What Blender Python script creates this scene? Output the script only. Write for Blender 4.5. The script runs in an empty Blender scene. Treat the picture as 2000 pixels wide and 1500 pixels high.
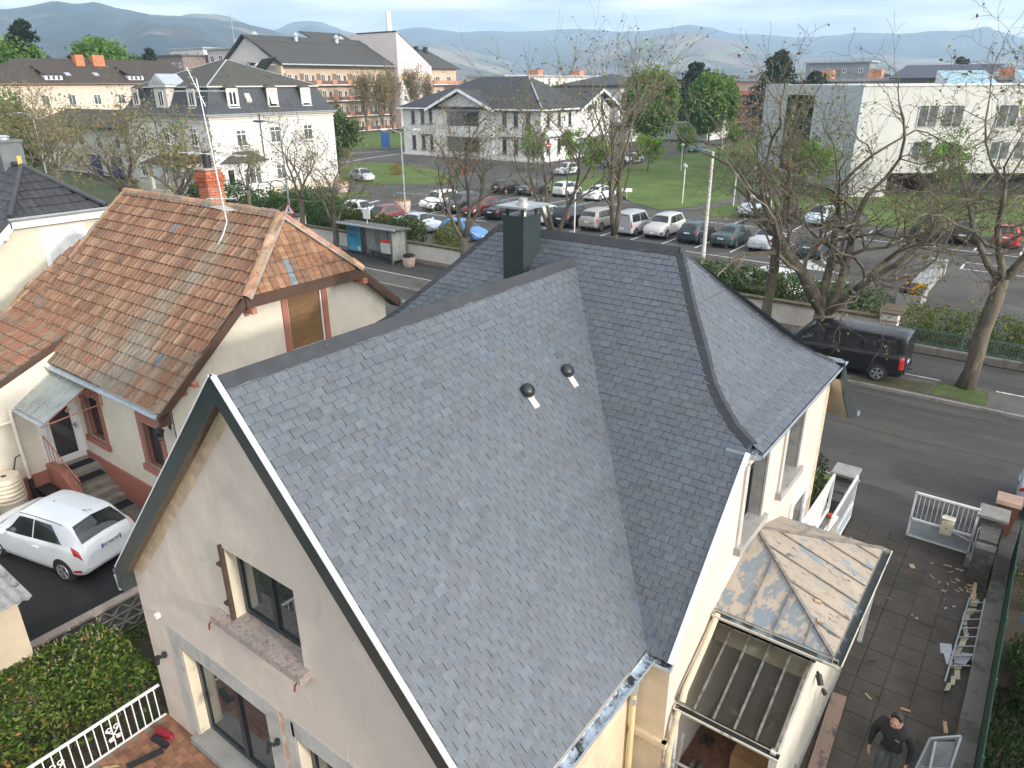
# Aerial view over a slate-roofed house in an Alsatian street.  x = along the street, y = across it, z = up (metres)
import bpy, bmesh, math, random
from mathutils import Vector, Matrix, noise
from mathutils.geometry import tessellate_polygon
R = math.radians
sc = bpy.context.scene
COL = sc.collection
rnd = random.Random(7)

# ------------------------------------------------------------------ camera
cam_d = bpy.data.cameras.new('camera'); cam = bpy.data.objects.new('camera', cam_d); COL.objects.link(cam)
cam_d.sensor_width = 36.0; cam_d.lens = 1411.0 / 2000.0 * 36.0
cam_d.clip_start = 0.1; cam_d.clip_end = 20000
YA = R(-36.95); PITCH = R(22.5); ROLL = R(-0.404)
def cam_matrix():
    c, s = math.cos(PITCH), math.sin(PITCH)
    Mv = Matrix(((1, 0, 0), (0, -s, -c), (0, c, -s)))
    cr, sr = math.cos(ROLL), math.sin(ROLL)
    Mv = Matrix(((cr, -sr, 0), (sr, cr, 0), (0, 0, 1))) @ Mv       # camera-yawed world -> camera (X right, Y down, Z forward)
    Yw = Matrix(((math.cos(YA), -math.sin(YA), 0), (math.sin(YA), math.cos(YA), 0), (0, 0, 1)))
    Mw = Mv @ Yw
    X, Y, Z = Mw[0], Mw[1], Mw[2]
    m = Matrix.Identity(4)
    for i in range(3):
        m[i][0] = X[i]; m[i][1] = -Y[i]; m[i][2] = -Z[i]
    m[2][3] = 11.0
    return m
cam.matrix_world = cam_matrix(); sc.camera = cam

# ------------------------------------------------------------------ light
SUN_EL, SUN_AZ = R(17.5), R(-6.5)                                   # azimuth measured from +x towards +y
sd = Vector((math.cos(SUN_EL) * math.cos(SUN_AZ), math.cos(SUN_EL) * math.sin(SUN_AZ), math.sin(SUN_EL)))
sun_d = bpy.data.lights.new('sun', 'SUN'); sun = bpy.data.objects.new('sun', sun_d); COL.objects.link(sun)
sun_d.energy = 2.3; sun_d.angle = R(2.5); sun_d.color = (1.0, 0.94, 0.86)
sun.rotation_euler = sd.to_track_quat('Z', 'Y').to_euler()

w = bpy.data.worlds.new('World'); sc.world = w; w.use_nodes = True
nt = w.node_tree; nt.nodes.clear(); N = nt.nodes.new; Lk = nt.links.new
out = N('ShaderNodeOutputWorld'); bg = N('ShaderNodeBackground'); sky = N('ShaderNodeTexSky')
sky.sky_type = 'NISHITA'; sky.sun_disc = False; sky.sun_elevation = SUN_EL
sky.sun_rotation = math.atan2(sd.x, sd.y); sky.dust_density = 1.5; sky.altitude = 200
tc = N('ShaderNodeTexCoord'); mp = N('ShaderNodeMapping'); mp.inputs['Scale'].default_value = (1.2, 1.2, 9.0)
no = N('ShaderNodeTexNoise'); no.inputs['Scale'].default_value = 2.6; no.inputs['Detail'].default_value = 7; no.inputs['Roughness'].default_value = .55
rp = N('ShaderNodeValToRGB'); rp.color_ramp.elements[0].position = .36; rp.color_ramp.elements[1].position = .62
rp.color_ramp.elements[0].color = (.50, .50, .50, 1); rp.color_ramp.elements[1].color = (.97, .97, .97, 1)
no2 = N('ShaderNodeTexNoise'); no2.inputs['Scale'].default_value = 5.0; no2.inputs['Detail'].default_value = 6
rp2 = N('ShaderNodeValToRGB'); rp2.color_ramp.elements[0].position = .35; rp2.color_ramp.elements[1].position = .7
rp2.color_ramp.elements[0].color = (4.8, 5.5, 6.5, 1); rp2.color_ramp.elements[1].color = (14.5, 14.6, 14.6, 1)
mx = N('ShaderNodeMixRGB'); bg.inputs['Strength'].default_value = 0.069
Lk(tc.outputs['Generated'], mp.inputs['Vector']); Lk(mp.outputs[0], no.inputs['Vector']); Lk(mp.outputs[0], no2.inputs['Vector'])
Lk(no.outputs['Fac'], rp.inputs[0]); Lk(no2.outputs['Fac'], rp2.inputs[0]); Lk(rp.outputs[0], mx.inputs[0])
Lk(sky.outputs[0], mx.inputs[1]); Lk(rp2.outputs[0], mx.inputs[2]); 
# thin cloud glows around the veiled sun
vd = N('ShaderNodeVectorMath'); vd.operation = 'DOT_PRODUCT'; vd.inputs[1].default_value = tuple(sd); Lk(tc.outputs['Generated'], vd.inputs[0])
gl = N('ShaderNodeMapRange'); gl.inputs[1].default_value = .15; gl.inputs[2].default_value = 1.0; gl.inputs[3].default_value = 0; gl.inputs[4].default_value = 1; gl.clamp = True
pw = N('ShaderNodeMath'); pw.operation = 'POWER'; pw.inputs[1].default_value = 1.8; cg = N('ShaderNodeMixRGB'); cg.blend_type = 'ADD'; cg.inputs[2].default_value = (28, 26.8, 25, 1)
Lk(vd.outputs['Value'], gl.inputs[0]); Lk(gl.outputs[0], pw.inputs[0]); Lk(pw.outputs[0], cg.inputs[0]); Lk(mx.outputs[0], cg.inputs[1]); Lk(cg.outputs[0], bg.inputs[0]); Lk(bg.outputs[0], out.inputs[0])
sc.view_settings.view_transform = 'Standard'; sc.view_settings.look = 'None'
sc.view_settings.exposure = .84; sc.view_settings.gamma = 1.0
sc.cycles.volume_bounces = 2

# ------------------------------------------------------------------ helpers
def set_props(o, label=None, cat=None, group=None, kind=None):
    if label: o['label'] = label
    if cat: o['category'] = cat
    if group: o['group'] = group
    if kind: o['kind'] = kind
    return o
LOC = {}
def thing(name, label, cat, loc=(0, 0, 0), group=None, rz=0):
    o = bpy.data.objects.new(name, None); COL.objects.link(o); o.location = loc; o.rotation_euler = (0, 0, rz)
    o.empty_display_size = .3
    LOC[o.name] = Vector(loc)
    return set_props(o, label, cat, group)
class MB:
    """collects geometry and links it as one mesh object"""
    def __init__(s): s.v = []; s.f = []; s.m = []; s.c = []; s.col = (1, 1, 1)
    def add(s, vs, fs, m=0):
        k = len(s.v); s.v.extend([tuple(p) for p in vs])
        for f in fs: s.f.append([k + i for i in f]); s.m.append(m); s.c.append(s.col)
    def poly(s, pts, m=0): s.add(pts, [list(range(len(pts)))], m)
    def box(s, x0, x1, y0, y1, z0, z1, m=0):
        s.add([(x0, y0, z0), (x1, y0, z0), (x1, y1, z0), (x0, y1, z0), (x0, y0, z1), (x1, y0, z1), (x1, y1, z1), (x0, y1, z1)],
              [(0, 3, 2, 1), (4, 5, 6, 7), (0, 1, 5, 4), (1, 2, 6, 5), (2, 3, 7, 6), (3, 0, 4, 7)], m)
    def obox(s, c, ax, ay, az, m=0):
        """box from centre and three half-axis vectors"""
        c, ax, ay, az = Vector(c), Vector(ax), Vector(ay), Vector(az)
        vs = [c + i * ax + j * ay + k * az for k in (-1, 1) for j in (-1, 1) for i in (-1, 1)]
        s.add(vs, [(0, 2, 3, 1), (4, 5, 7, 6), (0, 1, 5, 4), (1, 3, 7, 5), (3, 2, 6, 7), (2, 0, 4, 6)], m)
    def beam(s, a, b, wd, ht, m=0, up=(0, 0, 1)):
        a, b = Vector(a), Vector(b); d = b - a; L = d.length; d.normalize()
        sd_ = d.cross(Vector(up))
        if sd_.length < 1e-4: sd_ = d.cross(Vector((1, 0, 0)))
        sd_.normalize(); u = sd_.cross(d)
        s.obox((a + b) / 2, d * L / 2, sd_ * wd / 2, u * ht / 2, m)
    def tube(s, pts, r, n=8, m=0, cap=True):
        pts = [Vector(p) for p in pts]; rs = r if isinstance(r, (list, tuple)) else [r] * len(pts)
        k = len(s.v); ref = None
        for i, p in enumerate(pts):
            t = (pts[min(i + 1, len(pts) - 1)] - pts[max(i - 1, 0)])
            if t.length < 1e-9: t = Vector((0, 0, 1))
            t.normalize()
            if ref is None: ref = t.orthogonal().normalized()
            ref = (ref - t * ref.dot(t))
            if ref.length < 1e-6: ref = t.orthogonal()
            ref.normalize(); b = t.cross(ref)
            for j in range(n):
                a = 2 * math.pi * j / n
                s.v.append(tuple(p + rs[i] * (math.cos(a) * ref + math.sin(a) * b)))
        for i in range(len(pts) - 1):
            for j in range(n):
                j2 = (j + 1) % n
                s.f.append([k + i * n + j, k + i * n + j2, k + (i + 1) * n + j2, k + (i + 1) * n + j]); s.m.append(m); s.c.append(s.col)
        if cap:
            s.f.append([k + j for j in range(n)][::-1]); s.m.append(m); s.c.append(s.col)
            s.f.append([k + (len(pts) - 1) * n + j for j in range(n)]); s.m.append(m); s.c.append(s.col)
    def cyl(s, c, r, h, n=16, m=0, r2=None):
        c = Vector(c); s.tube([c, c + Vector((0, 0, h))], [r, r if r2 is None else r2], n, m)
    def lathe(s, c, prof, n=16, m=0):
        """prof: list of (radius, z)"""
        k = len(s.v); c = Vector(c)
        for r, z in prof:
            for j in range(n):
                a = 2 * math.pi * j / n; s.v.append((c.x + r * math.cos(a), c.y + r * math.sin(a), c.z + z))
        for i in range(len(prof) - 1):
            for j in range(n):
                j2 = (j + 1) % n
                s.f.append([k + i * n + j, k + i * n + j2, k + (i + 1) * n + j2, k + (i + 1) * n + j]); s.m.append(m); s.c.append(s.col)
        s.f.append([k + j for j in range(n)][::-1]); s.m.append(m); s.c.append(s.col)
        s.f.append([k + (len(prof) - 1) * n + j for j in range(n)]); s.m.append(m); s.c.append(s.col)
    def prism(s, pts, off, m=0):
        """closed polygon swept along vector off"""
        off = Vector(off); pts = [Vector(p) for p in pts]; n = len(pts)
        s.add(pts + [p + off for p in pts], [list(range(n))[::-1], list(range(n, 2 * n))] + [[i, (i + 1) % n, n + (i + 1) % n, n + i] for i in range(n)], m)
    def sphere(s, c, rx, ry=None, rz=None, n=10, m=0):
        ry = rx if ry is None else ry; rz = rx if rz is None else rz
        k = len(s.v); h = max(4, n // 2)
        for i in range(h + 1):
            th = math.pi * i / h
            for j in range(n):
                a = 2 * math.pi * j / n
                s.v.append((c[0] + rx * math.sin(th) * math.cos(a), c[1] + ry * math.sin(th) * math.sin(a), c[2] + rz * math.cos(th)))
        for i in range(h):
            for j in range(n):
                j2 = (j + 1) % n
                s.f.append([k + i * n + j, k + (i + 1) * n + j, k + (i + 1) * n + j2, k + i * n + j2]); s.m.append(m); s.c.append(s.col)
    def mesh(s, name, mats, off=None, smooth=False, colors=False):
        me = bpy.data.meshes.new(name)
        vs = s.v if off is None else [(a - off[0], b - off[1], c - off[2]) for a, b, c in s.v]
        me.from_pydata(vs, [], s.f)
        for mt in (mats if isinstance(mats, (list, tuple)) else [mats]): me.materials.append(mt)
        if any(s.m): me.polygons.foreach_set('material_index', s.m)
        if colors:
            at = me.color_attributes.new('tint', 'FLOAT_COLOR', 'CORNER'); buf = []
            for f, c in zip(s.f, s.c): buf.extend(((c[0], c[1], c[2], 1.0) * len(f)))
            at.data.foreach_set('color', buf)
        if smooth: me.polygons.foreach_set('use_smooth', [True] * len(me.polygons))
        me.update(); return me
    def build(s, name, mats, parent=None, smooth=False, colors=False, world=True, auto=None, **kw):
        off = None
        if parent is not None and world: off = LOC.get(parent.name)
        me = s.mesh(name, mats, off, smooth, colors)
        if auto is not None:
            me.polygons.foreach_set('use_smooth', [True] * len(me.polygons))
            me.set_sharp_from_angle(angle=R(auto))
        o = bpy.data.objects.new(name, me); COL.objects.link(o)
        if parent is not None: o.parent = parent; LOC[o.name] = LOC.get(parent.name, Vector((0, 0, 0)))
        return set_props(o, **kw)
def copy_tree(o, parent=None, color=None):
    c = o.copy(); COL.objects.link(c)
    if parent is not None: c.parent = parent
    if color is not None and c.type == 'MESH': c.color = (*color, 1)
    for ch in o.children: copy_tree(ch, c, color)
    return c
def paint(o, color):
    if o.type == 'MESH': o.color = (*color, 1)
    for ch in o.children: paint(ch, color)
def wall(mb, outline, holes, org, ex, ez, m=0, reveal=None, mr=0):
    """flat wall from a 2-D outline with holes cut; reveal = inward vector for the sides of the openings"""
    org, ex, ez = Vector(org), Vector(ex), Vector(ez)
    loops = [[Vector((a, b, 0)) for a, b in outline]] + [[Vector((a, b, 0)) for a, b in h] for h in holes]
    flat = [p for l in loops for p in l]
    tris = tessellate_polygon(loops)
    mb.add([org + p.x * ex + p.y * ez for p in flat], [list(t) for t in tris], m)
    if reveal is not None:
        rv = Vector(reveal)
        for h in holes:
            P = [org + a * ex + b * ez for a, b in h]
            n = len(P)
            for i in range(n): mb.poly([P[i], P[(i + 1) % n], P[(i + 1) % n] + rv, P[i] + rv], mr)
def rect(a0, a1, b0, b1): return [(a0, b0), (a1, b0), (a1, b1), (a0, b1)]

# ------------------------------------------------------------------ materials
MATS = {}
def M(name, col, rough=.8, var=.12, scale=3., bump=0., bscale=40., metal=0., spec=.5, col2=None, stretch=None, tint=False, objcol=False, detail=6, ramp=(.35, .65)):
    """procedural material: noise between two colours, optional bump, per-face tint attribute or object colour"""
    if name in MATS: return MATS[name]
    m = bpy.data.materials.new(name); m.use_nodes = True; t = m.node_tree; b = t.nodes['Principled BSDF']
    n = t.nodes.new; l = t.links.new
    c1 = tuple(max(0, x * (1 - var)) for x in col); c2 = tuple(min(1, x * (1 + var)) for x in col) if col2 is None else col2
    if col2 is not None: c1 = col
    tcn = n('ShaderNodeTexCoord'); vec = tcn.outputs['Object']
    if stretch:
        mpn = n('ShaderNodeMapping'); mpn.inputs['Scale'].default_value = stretch; l(vec, mpn.inputs[0]); vec = mpn.outputs[0]
    nz = n('ShaderNodeTexNoise'); nz.inputs['Scale'].default_value = scale; nz.inputs['Detail'].default_value = detail; nz.inputs['Roughness'].default_value = .6
    l(vec, nz.inputs['Vector'])
    cr = n('ShaderNodeValToRGB'); cr.color_ramp.elements[0].position = ramp[0]; cr.color_ramp.elements[1].position = ramp[1]
    cr.color_ramp.elements[0].color = (*c1, 1); cr.color_ramp.elements[1].color = (*c2, 1)
    l(nz.outputs['Fac'], cr.inputs[0]); cout = cr.outputs[0]
    if tint:
        at = n('ShaderNodeAttribute'); at.attribute_name = 'tint'
        mu = n('ShaderNodeMixRGB'); mu.blend_type = 'MULTIPLY'; mu.inputs[0].default_value = 1
        l(cout, mu.inputs[1]); l(at.outputs['Color'], mu.inputs[2]); cout = mu.outputs[0]
    if objcol:
        oi = n('ShaderNodeObjectInfo'); mu = n('ShaderNodeMixRGB'); mu.blend_type = 'MULTIPLY'; mu.inputs[0].default_value = 1
        l(cout, mu.inputs[1]); l(oi.outputs['Color'], mu.inputs[2]); cout = mu.outputs[0]
    l(cout, b.inputs['Base Color'])
    b.inputs['Roughness'].default_value = rough; b.inputs['Metallic'].default_value = metal
    b.inputs['Specular IOR Level'].default_value = spec
    if bump:
        bn = n('ShaderNodeBump'); bn.inputs['Strength'].default_value = bump; bn.inputs['Distance'].default_value = .02
        nb = n('ShaderNodeTexNoise'); nb.inputs['Scale'].default_value = bscale; nb.inputs['Detail'].default_value = 5
        l(vec, nb.inputs['Vector']); l(nb.outputs['Fac'], bn.inputs['Height']); l(bn.outputs[0], b.inputs['Normal'])
    MATS[name] = m; return m
def glass(name, col=(.02, .025, .03), rough=.05):
    return M(name, col, rough=rough, var=.1, spec=.8)
def layered(name, base, layers, rough=.85, bump=0., bscale=30., spec=.4):
    """stack of noise-masked colours: layers = (colour, scale, lo, hi, stretch)"""
    if name in MATS: return MATS[name]
    m = M(name, base, rough=rough, var=.08, scale=2.0, bump=bump, bscale=bscale, spec=spec)
    t = m.node_tree; b = t.nodes['Principled BSDF']; n = t.nodes.new; l = t.links.new
    cout = b.inputs['Base Color'].links[0].from_socket
    for i, (c, s, lo, hi, st) in enumerate(layers):
        tcn = n('ShaderNodeTexCoord'); mpn = n('ShaderNodeMapping'); mpn.inputs['Scale'].default_value = st or (1, 1, 1); mpn.inputs['Location'].default_value = (i * 7.3, i * 3.1, i * 1.7)
        nz = n('ShaderNodeTexNoise'); nz.inputs['Scale'].default_value = s; nz.inputs['Detail'].default_value = 8; nz.inputs['Roughness'].default_value = .62
        rr = n('ShaderNodeMapRange'); rr.inputs[1].default_value = lo; rr.inputs[2].default_value = hi; rr.inputs[3].default_value = 0; rr.inputs[4].default_value = 1; rr.clamp = True
        mu = n('ShaderNodeMixRGB')
        l(tcn.outputs['Object'], mpn.inputs[0]); l(mpn.outputs[0], nz.inputs['Vector']); l(nz.outputs['Fac'], rr.inputs[0]); l(rr.outputs[0], mu.inputs[0])
        l(cout, mu.inputs[1]); mu.inputs[2].default_value = (*c, 1); cout = mu.outputs[0]
    l(cout, b.inputs['Base Color']); return m

SLATE = M('slate', (.074, .086, .103), rough=.38, var=.18, scale=9, bump=.25, bscale=35, tint=True, spec=.95)
ZINC = M('zinc', (.52, .56, .60), rough=.38, var=.12, scale=6, metal=.55)
WHITE_ZINC = M('bright_zinc', (.80, .82, .84), rough=.45, var=.06, scale=5, metal=.15)
RIDGE = M('lead_ridge', (.044, .047, .053), rough=.55, var=.15, scale=4, spec=.25)
DGREEN = M('dark_green_metal', (.028, .040, .040), rough=.33, var=.08, scale=2)
ANTHRA = M('anthracite_frame', (.022, .028, .032), rough=.35, var=.1)
GLASS = glass('window_glass')
def G_mirror(): 
    return M('reflecting_glass', (.035, .045, .05), rough=.03, var=.2, spec=1.0)
WHITE_P = M('white_paint', (.78, .78, .77), rough=.5, var=.05)
WHITE_W = M('white_wall', (.64, .62, .59), rough=.85, var=.04, scale=.6, bump=.08)
CREAM = layered('cream_render', (.70, .64, .53), [((.60, .54, .44), 1.2, .55, .75, None)], bump=.12, bscale=60)
BLACKR = M('black_rubber', (.02, .02, .022), rough=.7)
STEEL = M('galvanised_steel', (.45, .47, .48), rough=.42, metal=.6, var=.12)
CONC = layered('concrete', (.30, .29, .27), [((.20, .195, .18), 1.5, .5, .7, None), ((.10, .11, .07), 3.0, .62, .75, None)], bump=.25)
WOOD = M('bare_wood', (.42, .29, .17), rough=.7, var=.2, scale=4, stretch=(1, 6, 6))

# ------------------------------------------------------------------ the setting: ground, roads, lawns
ASPH = layered('asphalt', (.070, .066, .061), [((.042, .042, .044), .35, .36, .74, (.6, 2.2, 1)), ((.085, .081, .076), .5, .48, .78, (.4, 2.5, 1)), ((.045, .044, .043), 1.6, .60, .64, (.35, 1.6, 1)), ((.10, .098, .092), 55, .62, .78, None)], rough=.88, bump=.25, bscale=90)
ASPH2 = layered('parking_asphalt', (.080, .075, .069), [((.052, .050, .049), .16, .46, .60, None), ((.105, .100, .094), .3, .55, .7, None), ((.115, .112, .105), 45, .64, .8, None)], rough=.9, bump=.2, bscale=80)
ASPHD = layered('yard_asphalt', (.018, .018, .019), [((.035, .034, .033), 1.2, .58, .72, None), ((.06, .06, .058), 3., .68, .78, (1, 3, 1))], rough=.85, bump=.2, bscale=90)
PAVE = layered('pavement', (.105, .098, .090), [((.065, .060, .055), .9, .5, .66, None), ((.085, .09, .055), 1.6, .62, .75, None)], rough=.9, bump=.2, bscale=60)
GRASS = layered('grass', (.090, .145, .026), [((.060, .105, .018), .25, .42, .6, None), ((.13, .165, .035), 1.3, .52, .7, None), ((.10, .085, .04), 2.2, .66, .8, None)], rough=.95, bump=.6, bscale=30)
SOIL = layered('soil', (.060, .046, .032), [((.030, .042, .014), 1.5, .5, .62, None)], rough=.95, bump=.5)
LINE = layered('road_paint', (.62, .62, .60), [((.16, .155, .15), 9, .52, .66, None)], rough=.8)
KERB = layered('kerb_stone', (.24, .225, .20), [((.13, .125, .11), 2.5, .5, .7, None), ((.10, .11, .05), 3.5, .6, .72, None)], bump=.2)

def sheet(name, mat, polys, z, **kw):
    mb = MB()
    for p in polys: mb.poly([(x, y, z) for x, y in p])
    return mb.build(name, mat, kind='structure', **kw)
def rc(x0, x1, y0, y1): return [(x0, y0), (x1, y0), (x1, y1), (x0, y1)]
FAR = layered('far_ground', (.075, .070, .058), [((.055, .085, .025), .006, .45, .55, None), ((.10, .09, .07), .02, .5, .6, None)], rough=.95)
g = 4600
sheet('ground', FAR, [rc(-g, -15.3, -g, g), rc(-3.7, g, -g, g), rc(-15.3, -3.7, 8, g), rc(-15.3, -3.7, -g, -14)], -.16)
sheet('garden_ground', SOIL, [rc(-15.32, -3.6, -14.2, 8.2)], -.72)
TERR = M('terrace_tile_base', (.20, .10, .06))
# terrace of brown clay tiles, each tile with its own tint
mb = MB(); TS = .245
for i in range(36):
    for j in range(40):
        x0 = -12.18 + i * TS; y1 = 4.55 - j * TS * .52
        sh = rnd.uniform(.7, 1.25); k = rnd.random()
        mb.col = (sh, sh * (1 if k < .8 else .85), sh * (1 if k < .8 else 1.1))
        off = (j % 2) * TS * .5
        mb.box(x0 + off, x0 + off + TS - .012, y1 - TS * .52 + .01, y1, -.70, -.695 + rnd.uniform(0, .003))
TILE_M = layered('terrace_tile', (.30, .145, .075), [((.20, .11, .075), 3, .5, .68, None), ((.42, .36, .30), 2.2, .66, .8, None)], rough=.75, bump=.1)
m_t = M('terrace_tile2', (.27, .130, .070), rough=.7, var=.25, scale=5, tint=True, bump=.1)
mb.build('terrace', m_t, kind='structure', colors=True)
sheet('terrace_bed', M('terrace_joint', (.22, .18, .14), rough=.95), [rc(-12.22, -3.65, -14, 4.56)], -.703)
sheet('yard', ASPHD, [rc(-60, -15.3, -14, 19.2)], 0.0)
sheet('yard_entry', layered('yard_concrete', (.17, .155, .135), [((.10, .09, .08), 1.5, .5, .65, None)]), [[(-21.6, 6.0), (-18.3, 6.4), (-15.5, 6.9), (-15.5, 7.9), (-21.6, 7.9)]], .004)
# driveway of square concrete slabs
mb = MB(); SL = .5
for i in range(10):
    for j in range(66):
        x0 = -4.2 + i * SL + rnd.uniform(-.004, .004); y0 = -14 + j * SL + rnd.uniform(-.004, .004)
        sh = rnd.uniform(.88, 1.1); mb.col = (sh, sh, sh * rnd.uniform(.96, 1.02))
        zz = rnd.uniform(0, .004)
        mb.box(x0, x0 + SL - .012, y0, y0 + SL - .012, -.05, .004 + zz)
m_d = layered('driveway_slab', (.072, .062, .052), [((.045, .040, .032), .8, .45, .65, None), ((.105, .095, .082), 1.7, .6, .75, None), ((.055, .065, .025), 1.1, .64, .76, None), ((.13, .12, .11), 60, .66, .8, None)], rough=.92, bump=.35, bscale=70)
mb.build('driveway', m_d, kind='structure')
sheet('driveway_bed', M('joint_soil', (.045, .042, .03), rough=1.), [rc(-3.7, .8, -14, 19.0)], -.012)
sheet('garden_lawn', SOIL, [rc(.8, 60, -14, 14.4)], .0)
sheet('garden_bed', SOIL, [rc(.8, 60, 14.4, 19.3)], -.002)
# street
sheet('road', ASPH, [rc(-400, 400, 21.3, 29.35)], -.10)
sheet('near_pavement', ASPH, [rc(-400, 400, 19.0, 21.2)], .0)
sheet('front_garden', SOIL, [rc(-15.2, -3.2, 15.6, 19.2)], .004)
sheet('front_grass', GRASS, [[(-12, 19.35), (-3.3, 19.35), (-3.2, 20.9), (-4.2, 21.15), (-12, 21.15)]], .006)
mb = MB(); x = -120
while x < 60:
    L_ = 1.0; drop = -.06 if -3.1 < x < 1.2 else 0
    mb.box(x + .006, x + L_ - .006, 21.15, 21.3, -.2, .01 + drop); mb.box(x + .006, x + L_ - .006, 29.35, 29.5, -.2, .02)
    x += L_
mb.build('kerb', KERB, kind='structure')
sheet('far_pavement', PAVE, [rc(-400, 400, 29.5, 34.45)], .0)
sheet('footway', ASPH, [rc(-400, 400, 31.6, 34.4)], .005)
def dashes(segs, z, wd):
    mb = MB()
    for (x0, y0), (x1, y1) in segs:
        d = Vector((x1 - x0, y1 - y0)).normalized(); n = Vector((-d.y, d.x)) * wd / 2
        mb.poly([(x0 + n.x, y0 + n.y, z), (x1 + n.x, y1 + n.y, z), (x1 - n.x, y1 - n.y, z), (x0 - n.x, y0 - n.y, z)][::-1])
    return mb
dashes([((-200, 31.5), (-8.2, 31.5)), ((-5.9, 31.5), (-2.35, 31.5)), ((-.45, 31.5), (7.0, 31.5)), ((9, 31.5), (80, 31.5))], .012, .1).build('lane_line', LINE, kind='structure')
TREE_U = [-1.46, -7.0, -9.6, -17.35, -20.66, -26.96, -38.2, -39.9, -47.1]
sheet('tree_pit', layered('pit_grass', (.055, .085, .018), [((.10, .13, .03), 2.5, .5, .65, None), ((.07, .05, .035), 2, .55, .68, None)], bump=.5),
      [[(u - 1.05, 29.75), (u + .85, 29.7), (u + .8, 31.2), (u - .9, 31.35)] for u in TREE_U], .016)
sheet('mossy_verge', layered('moss', (.05, .055, .02), [((.075, .055, .03), 2.5, .45, .6, None), ((.07, .11, .02), 3, .58, .7, None)], bump=.4), [[(-5.5, 29.6), (-2.6, 29.7), (-2.5, 31.0), (-4.2, 30.6)]], .008)
# car park
sheet('car_park', ASPH2, [rc(-64, 60, 34.6, 67.0), rc(-64, -50.5, 67.0, 130), rc(-130, -64, 74, 98)], -.01)
sheet('approach_road', ASPH2, [[(-130, 60), (-60, 36), (-50, 60), (-60, 100), (-100, 104), (-140, 120)]], -.014)
segs = []
for u in [-52.5, -49.9, -47.3, -44.7, -42.1, -36.9, -34.3, -31.7, -28.9, -26.2, -23.6, -21, -18.4, -15.6]:
    segs.append(((u + .35, 49.6), (u + .35, 55.3)))
segs += [((-58, 49.6), (-40, 49.6)), ((-36, 55.4), (-15.3, 55.4)), ((-27.4, 60.2), (-20, 60.2)), ((-24.4, 48.4), (-9.5, 47.6)), ((-14.6, 47.8), (-13.2, 52.6)),
         ((-13.1, 47.7), (-12.6, 51.6)), ((-12.5, 51.6), (-10.4, 47.5)), ((-6.8, 58.7), (-6.6, 63.2)), ((-4.3, 60), (-4.2, 64.3)), ((-1.6, 60), (-1.5, 64)), ((-11.6, 60.3), (-11.8, 64)), ((-9.2, 59.8), (-9.3, 64)),
         ((-4.4, 53.3), (14, 53.0)), ((-4.3, 53.3), (-4.3, 55.5)), ((-4.3, 55.5), (14, 54.8)), ((-8.6, 48.3), (-7.8, 47.5)), ((-7.8, 47.5), (-8.1, 46.2)), ((-11.2, 44.9), (-9.0, 45.7)), ((-20, 60.2), (14, 58.6)),
         ((-46.5, 60.2), (-46.3, 65)), ((-43.9, 60), (-43.7, 65)), ((-41.2, 60), (-41, 65)), ((-38.4, 60), (-38.2, 65)), ((-35.6, 60), (-35.4, 65)),
         ((-17, 60.2), (-17, 64)), ((-14.4, 60.2), (-14.4, 64)), ((-22, 60.3), (-22, 65)), ((-60, 58), (-54, 59.5)), ((-60, 44), (-52, 45.5))]
r_ = random.Random(3)
def crack(x0, x1, y):
    p = [(x0 + (x1 - x0) * i / 30, y + .05 * math.sin(i * .5) + r_.uniform(-.04, .04)) for i in range(31)]; return list(zip(p, p[1:]))
dashes(crack(-14, 4, 28.5) + crack(-9, 2, 28.15) + crack(-6, 6, 25.4), -.096, .03).build('road_crack', M('tar', (.018, .018, .018), rough=.6), kind='structure')
dashes(segs, .004, .13).build('parking_line', LINE, kind='structure')
dashes([((-91, 77), (-93.5, 86)), ((-93.5, 86), (-95, 94)), ((-104, 88), (-99, 100)), ((-56, 49.5), (-57, 53))], .0, .35).build('road_marking', LINE, kind='structure')
dashes([((-12.7 - .25 * i, 48.0 + .35 * i), (-11.0 - .3 * i, 48.0 + .35 * i)) for i in range(6)] + [((-46 + .55 * i, 46.0), (-45.2 + .55 * i, 47.6)) for i in range(6)], .004, .28).build('hatch_marking', LINE, kind='structure')
# lawns, with a rim that bulges a little
sheet('lawn', GRASS, [[(-51, 66.5), (-44, 70), (-38.5, 71), (-34.8, 66.4), (-30.2, 63.6), (-28.6, 67.2), (-26.9, 81), (-28, 120), (-53, 120)],
                      [(-27.2, 66), (-25.2, 62.5), (-20, 66.3), (60, 64.6), (60, 100), (-26.2, 100), (-26.3, 82)],
                      [(-84, 68), (-89, 79), (-83.6, 81.5), (-74, 79), (-63.3, 72.5), (-60.6, 67.5), (-63.6, 64), (-68, 62), (-74, 61.5)],
                      [(-64.7, 50.6), (-63.6, 57.7), (-60.5, 54.9), (-61.5, 48.4)], [(-150, 124), (-143, 144), (-104, 104), (-109, 94.5)],
                      [(-53, 121), (-28, 121), (-30, 190), (-60, 190)], [(-170, 110), (-120, 92), (-104, 88), (-112, 84), (-170, 100)]], .02)
sheet('path', PAVE, [[(-53, 98.2), (-27, 110.5), (-27, 112), (-53, 99.8)], [(-29.2, 64.2), (-27.2, 65.5), (-25.4, 76), (-22, 92), (-24, 92), (-27.4, 78), (-28.4, 67.5)], [(-60, 144), (-40, 134), (-40, 136), (-60, 146.5)]], .026)

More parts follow.
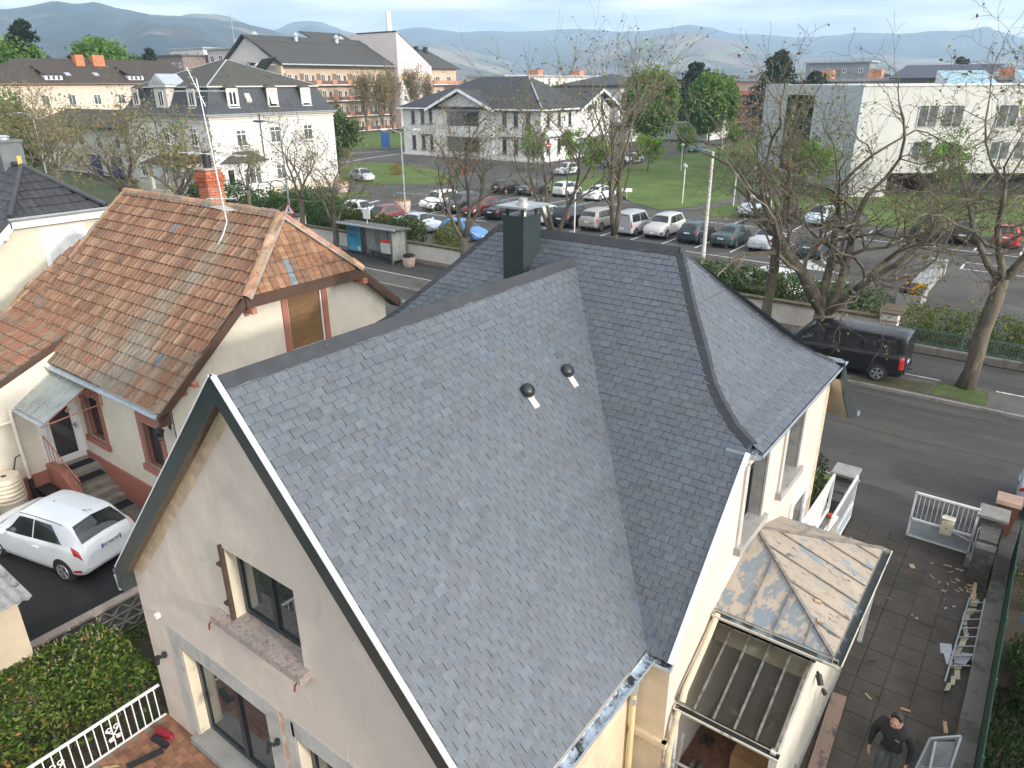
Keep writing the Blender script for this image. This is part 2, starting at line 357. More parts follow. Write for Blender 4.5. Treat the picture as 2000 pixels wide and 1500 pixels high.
# ------------------------------------------------------------------ hills on the horizon
def raydir(px, py):
    mw = cam.matrix_world.to_3x3()
    return (mw @ Vector(((px - 1000) / 1411, -(py - 750) / 1411, -1))).normalized()
def hills(name, sky_pts, D, depth, mat, foot=0., rough=1.0, seed=0):
    mb = MB(); cols = []
    xs = list(range(-420, 2460, 14))
    def crest(px):
        pts = sky_pts
        if px <= pts[0][0]: return pts[0][1]
        for (a, b), (c, d) in zip(pts, pts[1:]):
            if a <= px <= c:
                t = (px - a) / (c - a); t = t * t * (3 - 2 * t) * .6 + t * .4
                return b + (d - b) * t
        return pts[-1][1]
    NR = 26
    for px in xs:
        y = crest(px) + 2.2 * noise.noise((px * .018, seed, 0)) + 1.2 * noise.noise((px * .07, seed, 3))
        d = raydir(px, y); h = Vector((d.x, d.y)).length; el = d.z / h; ux, uy = d.x / h, d.y / h
        zc = 11 + D * el
        col = []
        for j in range(-3, NR):
            t = j / (NR - 1)
            dist = D - t * depth
            if j < 0: z = zc * (1 + .35 * t * 8)
            else:
                z = zc * (1 - t) ** 1.25 + foot
                q = Vector((ux * dist, uy * dist, seed * 50)) * (1 / (depth * .16))
                f = noise.fractal(q, 1.0, 2.0, 4)
                z += zc * .20 * rough * f * math.sin(math.pi * min(1, t * 1.05)) * (1 if t > .02 else 0)
                q2 = Vector((px * .012, t * 1.6, seed)); z += zc * .16 * noise.noise(q2) * math.sin(math.pi * min(1, t))
            col.append((ux * dist, uy * dist, max(z, -1)))
        cols.append(col)
    n = len(cols[0])
    vs = [p for c in cols for p in c]
    fs = [(i * n + j, i * n + j + 1, (i + 1) * n + j + 1, (i + 1) * n + j) for i in range(len(cols) - 1) for j in range(n - 1)]
    mb.add(vs, fs)
    return mb.build(name, mat, smooth=True, kind='structure')
HILL1 = layered('forest_hill', (.020, .034, .040), [((.050, .046, .044), .006, .47, .56, None), ((.010, .022, .026), .012, .5, .58, None), ((.16, .13, .10), .004, .60, .66, None), ((.045, .07, .035), .02, .58, .65, None)], rough=1.)
HILL2 = layered('bare_hill', (.15, .115, .10), [((.05, .065, .06), .005, .47, .53, None), ((.24, .21, .15), .004, .55, .64, None), ((.14, .18, .09), .009, .56, .62, None), ((.035, .055, .05), .015, .6, .68, None)], rough=1.)
HILL3 = layered('far_hill', (.035, .055, .075), [((.085, .085, .085), .003, .45, .6, None), ((.025, .035, .028), .006, .5, .62, None)], rough=1.)
hills('hills', [(-420, 40), (-200, 30), (0, 18), (55, 12), (110, 2), (150, 7), (185, 4), (240, 18), (300, 29), (335, 30), (380, 34), (470, 44), (520, 56), (560, 72), (640, 95), (760, 150), (800, 175), (2460, 180)], 2300, 1500, HILL1, seed=1)
hills('hills', [(-420, 60), (200, 60), (340, 34), (370, 27), (420, 27), (450, 33), (480, 48), (560, 66), (640, 82), (700, 105), (760, 98), (800, 84), (830, 81), (880, 92), (960, 108), (1020, 128), (1060, 119), (1130, 95), (1200, 80), (1290, 66), (1350, 63), (1420, 76), (1500, 96), (1600, 108), (1700, 103), (1800, 112), (1900, 116), (2000, 112), (2200, 90), (2460, 70)], 2700, 1600, HILL2, seed=2)
hills('hills', [(-420, 80), (480, 80), (545, 55), (570, 44), (600, 41), (625, 42), (650, 52), (680, 62), (710, 66), (740, 66), (780, 58), (820, 53), (860, 58), (900, 63), (950, 60), (1000, 62), (1060, 60), (1100, 57), (1140, 56), (1165, 58), (1200, 62), (1250, 60), (1300, 55), (1340, 48), (1380, 52), (1430, 66), (1500, 68), (1560, 73), (1620, 70), (1680, 63), (1760, 66), (1830, 60), (1880, 60), (1905, 56), (1927, 50), (1950, 62), (2000, 74), (2200, 80), (2460, 85)], 3900, 1700, HILL3, seed=3)

# ------------------------------------------------------------------ tiled roof coverings
def clip(poly, conv):
    """Sutherland-Hodgman: poly clipped by convex counter-clockwise conv"""
    outp = poly
    for i in range(len(conv)):
        ax, ay = conv[i]; bx, by = conv[(i + 1) % len(conv)]
        inp, outp = outp, []
        if not inp: return []
        for j in range(len(inp)):
            p, q = inp[j], inp[(j + 1) % len(inp)]
            dp = (bx - ax) * (p[1] - ay) - (by - ay) * (p[0] - ax); dq = (bx - ax) * (q[1] - ay) - (by - ay) * (q[0] - ax)
            if dp >= 0: outp.append(p)
            if (dp > 0 and dq < 0) or (dp < 0 and dq > 0):
                k = dp / (dp - dq); outp.append((p[0] + (q[0] - p[0]) * k, p[1] + (q[1] - p[1]) * k))
    return outp
def ccw(poly):
    a = sum(p[0] * q[1] - q[0] * p[1] for p, q in zip(poly, poly[1:] + poly[:1]))
    return poly if a > 0 else poly[::-1]
def plane_map(o, es, et):
    o, es, et = Vector(o), Vector(es).normalized(), Vector(et).normalized(); nn = es.cross(et).normalized()
    if nn.z < 0: nn = -nn
    return lambda s, t, h=0: o + es * s + et * t + nn * h
def gutter(mb, pts, side, r=.075, m=0, mi=1, depth=.8):
    """open trough along pts; side = horizontal unit vector pointing outwards"""
    side = Vector(side)
    prof = [(-r, r * .5)] + [(-r * math.cos(a), -r * depth * math.sin(a)) for a in [i * math.pi / 6 for i in range(7)]] + [(r, r * .25)]
    for a, b in zip(pts, pts[1:]):
        a, b = Vector(a), Vector(b)
        P = [a + side * x + Vector((0, 0, z)) for x, z in prof]; Q = [b + side * x + Vector((0, 0, z)) for x, z in prof]
        for i in range(len(prof) - 1): mb.add([P[i], P[i + 1], Q[i + 1], Q[i]], [(0, 1, 2, 3)], mi if 0 < i < 7 else m)
        off = [(x * 1.08, z - .006) for x, z in prof]
        P2 = [a + side * x + Vector((0, 0, z)) for x, z in off]; Q2 = [b + side * x + Vector((0, 0, z)) for x, z in off]
        for i in range(len(prof) - 1): mb.add([P2[i], Q2[i], Q2[i + 1], P2[i + 1]], [(0, 1, 2, 3)], m)
        mb.beam(P[-1], Q[-1], .018, .018, m)
        mb.poly(P, m); mb.poly(Q[::-1], m)

# ------------------------------------------------------------------ the slate-roofed house
RV, RZ, K = 13.01, 8.07, 1.035                                      # ridge line and pitch of the main roof
UL, UR = -12.70, -3.14                                              # verges
def zn(v): return RZ - K * (RV - v)
RENDER = layered('beige_render', (.60, .515, .445), [((.575, .50, .43), .5, .46, .56, (1, 1, .35)), ((.68, .585, .49), .7, .55, .66, None), ((.47, .40, .345), 2.4, .60, .74, (1.6, 1, .3)), ((.50, .43, .38), 14, .58, .72, None), ((.66, .61, .55), .9, .66, .72, (3, 1, .6))], rough=.92, bump=.18, bscale=110)
OCHRE = layered('ochre_paint', (.62, .50, .35), [((.53, .42, .29), 2.5, .5, .68, None)], rough=.85, bump=.1)
CEMENT = layered('cement_patch', (.44, .43, .40), [((.34, .335, .31), 2.5, .5, .65, None), ((.56, .52, .46), 4, .62, .72, None)], bump=.2)
RUSTY = layered('bare_brick_render', (.50, .31, .20), [((.60, .50, .42), 5, .5, .6, None)], bump=.3)
GRANITE = layered('granite_sill', (.36, .29, .26), [((.22, .19, .18), 18, .5, .6, None), ((.50, .43, .39), 30, .58, .68, None), ((.27, .26, .24), 2, .55, .7, None)], rough=.85, bump=.15)
JAMB = layered('cream_jamb', (.60, .54, .41), [((.46, .40, .30), 3.5, .55, .7, None)], rough=.85)
STONE = layered('grey_stone', (.35, .335, .31), [((.26, .25, .23), 4, .5, .65, None)], bump=.3)
house = thing('slate_roofed_house', 'beige rendered house with a new grey slate roof filling the foreground', 'house', (-7.9, 10.0, 0))
# walls
mb = MB()
gw = [(-12.12, -.72), (-3.75, -.72), (-3.75, 3.02), (-7.87, 7.50), (-12.12, 2.95)]
H_WIN = rect(-8.79, -7.14, 3.40, 4.73); H_D1 = rect(-10.93, -8.40, -.45, 1.70); H_D2 = rect(-7.66, -5.15, -.45, 1.70)
wall(mb, gw, [H_WIN, H_D1, H_D2], (0, 4.55, 0), (1, 0, 0), (0, 0, 1), 0, (0, .26, 0), 1)
# right wall (gable under the half hip)
W1 = rect(10.60, 11.62, 3.74, 5.18); W2 = rect(12.72, 13.74, 3.78, 5.26); W3 = rect(13.95, 14.85, 1.35, 2.78)
rw = [(8.1, 0), (15.65, 0), (15.65, 5.18), (15.45, 5.40), (10.55, 5.40), (8.1, 2.90)]
wall(mb, rw, [W1, W2, W3], (-3.16, 0, 0), (0, 1, 0), (0, 0, 1), 0, (-.24, 0, 0), 2)
mb.poly([(-3.75, 8.1, -.7), (-3.16, 8.1, -.7), (-3.16, 8.1, 2.9), (-3.75, 8.1, 2.9)], 3)
mb.poly([(-3.16, 8.1, 0), (-3.16, 9.0, 0), (-3.16, 9.0, -.7), (-3.16, 8.1, -.7)], 0)
mb.poly([(-3.75, 4.55, -.72), (-3.75, 8.1, -.72), (-3.75, 8.1, 3.0), (-3.75, 4.55, 3.0)], 3)
mb.poly([(-12.12, 4.55, -.72), (-12.12, 4.55, 2.95), (-12.12, 10, 2.95), (-12.12, 10, -.72)], 0)
mb.poly([(-12.4, 10, -.2), (-12.4, 10, 5.2), (-12.4, 15.65, 5.2), (-12.4, 15.65, -.2)], 0)
mb.poly([(-12.4, 15.65, -.2), (-12.4, 15.65, 5.2), (-3.16, 15.65, 5.2), (-3.16, 15.65, -.2)], 0)
walls = mb.build('wall', [RENDER, JAMB, STONE, OCHRE], house)
mb = MB()                                                          # ochre paint strip left under the verge, corner strip
def gpt(u, z): return (u, 4.545, z)
OLDO = M('old_ochre', (.54, .43, .30), var=.2, scale=4, rough=.85)
for q in ([gpt(-12.10, 2.90), gpt(-11.80, 2.86), gpt(-8.02, 6.98), gpt(-7.87, 7.4)], [(-3.155, 15.42, 0), (-3.155, 15.66, 0), (-3.155, 15.66, 5.1), (-3.155, 15.42, 5.1)]):
    mb = MB(); mb.poly(q[::-1]); mb.build('paint_strip', OLDO, walls)
mb = MB()                                                          # cement bands round the terrace doors
for a, b, z0, z1 in [(-11.26, -8.02, 1.70, 2.05), (-11.26, -10.93, -.45, 1.70), (-8.40, -8.02, -.45, 1.70), (-7.72, -4.9, 1.70, 2.06), (-7.9, -7.66, -.45, 2.0)]:
    mb.box(a, b, 4.538, 4.56, z0, z1)
mb.build('cement_band', CEMENT, walls)
mb = MB(); mb.box(-8.02, -7.90, 4.542, 4.56, -.5, 2.02)
mb.build('render_scar', RUSTY, walls)
mb = MB(); mb.box(-3.80, -3.08, 8.02, 8.12, 1.33, 1.43); mb.box(-3.17, -3.09, 8.03, 8.5, 1.33, 1.43); mb.build('ledge', OCHRE, walls)
# roof: main slope towards the camera
Cc = math.hypot(1, K); ey = (0, 1 / Cc, K / Cc)
hipz = [(8.07, -5.70), (7.22, -5.0), (6.61, -4.44), (6.23, -4.11), (6.03, -3.87), (5.76, -3.48), (5.61, -3.15)]
roof = MB()
def tn(v): return (v - 8.10) * Cc
f_near = plane_map((0, 8.10, zn(8.10)), (1, 0, 0), ey)
hip_r = [(u, tn(RV - (RZ - z) / K)) for z, u in hipz]
polyR = [(UR, 0), (UR, hip_r[-1][1])] + hip_r[::-1]
hip_l = [(-15.84 - u, t) for u, t in hip_r]
poly_near = [(UL, 0), (UR, 0)] + hip_r[::-1] + hip_l + [(UL, hip_l[-1][1])]
def strips(pl):                                                    # cut a star-shaped outline into convex bands
    ts = sorted(set(round(p[1], 4) for p in pl)); res = []
    def span(t):
        xs = []
        for (x0, y0), (x1, y1) in zip(pl, pl[1:] + pl[:1]):
            if abs(y1 - y0) < 1e-9: 
                if abs(y0 - t) < 1e-6: xs += [x0, x1]
            elif min(y0, y1) - 1e-6 <= t <= max(y0, y1) + 1e-6: xs.append(x0 + (x1 - x0) * (t - y0) / (y1 - y0))
        return min(xs), max(xs)
    for a, b in zip(ts, ts[1:]):
        if b - a < .01: continue
        l0, r0 = span(a + 1e-4); l1, r1 = span(b - 1e-4); res.append([(l0, a), (r0, a), (r1, b), (l1, b)])
    return res
def slates_bands(mb, fmap, pl, c=.128, w=.22, **kw):
    """slates over an outline that is wide at the bottom: clip each course by the band it lies in"""
    pl = ccw(pl); bands = strips(pl)
    t0 = min(p[1] for p in pl); t1 = max(p[1] for p in pl); row = 0; t = t0
    while t < t1:
        for bd in bands:
            lo, hi = max(t, bd[0][1]), min(t + c, bd[2][1])
            if hi - lo < .004: continue
            k0 = (lo - bd[0][1]) / (bd[2][1] - bd[0][1]); k1 = (hi - bd[0][1]) / (bd[2][1] - bd[0][1])
            seg = [(bd[0][0] + (bd[3][0] - bd[0][0]) * k0, lo), (bd[1][0] + (bd[2][0] - bd[1][0]) * k0, lo), (bd[1][0] + (bd[2][0] - bd[1][0]) * k1, hi), (bd[0][0] + (bd[3][0] - bd[0][0]) * k1, hi)]
            row_slates(mb, fmap, seg, t, c, w, row, **kw)
        t += c; row += 1
def row_slates(mb, fmap, seg, t, c, w, row, th=.007, tone=(1, 1, 1), var=.065, hook=1, seed=0, ref=0.):
    r = random.Random(seed * 977 + row * 31)
    s0 = min(p[0] for p in seg); s1 = max(p[0] for p in seg)
    s = ref + math.floor((s0 - ref) / w) * w - w * (.5 if row % 2 else 0) - .004 * (row % 3)
    while s < s1:
        rr = random.Random(int((s * 1000)) * 7919 + row * 131 + seed)
        q = clip([(s + .0035, t), (s + w - .0035, t), (s + w - .0035, t + c), (s + .0035, t + c)], seg)
        if len(q) >= 3:
            base = rr.gauss(1, var); blu = rr.gauss(0, .03)
            if rr.random() < .02: base *= rr.uniform(.82, .9)
            if rr.random() < .012: base *= 1.14
            mb.col = (max(.4, tone[0] * base * (1 - blu)), max(.4, tone[1] * base), max(.4, tone[2] * base * (1 + blu)))
            lift = th * rr.uniform(.7, 1.7); tl = rr.uniform(-.0025, .0025)
            def hgt(p): return .002 + lift * (1.15 - (p[1] - t) / c) + tl * (p[0] - s) / w
            top = [fmap(p[0], p[1], hgt(p)) for p in q]; bot = [fmap(p[0], p[1], -.004) for p in q]
            n = len(q); mb.add(top + bot, [list(range(n))] + [[n + i, n + (i + 1) % n, (i + 1) % n, i] for i in range(n)])
            if hook and seg[0][0] < s + w / 2 < seg[1][0] and abs(seg[0][1] - t) < 1e-6:
                mb.col = (2.6, 2.6, 2.7) if rr.random() < .7 else (1.2, 1.2, 1.2); sx = s + w / 2; hh = .004 + lift * 1.15
                mb.add([fmap(sx - .003, t - .004, hh + .003), fmap(sx + .003, t - .004, hh + .003), fmap(sx + .003, t + .02, hh + .003), fmap(sx - .003, t + .02, hh + .003),
                        fmap(sx - .003, t - .004, 0), fmap(sx + .003, t - .004, 0)], [(0, 1, 2, 3), (4, 5, 1, 0)])
        s += w
roof.col = (.3, .3, .3)
slates_bands(roof, f_near, poly_near, seed=1)
roof.col = (.25, .25, .25)
roof.poly([f_near(a, b, -.012) for a, b in ccw(poly_near)])
# half hips, bell-cast at the foot
def arc(profile):                                                   # profile [(x, z)] from the top down -> (arc length from the bottom, x, z)
    L_ = [0]
    for (a, b), (c, d) in zip(profile, profile[1:]): L_.append(L_[-1] + math.hypot(c - a, d - b))
    T = L_[-1]; return [(T - l, p[0], p[1]) for l, p in zip(L_, profile)], T
prof = [(u, z) for z, u in hipz] + [(-3.08, 5.56), (-2.97, 5.50)]
A, TT = arc(prof)
def hipmap(flip):
    def fm(s, t, h=0):
        t = min(max(t, 0), TT)
        for (ta, xa, za), (tb, xb, zb) in zip(A, A[1:]):
            if tb - 1e-9 <= t <= ta + 1e-9:
                k = (t - tb) / (ta - tb) if ta > tb else 0
                x = xb + (xa - xb) * k; z = zb + (za - zb) * k; dx, dz = xa - xb, za - zb; l_ = math.hypot(dx, dz); nx, nz = dz / l_, -dx / l_
                if nz < 0: nx, nz = -nx, -nz
                break
        x += nx * h; z += nz * h
        return Vector((x, RV + s, z)) if not flip else Vector((-15.84 - x, RV - s, z))
    return fm
half = [((RZ - max(z, 5.61)) / K, t) for t, x, z in A]
hip_poly = [(-w_, t) for w_, t in half][::-1] + [(w_, t) for w_, t in half]
hip_poly = [p for i, p in enumerate(hip_poly) if i == 0 or (abs(p[0] - hip_poly[i - 1][0]) + abs(p[1] - hip_poly[i - 1][1])) > 1e-5]
for fl in (False, True):
    roof.col = (.3, .3, .3)
    slates_bands(roof, hipmap(fl), hip_poly, seed=5 + fl, w=.22)
    roof.col = (.25, .25, .25)
    fm = hipmap(fl)
    for (wa, ta), (wb, tb) in zip(half, half[1:]): roof.poly([fm(-wa, ta, -.012), fm(-wb, tb, -.012), fm(wb, tb, -.012), fm(wa, ta, -.012)])
# street-side slope, flared towards its eave
fp = [(13.01, 8.07), (15.3, 5.70), (16.4, 4.62), (17.05, 4.05), (17.5, 3.75), (17.9, 3.58)]
roof.col = (.8, .8, .8)
for (a, b), (c, d) in zip(fp, fp[1:]):
    def lim(z): 
        t = max(0, RZ - max(z, 5.61)); uu = None
        for (z0, u0), (z1, u1) in zip(hipz, hipz[1:]):
            if z1 <= max(z, 5.61) <= z0: uu = u0 + (u1 - u0) * (z0 - max(z, 5.61)) / (z0 - z1)
        return uu
    ra, rb = lim(b), lim(d)
    roof.poly([(ra, a, b), (-15.84 - ra, a, b), (-15.84 - rb, c, d), (rb, c, d)])
# wing roof towards the camera
KC, CU, CZ = 1.084, -7.87, 7.68; CW = math.hypot(1, KC); V0 = 4.34
def vy(z): return RV - (RZ - z) / K                                 # where the wing meets the main slope
tE = (CU + 3.57) * -1 * CW if False else (-3.57 - CU) * CW
f_cr = plane_map((-3.57, 0, CZ - KC * (-3.57 - CU)), (0, 1, 0), (-1 / CW, 0, KC / CW))
zE = CZ - KC * (-3.57 - CU)
poly_cr = [(V0, 0), (vy(zE) + .02, 0), (vy(CZ) + .02, tE), (V0, tE)]
roof.col = (.3, .3, .3)
slates_bands(roof, f_cr, poly_cr, seed=9, ref=V0)
roof.col = (.25, .25, .25); roof.poly([f_cr(a, b, -.012) for a, b in ccw(poly_cr)])
zL = CZ - KC * (12.25 + CU)
roof.col = (.9, .9, .9)
roof.poly([(CU, V0, CZ), (CU, vy(CZ), CZ), (-12.25, vy(zL), zL), (-12.25, V0, zL)])
roof_o = roof.build('roof', SLATE, house, colors=True)
# ridge and hip cappings of folded dark sheet
mb = MB()
def cap(a, b, da, db, wd, lift=.035):
    """folded capping from a to b; da, db are down-slope unit vectors on both sides"""
    a, b = Vector(a), Vector(b); up = Vector((0, 0, lift)); da, db = Vector(da).normalized() * wd, Vector(db).normalized() * wd
    l2 = up * .55
    mb.add([a + up, b + up, a + da + l2, b + da + l2, a + db + l2, b + db + l2, a + da - l2, b + da - l2, a + db - l2, b + db - l2],
           [(0, 2, 3, 1), (0, 1, 5, 4), (2, 6, 7, 3), (4, 5, 9, 8), (0, 4, 8, 6, 2), (1, 3, 7, 9, 5)])
cap((-10.15, RV, RZ), (-5.68, RV, RZ), (0, -1, -K), (0, 1, -K), .19)
cap((CU, V0 + .06, CZ), (CU, vy(CZ) - .05, CZ), (1, 0, -KC), (-1, 0, -KC), .20)
for side in (1, -1):
    for flip in (0, 1):
        pts = []
        for z, u in hipz:
            uu = u if not flip else -15.84 - u
            pts.append(Vector((uu, RV - side * (RZ - z) / K, z)))
        for i, (p, q) in enumerate(zip(pts, pts[1:])):
            d = (q - p).normalized(); n1 = Vector((0, -side * K, 1)).normalized()
            (z0, u0), (z1, u1) = hipz[i], hipz[i + 1]; n2 = Vector(((z0 - z1) * (1 if not flip else -1), 0, (u1 - u0))).normalized()
            e1 = d.cross(n1); e1 = e1 if e1.x * (1 if not flip else -1) < 0 else -e1
            e2 = d.cross(n2); e2 = e2 if e2.y * side > 0 else -e2
            cap(p - d * .01, q + d * .01, e1, e2, .125, .03)
mb.build('ridge_capping', RIDGE, roof_o)
# verges
mb = MB()
def vergeline(v, side):                                             # wing gable: bright edging, dark fascia, soffit
    u0, z0 = CU, CZ + .03
    if side > 0: u1, z1 = -3.50, zE + .03 - .07 * KC
    else: u1, z1 = -12.25, zL + .03
    a, b = Vector((u0, v, z0)), Vector((u1, v, z1)); return a, b
for side in (1, -1):
    a, b = vergeline(V0, side)
    d = (b - a).normalized(); n = Vector((-d.z, 0, d.x)); n = n if n.z > 0 else -n
    mb.add([a + n * .05 + Vector((0, -.02, 0)), b + n * .05 + Vector((0, -.02, 0)), b + n * .05 + Vector((0, .05, 0)), a + n * .05 + Vector((0, .05, 0)),
            a + n * .025 + Vector((0, -.02, 0)), b + n * .025 + Vector((0, -.02, 0)), b - n * .01 + Vector((0, .05, 0)), a - n * .01 + Vector((0, .05, 0))],
           [(0, 1, 2, 3), (0, 4, 5, 1), (2, 6, 7, 3), (1, 5, 6, 2), (0, 3, 7, 4)], 0)
    f0, f1 = a + Vector((0, -.012, .05)), b + Vector((0, -.012, .05)); dn = Vector((0, 0, -.38))
    mb.prism([f0, f1, f1 + dn, f0 + dn] if side > 0 else [f0, f0 + dn, f1 + dn, f1], (0, .03, 0), 1)
    mb.poly([a + Vector((0, 0, -.26)), b + Vector((0, 0, -.26)), b + Vector((0, .26, -.26)), a + Vector((0, .26, -.26))], 2)
# left eave return of the wing
mb.box(-12.36, -12.10, 4.32, 4.7, zL - .42, zL - .02, 1)
mb.build('verge', [WHITE_ZINC, DGREEN, M('soffit_wood', (.12, .085, .05), var=.2, scale=3, stretch=(6, 1, 6))], roof_o)
mb = MB()                                                          # verge of the main roof on the right, near and street side
a, b = Vector((UR, 10.50, zn(10.50) + .02)), Vector((UR, 8.08, zn(8.08) + .02))
mb.beam(a + Vector((-.02, 0, .01)), b + Vector((-.02, 0, .01)), .075, .05, 0)
mb.prism([a + Vector((.0, 0, 0)), b + Vector((.0, 0, 0)), b + Vector((.0, 0, -.05)), a + Vector((.0, 0, -.05))], (.015, 0, 0), 1)
fl_ = [(v, z) for v, z in fp if v > 14] ; fl_ = [(15.45, 5.55)] + fl_[1:]
mb.build('verge', [WHITE_ZINC, DGREEN], roof_o); mb = MB()
top = [Vector((-2.90, v, z + .02)) for v, z in fl_]; bot = [Vector((-2.90, v - .05, z - .33 if v < 17.3 else z - .17)) for v, z in fl_]
for (p, q), (r_, s_) in zip(zip(top, top[1:]), zip(bot, bot[1:])): mb.prism([p, q, s_, r_], (-.04, 0, 0), 1)
for (p, q) in zip(bot, bot[1:]): mb.poly([p, q, q + Vector((-.5, 0, 0)), p + Vector((-.5, 0, 0))], 2)
for (p, q), (r_, s_) in zip(zip(top, top[1:]), zip(bot, bot[1:])):
    mb.poly([p + Vector((-.04, 0, 0)), q + Vector((-.04, 0, 0)), q + Vector((-.3, 0, 0)), p + Vector((-.3, 0, 0))], 1)
mb.build('verge', [WHITE_ZINC, DGREEN, OCHRE], roof_o)
# gutters
ZIN = layered('gutter_inside', (.58, .66, .74), [((.05, .055, .06), 4.5, .60, .66, None), ((.42, .48, .54), 2, .5, .7, None)], rough=.4)
mb = MB(); gz = 5.46
gutter(mb, [(-3.03, 10.56, gz), (-3.03, 15.85, gz)], (1, 0, 0), .095)
gutter(mb, [(-3.52, 10.58, gz), (-3.05, 10.58, gz)], (0, -1, 0), .095)
gutter(mb, [(-3.60, 15.82, gz), (-3.05, 15.82, gz)], (0, 1, 0), .095)
mb.build('gutter', [ZINC, ZIN], roof_o); mb = MB()
gutter(mb, [(-12.81, 10.5, gz), (-12.81, 15.5, gz)], (-1, 0, 0), .095); gutter(mb, [(-12.79, 10.52, gz), (-12.4, 10.52, gz)], (0, -1, 0), .095)
mb.build('gutter', [ZINC, ZIN], roof_o)
mb = MB()
gutter(mb, [(-3.47, V0 + .05, zE - .06), (-3.47, 8.02, zE - .06)], (1, 0, 0), .085)
gutter(mb, [(-3.56, 8.04, zE - .06), (-3.12, 8.04, zE - .06)], (0, -1, 0), .085)
mb.build('gutter', [ZINC, layered('gutter_dirty', (.50, .58, .66), [((.03, .03, .03), 3.5, .50, .56, (1, 1, 1)), ((.30, .33, .36), 6, .5, .6, None)], rough=.5)], roof_o)
mb = MB(); gutter(mb, [(-12.36, V0, zL - .12), (-12.36, 9.6, zL - .12)], (-1, 0, 0), .085); mb.tube([(-12.36, V0 - .0, zL - .16), (-12.36, V0 + .02, zL - .5)], .04, 8)
mb.build('gutter', [ZINC, ZIN], roof_o)
mb = MB(); gutter(mb, [(-12.6, 17.95, 3.5), (-2.86, 17.95, 3.5)], (0, 1, 0), .09); mb.build('gutter', [ZINC, ZIN], roof_o)
# downpipe at the inner corner
mb = MB(); mb.tube([(-3.60, 8.0, 2.85), (-3.62, 7.98, 2.6), (-3.66, 7.98, 2.2)], .05, 10, 0); mb.tube([(-3.66, 7.98, 2.25), (-3.66, 7.98, -.7)], .048, 10, 1)
mb.tube([(-3.66, 7.98, 2.12), (-3.66, 7.98, 2.0)], .058, 10, 0)
mb.build('downpipe', [ZINC, layered('peeling_cream_pipe', (.66, .54, .30), [((.30, .32, .32), 6, .6, .66, None)], rough=.6)], house, smooth=False)
mb = MB(); CP = layered('cream_pipe', (.66, .55, .36), [((.40, .38, .34), 3.5, .55, .66, None)], rough=.6)
mb.tube([(-3.07, 9.72, 2.86), (-3.07, 9.60, 2.78), (-3.07, 9.45, 2.66), (-3.05, 8.52, 2.18), (-3.03, 8.40, 2.06)], .05, 10)
mb.tube([(-3.05, 8.36, 1.92), (-3.05, 8.28, 1.84), (-3.05, 8.16, 1.45), (-3.05, 8.1, 1.3), (-3.05, 8.08, 0)], .05, 10)
mb.build('downpipe', CP, house)
# chimney in dark green cladding
mb = MB(); cx0, cx1, cy0, cy1 = -9.31, -8.78, 12.10, 12.72
mb.box(cx0, cx1, cy0, cy1, 6.6, 8.42, 0); mb.box(cx0 - .012, cx1 + .012, cy0 - .012, cy1 + .012, 8.42, 8.50, 0)
mb.box(cx0 - .09, cx1 + .09, cy0 - .10, cy1 + .10, 6.6, 7.02, 1)
for x in (cx0 + .07, cx1 - .07):
    for y in (cy0 + .07, cy1 - .07): mb.box(x - .025, x + .025, y - .025, y + .025, 8.50, 8.66, 0)
ch = mb.build('chimney', [DGREEN, RIDGE], roof_o)
mb = MB(); mb.box(cx0 - .11, cx1 + .15, cy0 - .11, cy1 + .12, 8.66, 8.70)
mb.build('chimney_cap', M('cap_sheet', (.40, .42, .43), rough=.3, metal=.5), ch)
mb = MB(); ccx, ccy = -9.02, 12.42; mb.cyl((ccx, ccy, 8.70), .15, .03, 18); mb.cyl((ccx, ccy, 8.73), .10, .09, 18); mb.cyl((ccx, ccy, 8.5), .09, .16, 12)
mb.build('flue', M('steel_flue', (.55, .53, .50), rough=.3, metal=.7), ch)
# roof vents
for (u, v) in ((-6.51, 10.28), (-6.53, 9.08)):
    z = CZ - KC * (u - CU); n = Vector((KC, 0, 1)).normalized(); d = Vector((1, 0, -KC)).normalized(); e = Vector((0, 1, 0)); p = Vector((u, v, z))
    mb = MB(); pr = [(.125, .0), (.13, .05), (.115, .10), (.07, .135), (.0, .15)]
    k = len(mb.v); ns = 18
    for r_, h in pr:
        for j in range(ns):
            a = 2 * math.pi * j / ns; mb.v.append(tuple(p + n * h + (d * math.cos(a) + e * math.sin(a)) * r_))
    for i in range(len(pr) - 1):
        for j in range(ns): mb.f.append([k + i * ns + j, k + i * ns + (j + 1) % ns, k + (i + 1) * ns + (j + 1) % ns, k + (i + 1) * ns + j]); mb.m.append(0); mb.c.append((1, 1, 1))
    ro = mb.build('roof_vent', M('vent_cap', (.022, .025, .03), rough=.28), roof_o, smooth=True)
    mb = MB(); q = p + d * .20 + n * .016; mb.obox(q, d * .13, e * .075, n * .004)
    mb.build('flashing', layered('bare_flashing', (.55, .48, .44), [((.42, .35, .32), 12, .5, .6, None)], rough=.6), ro)
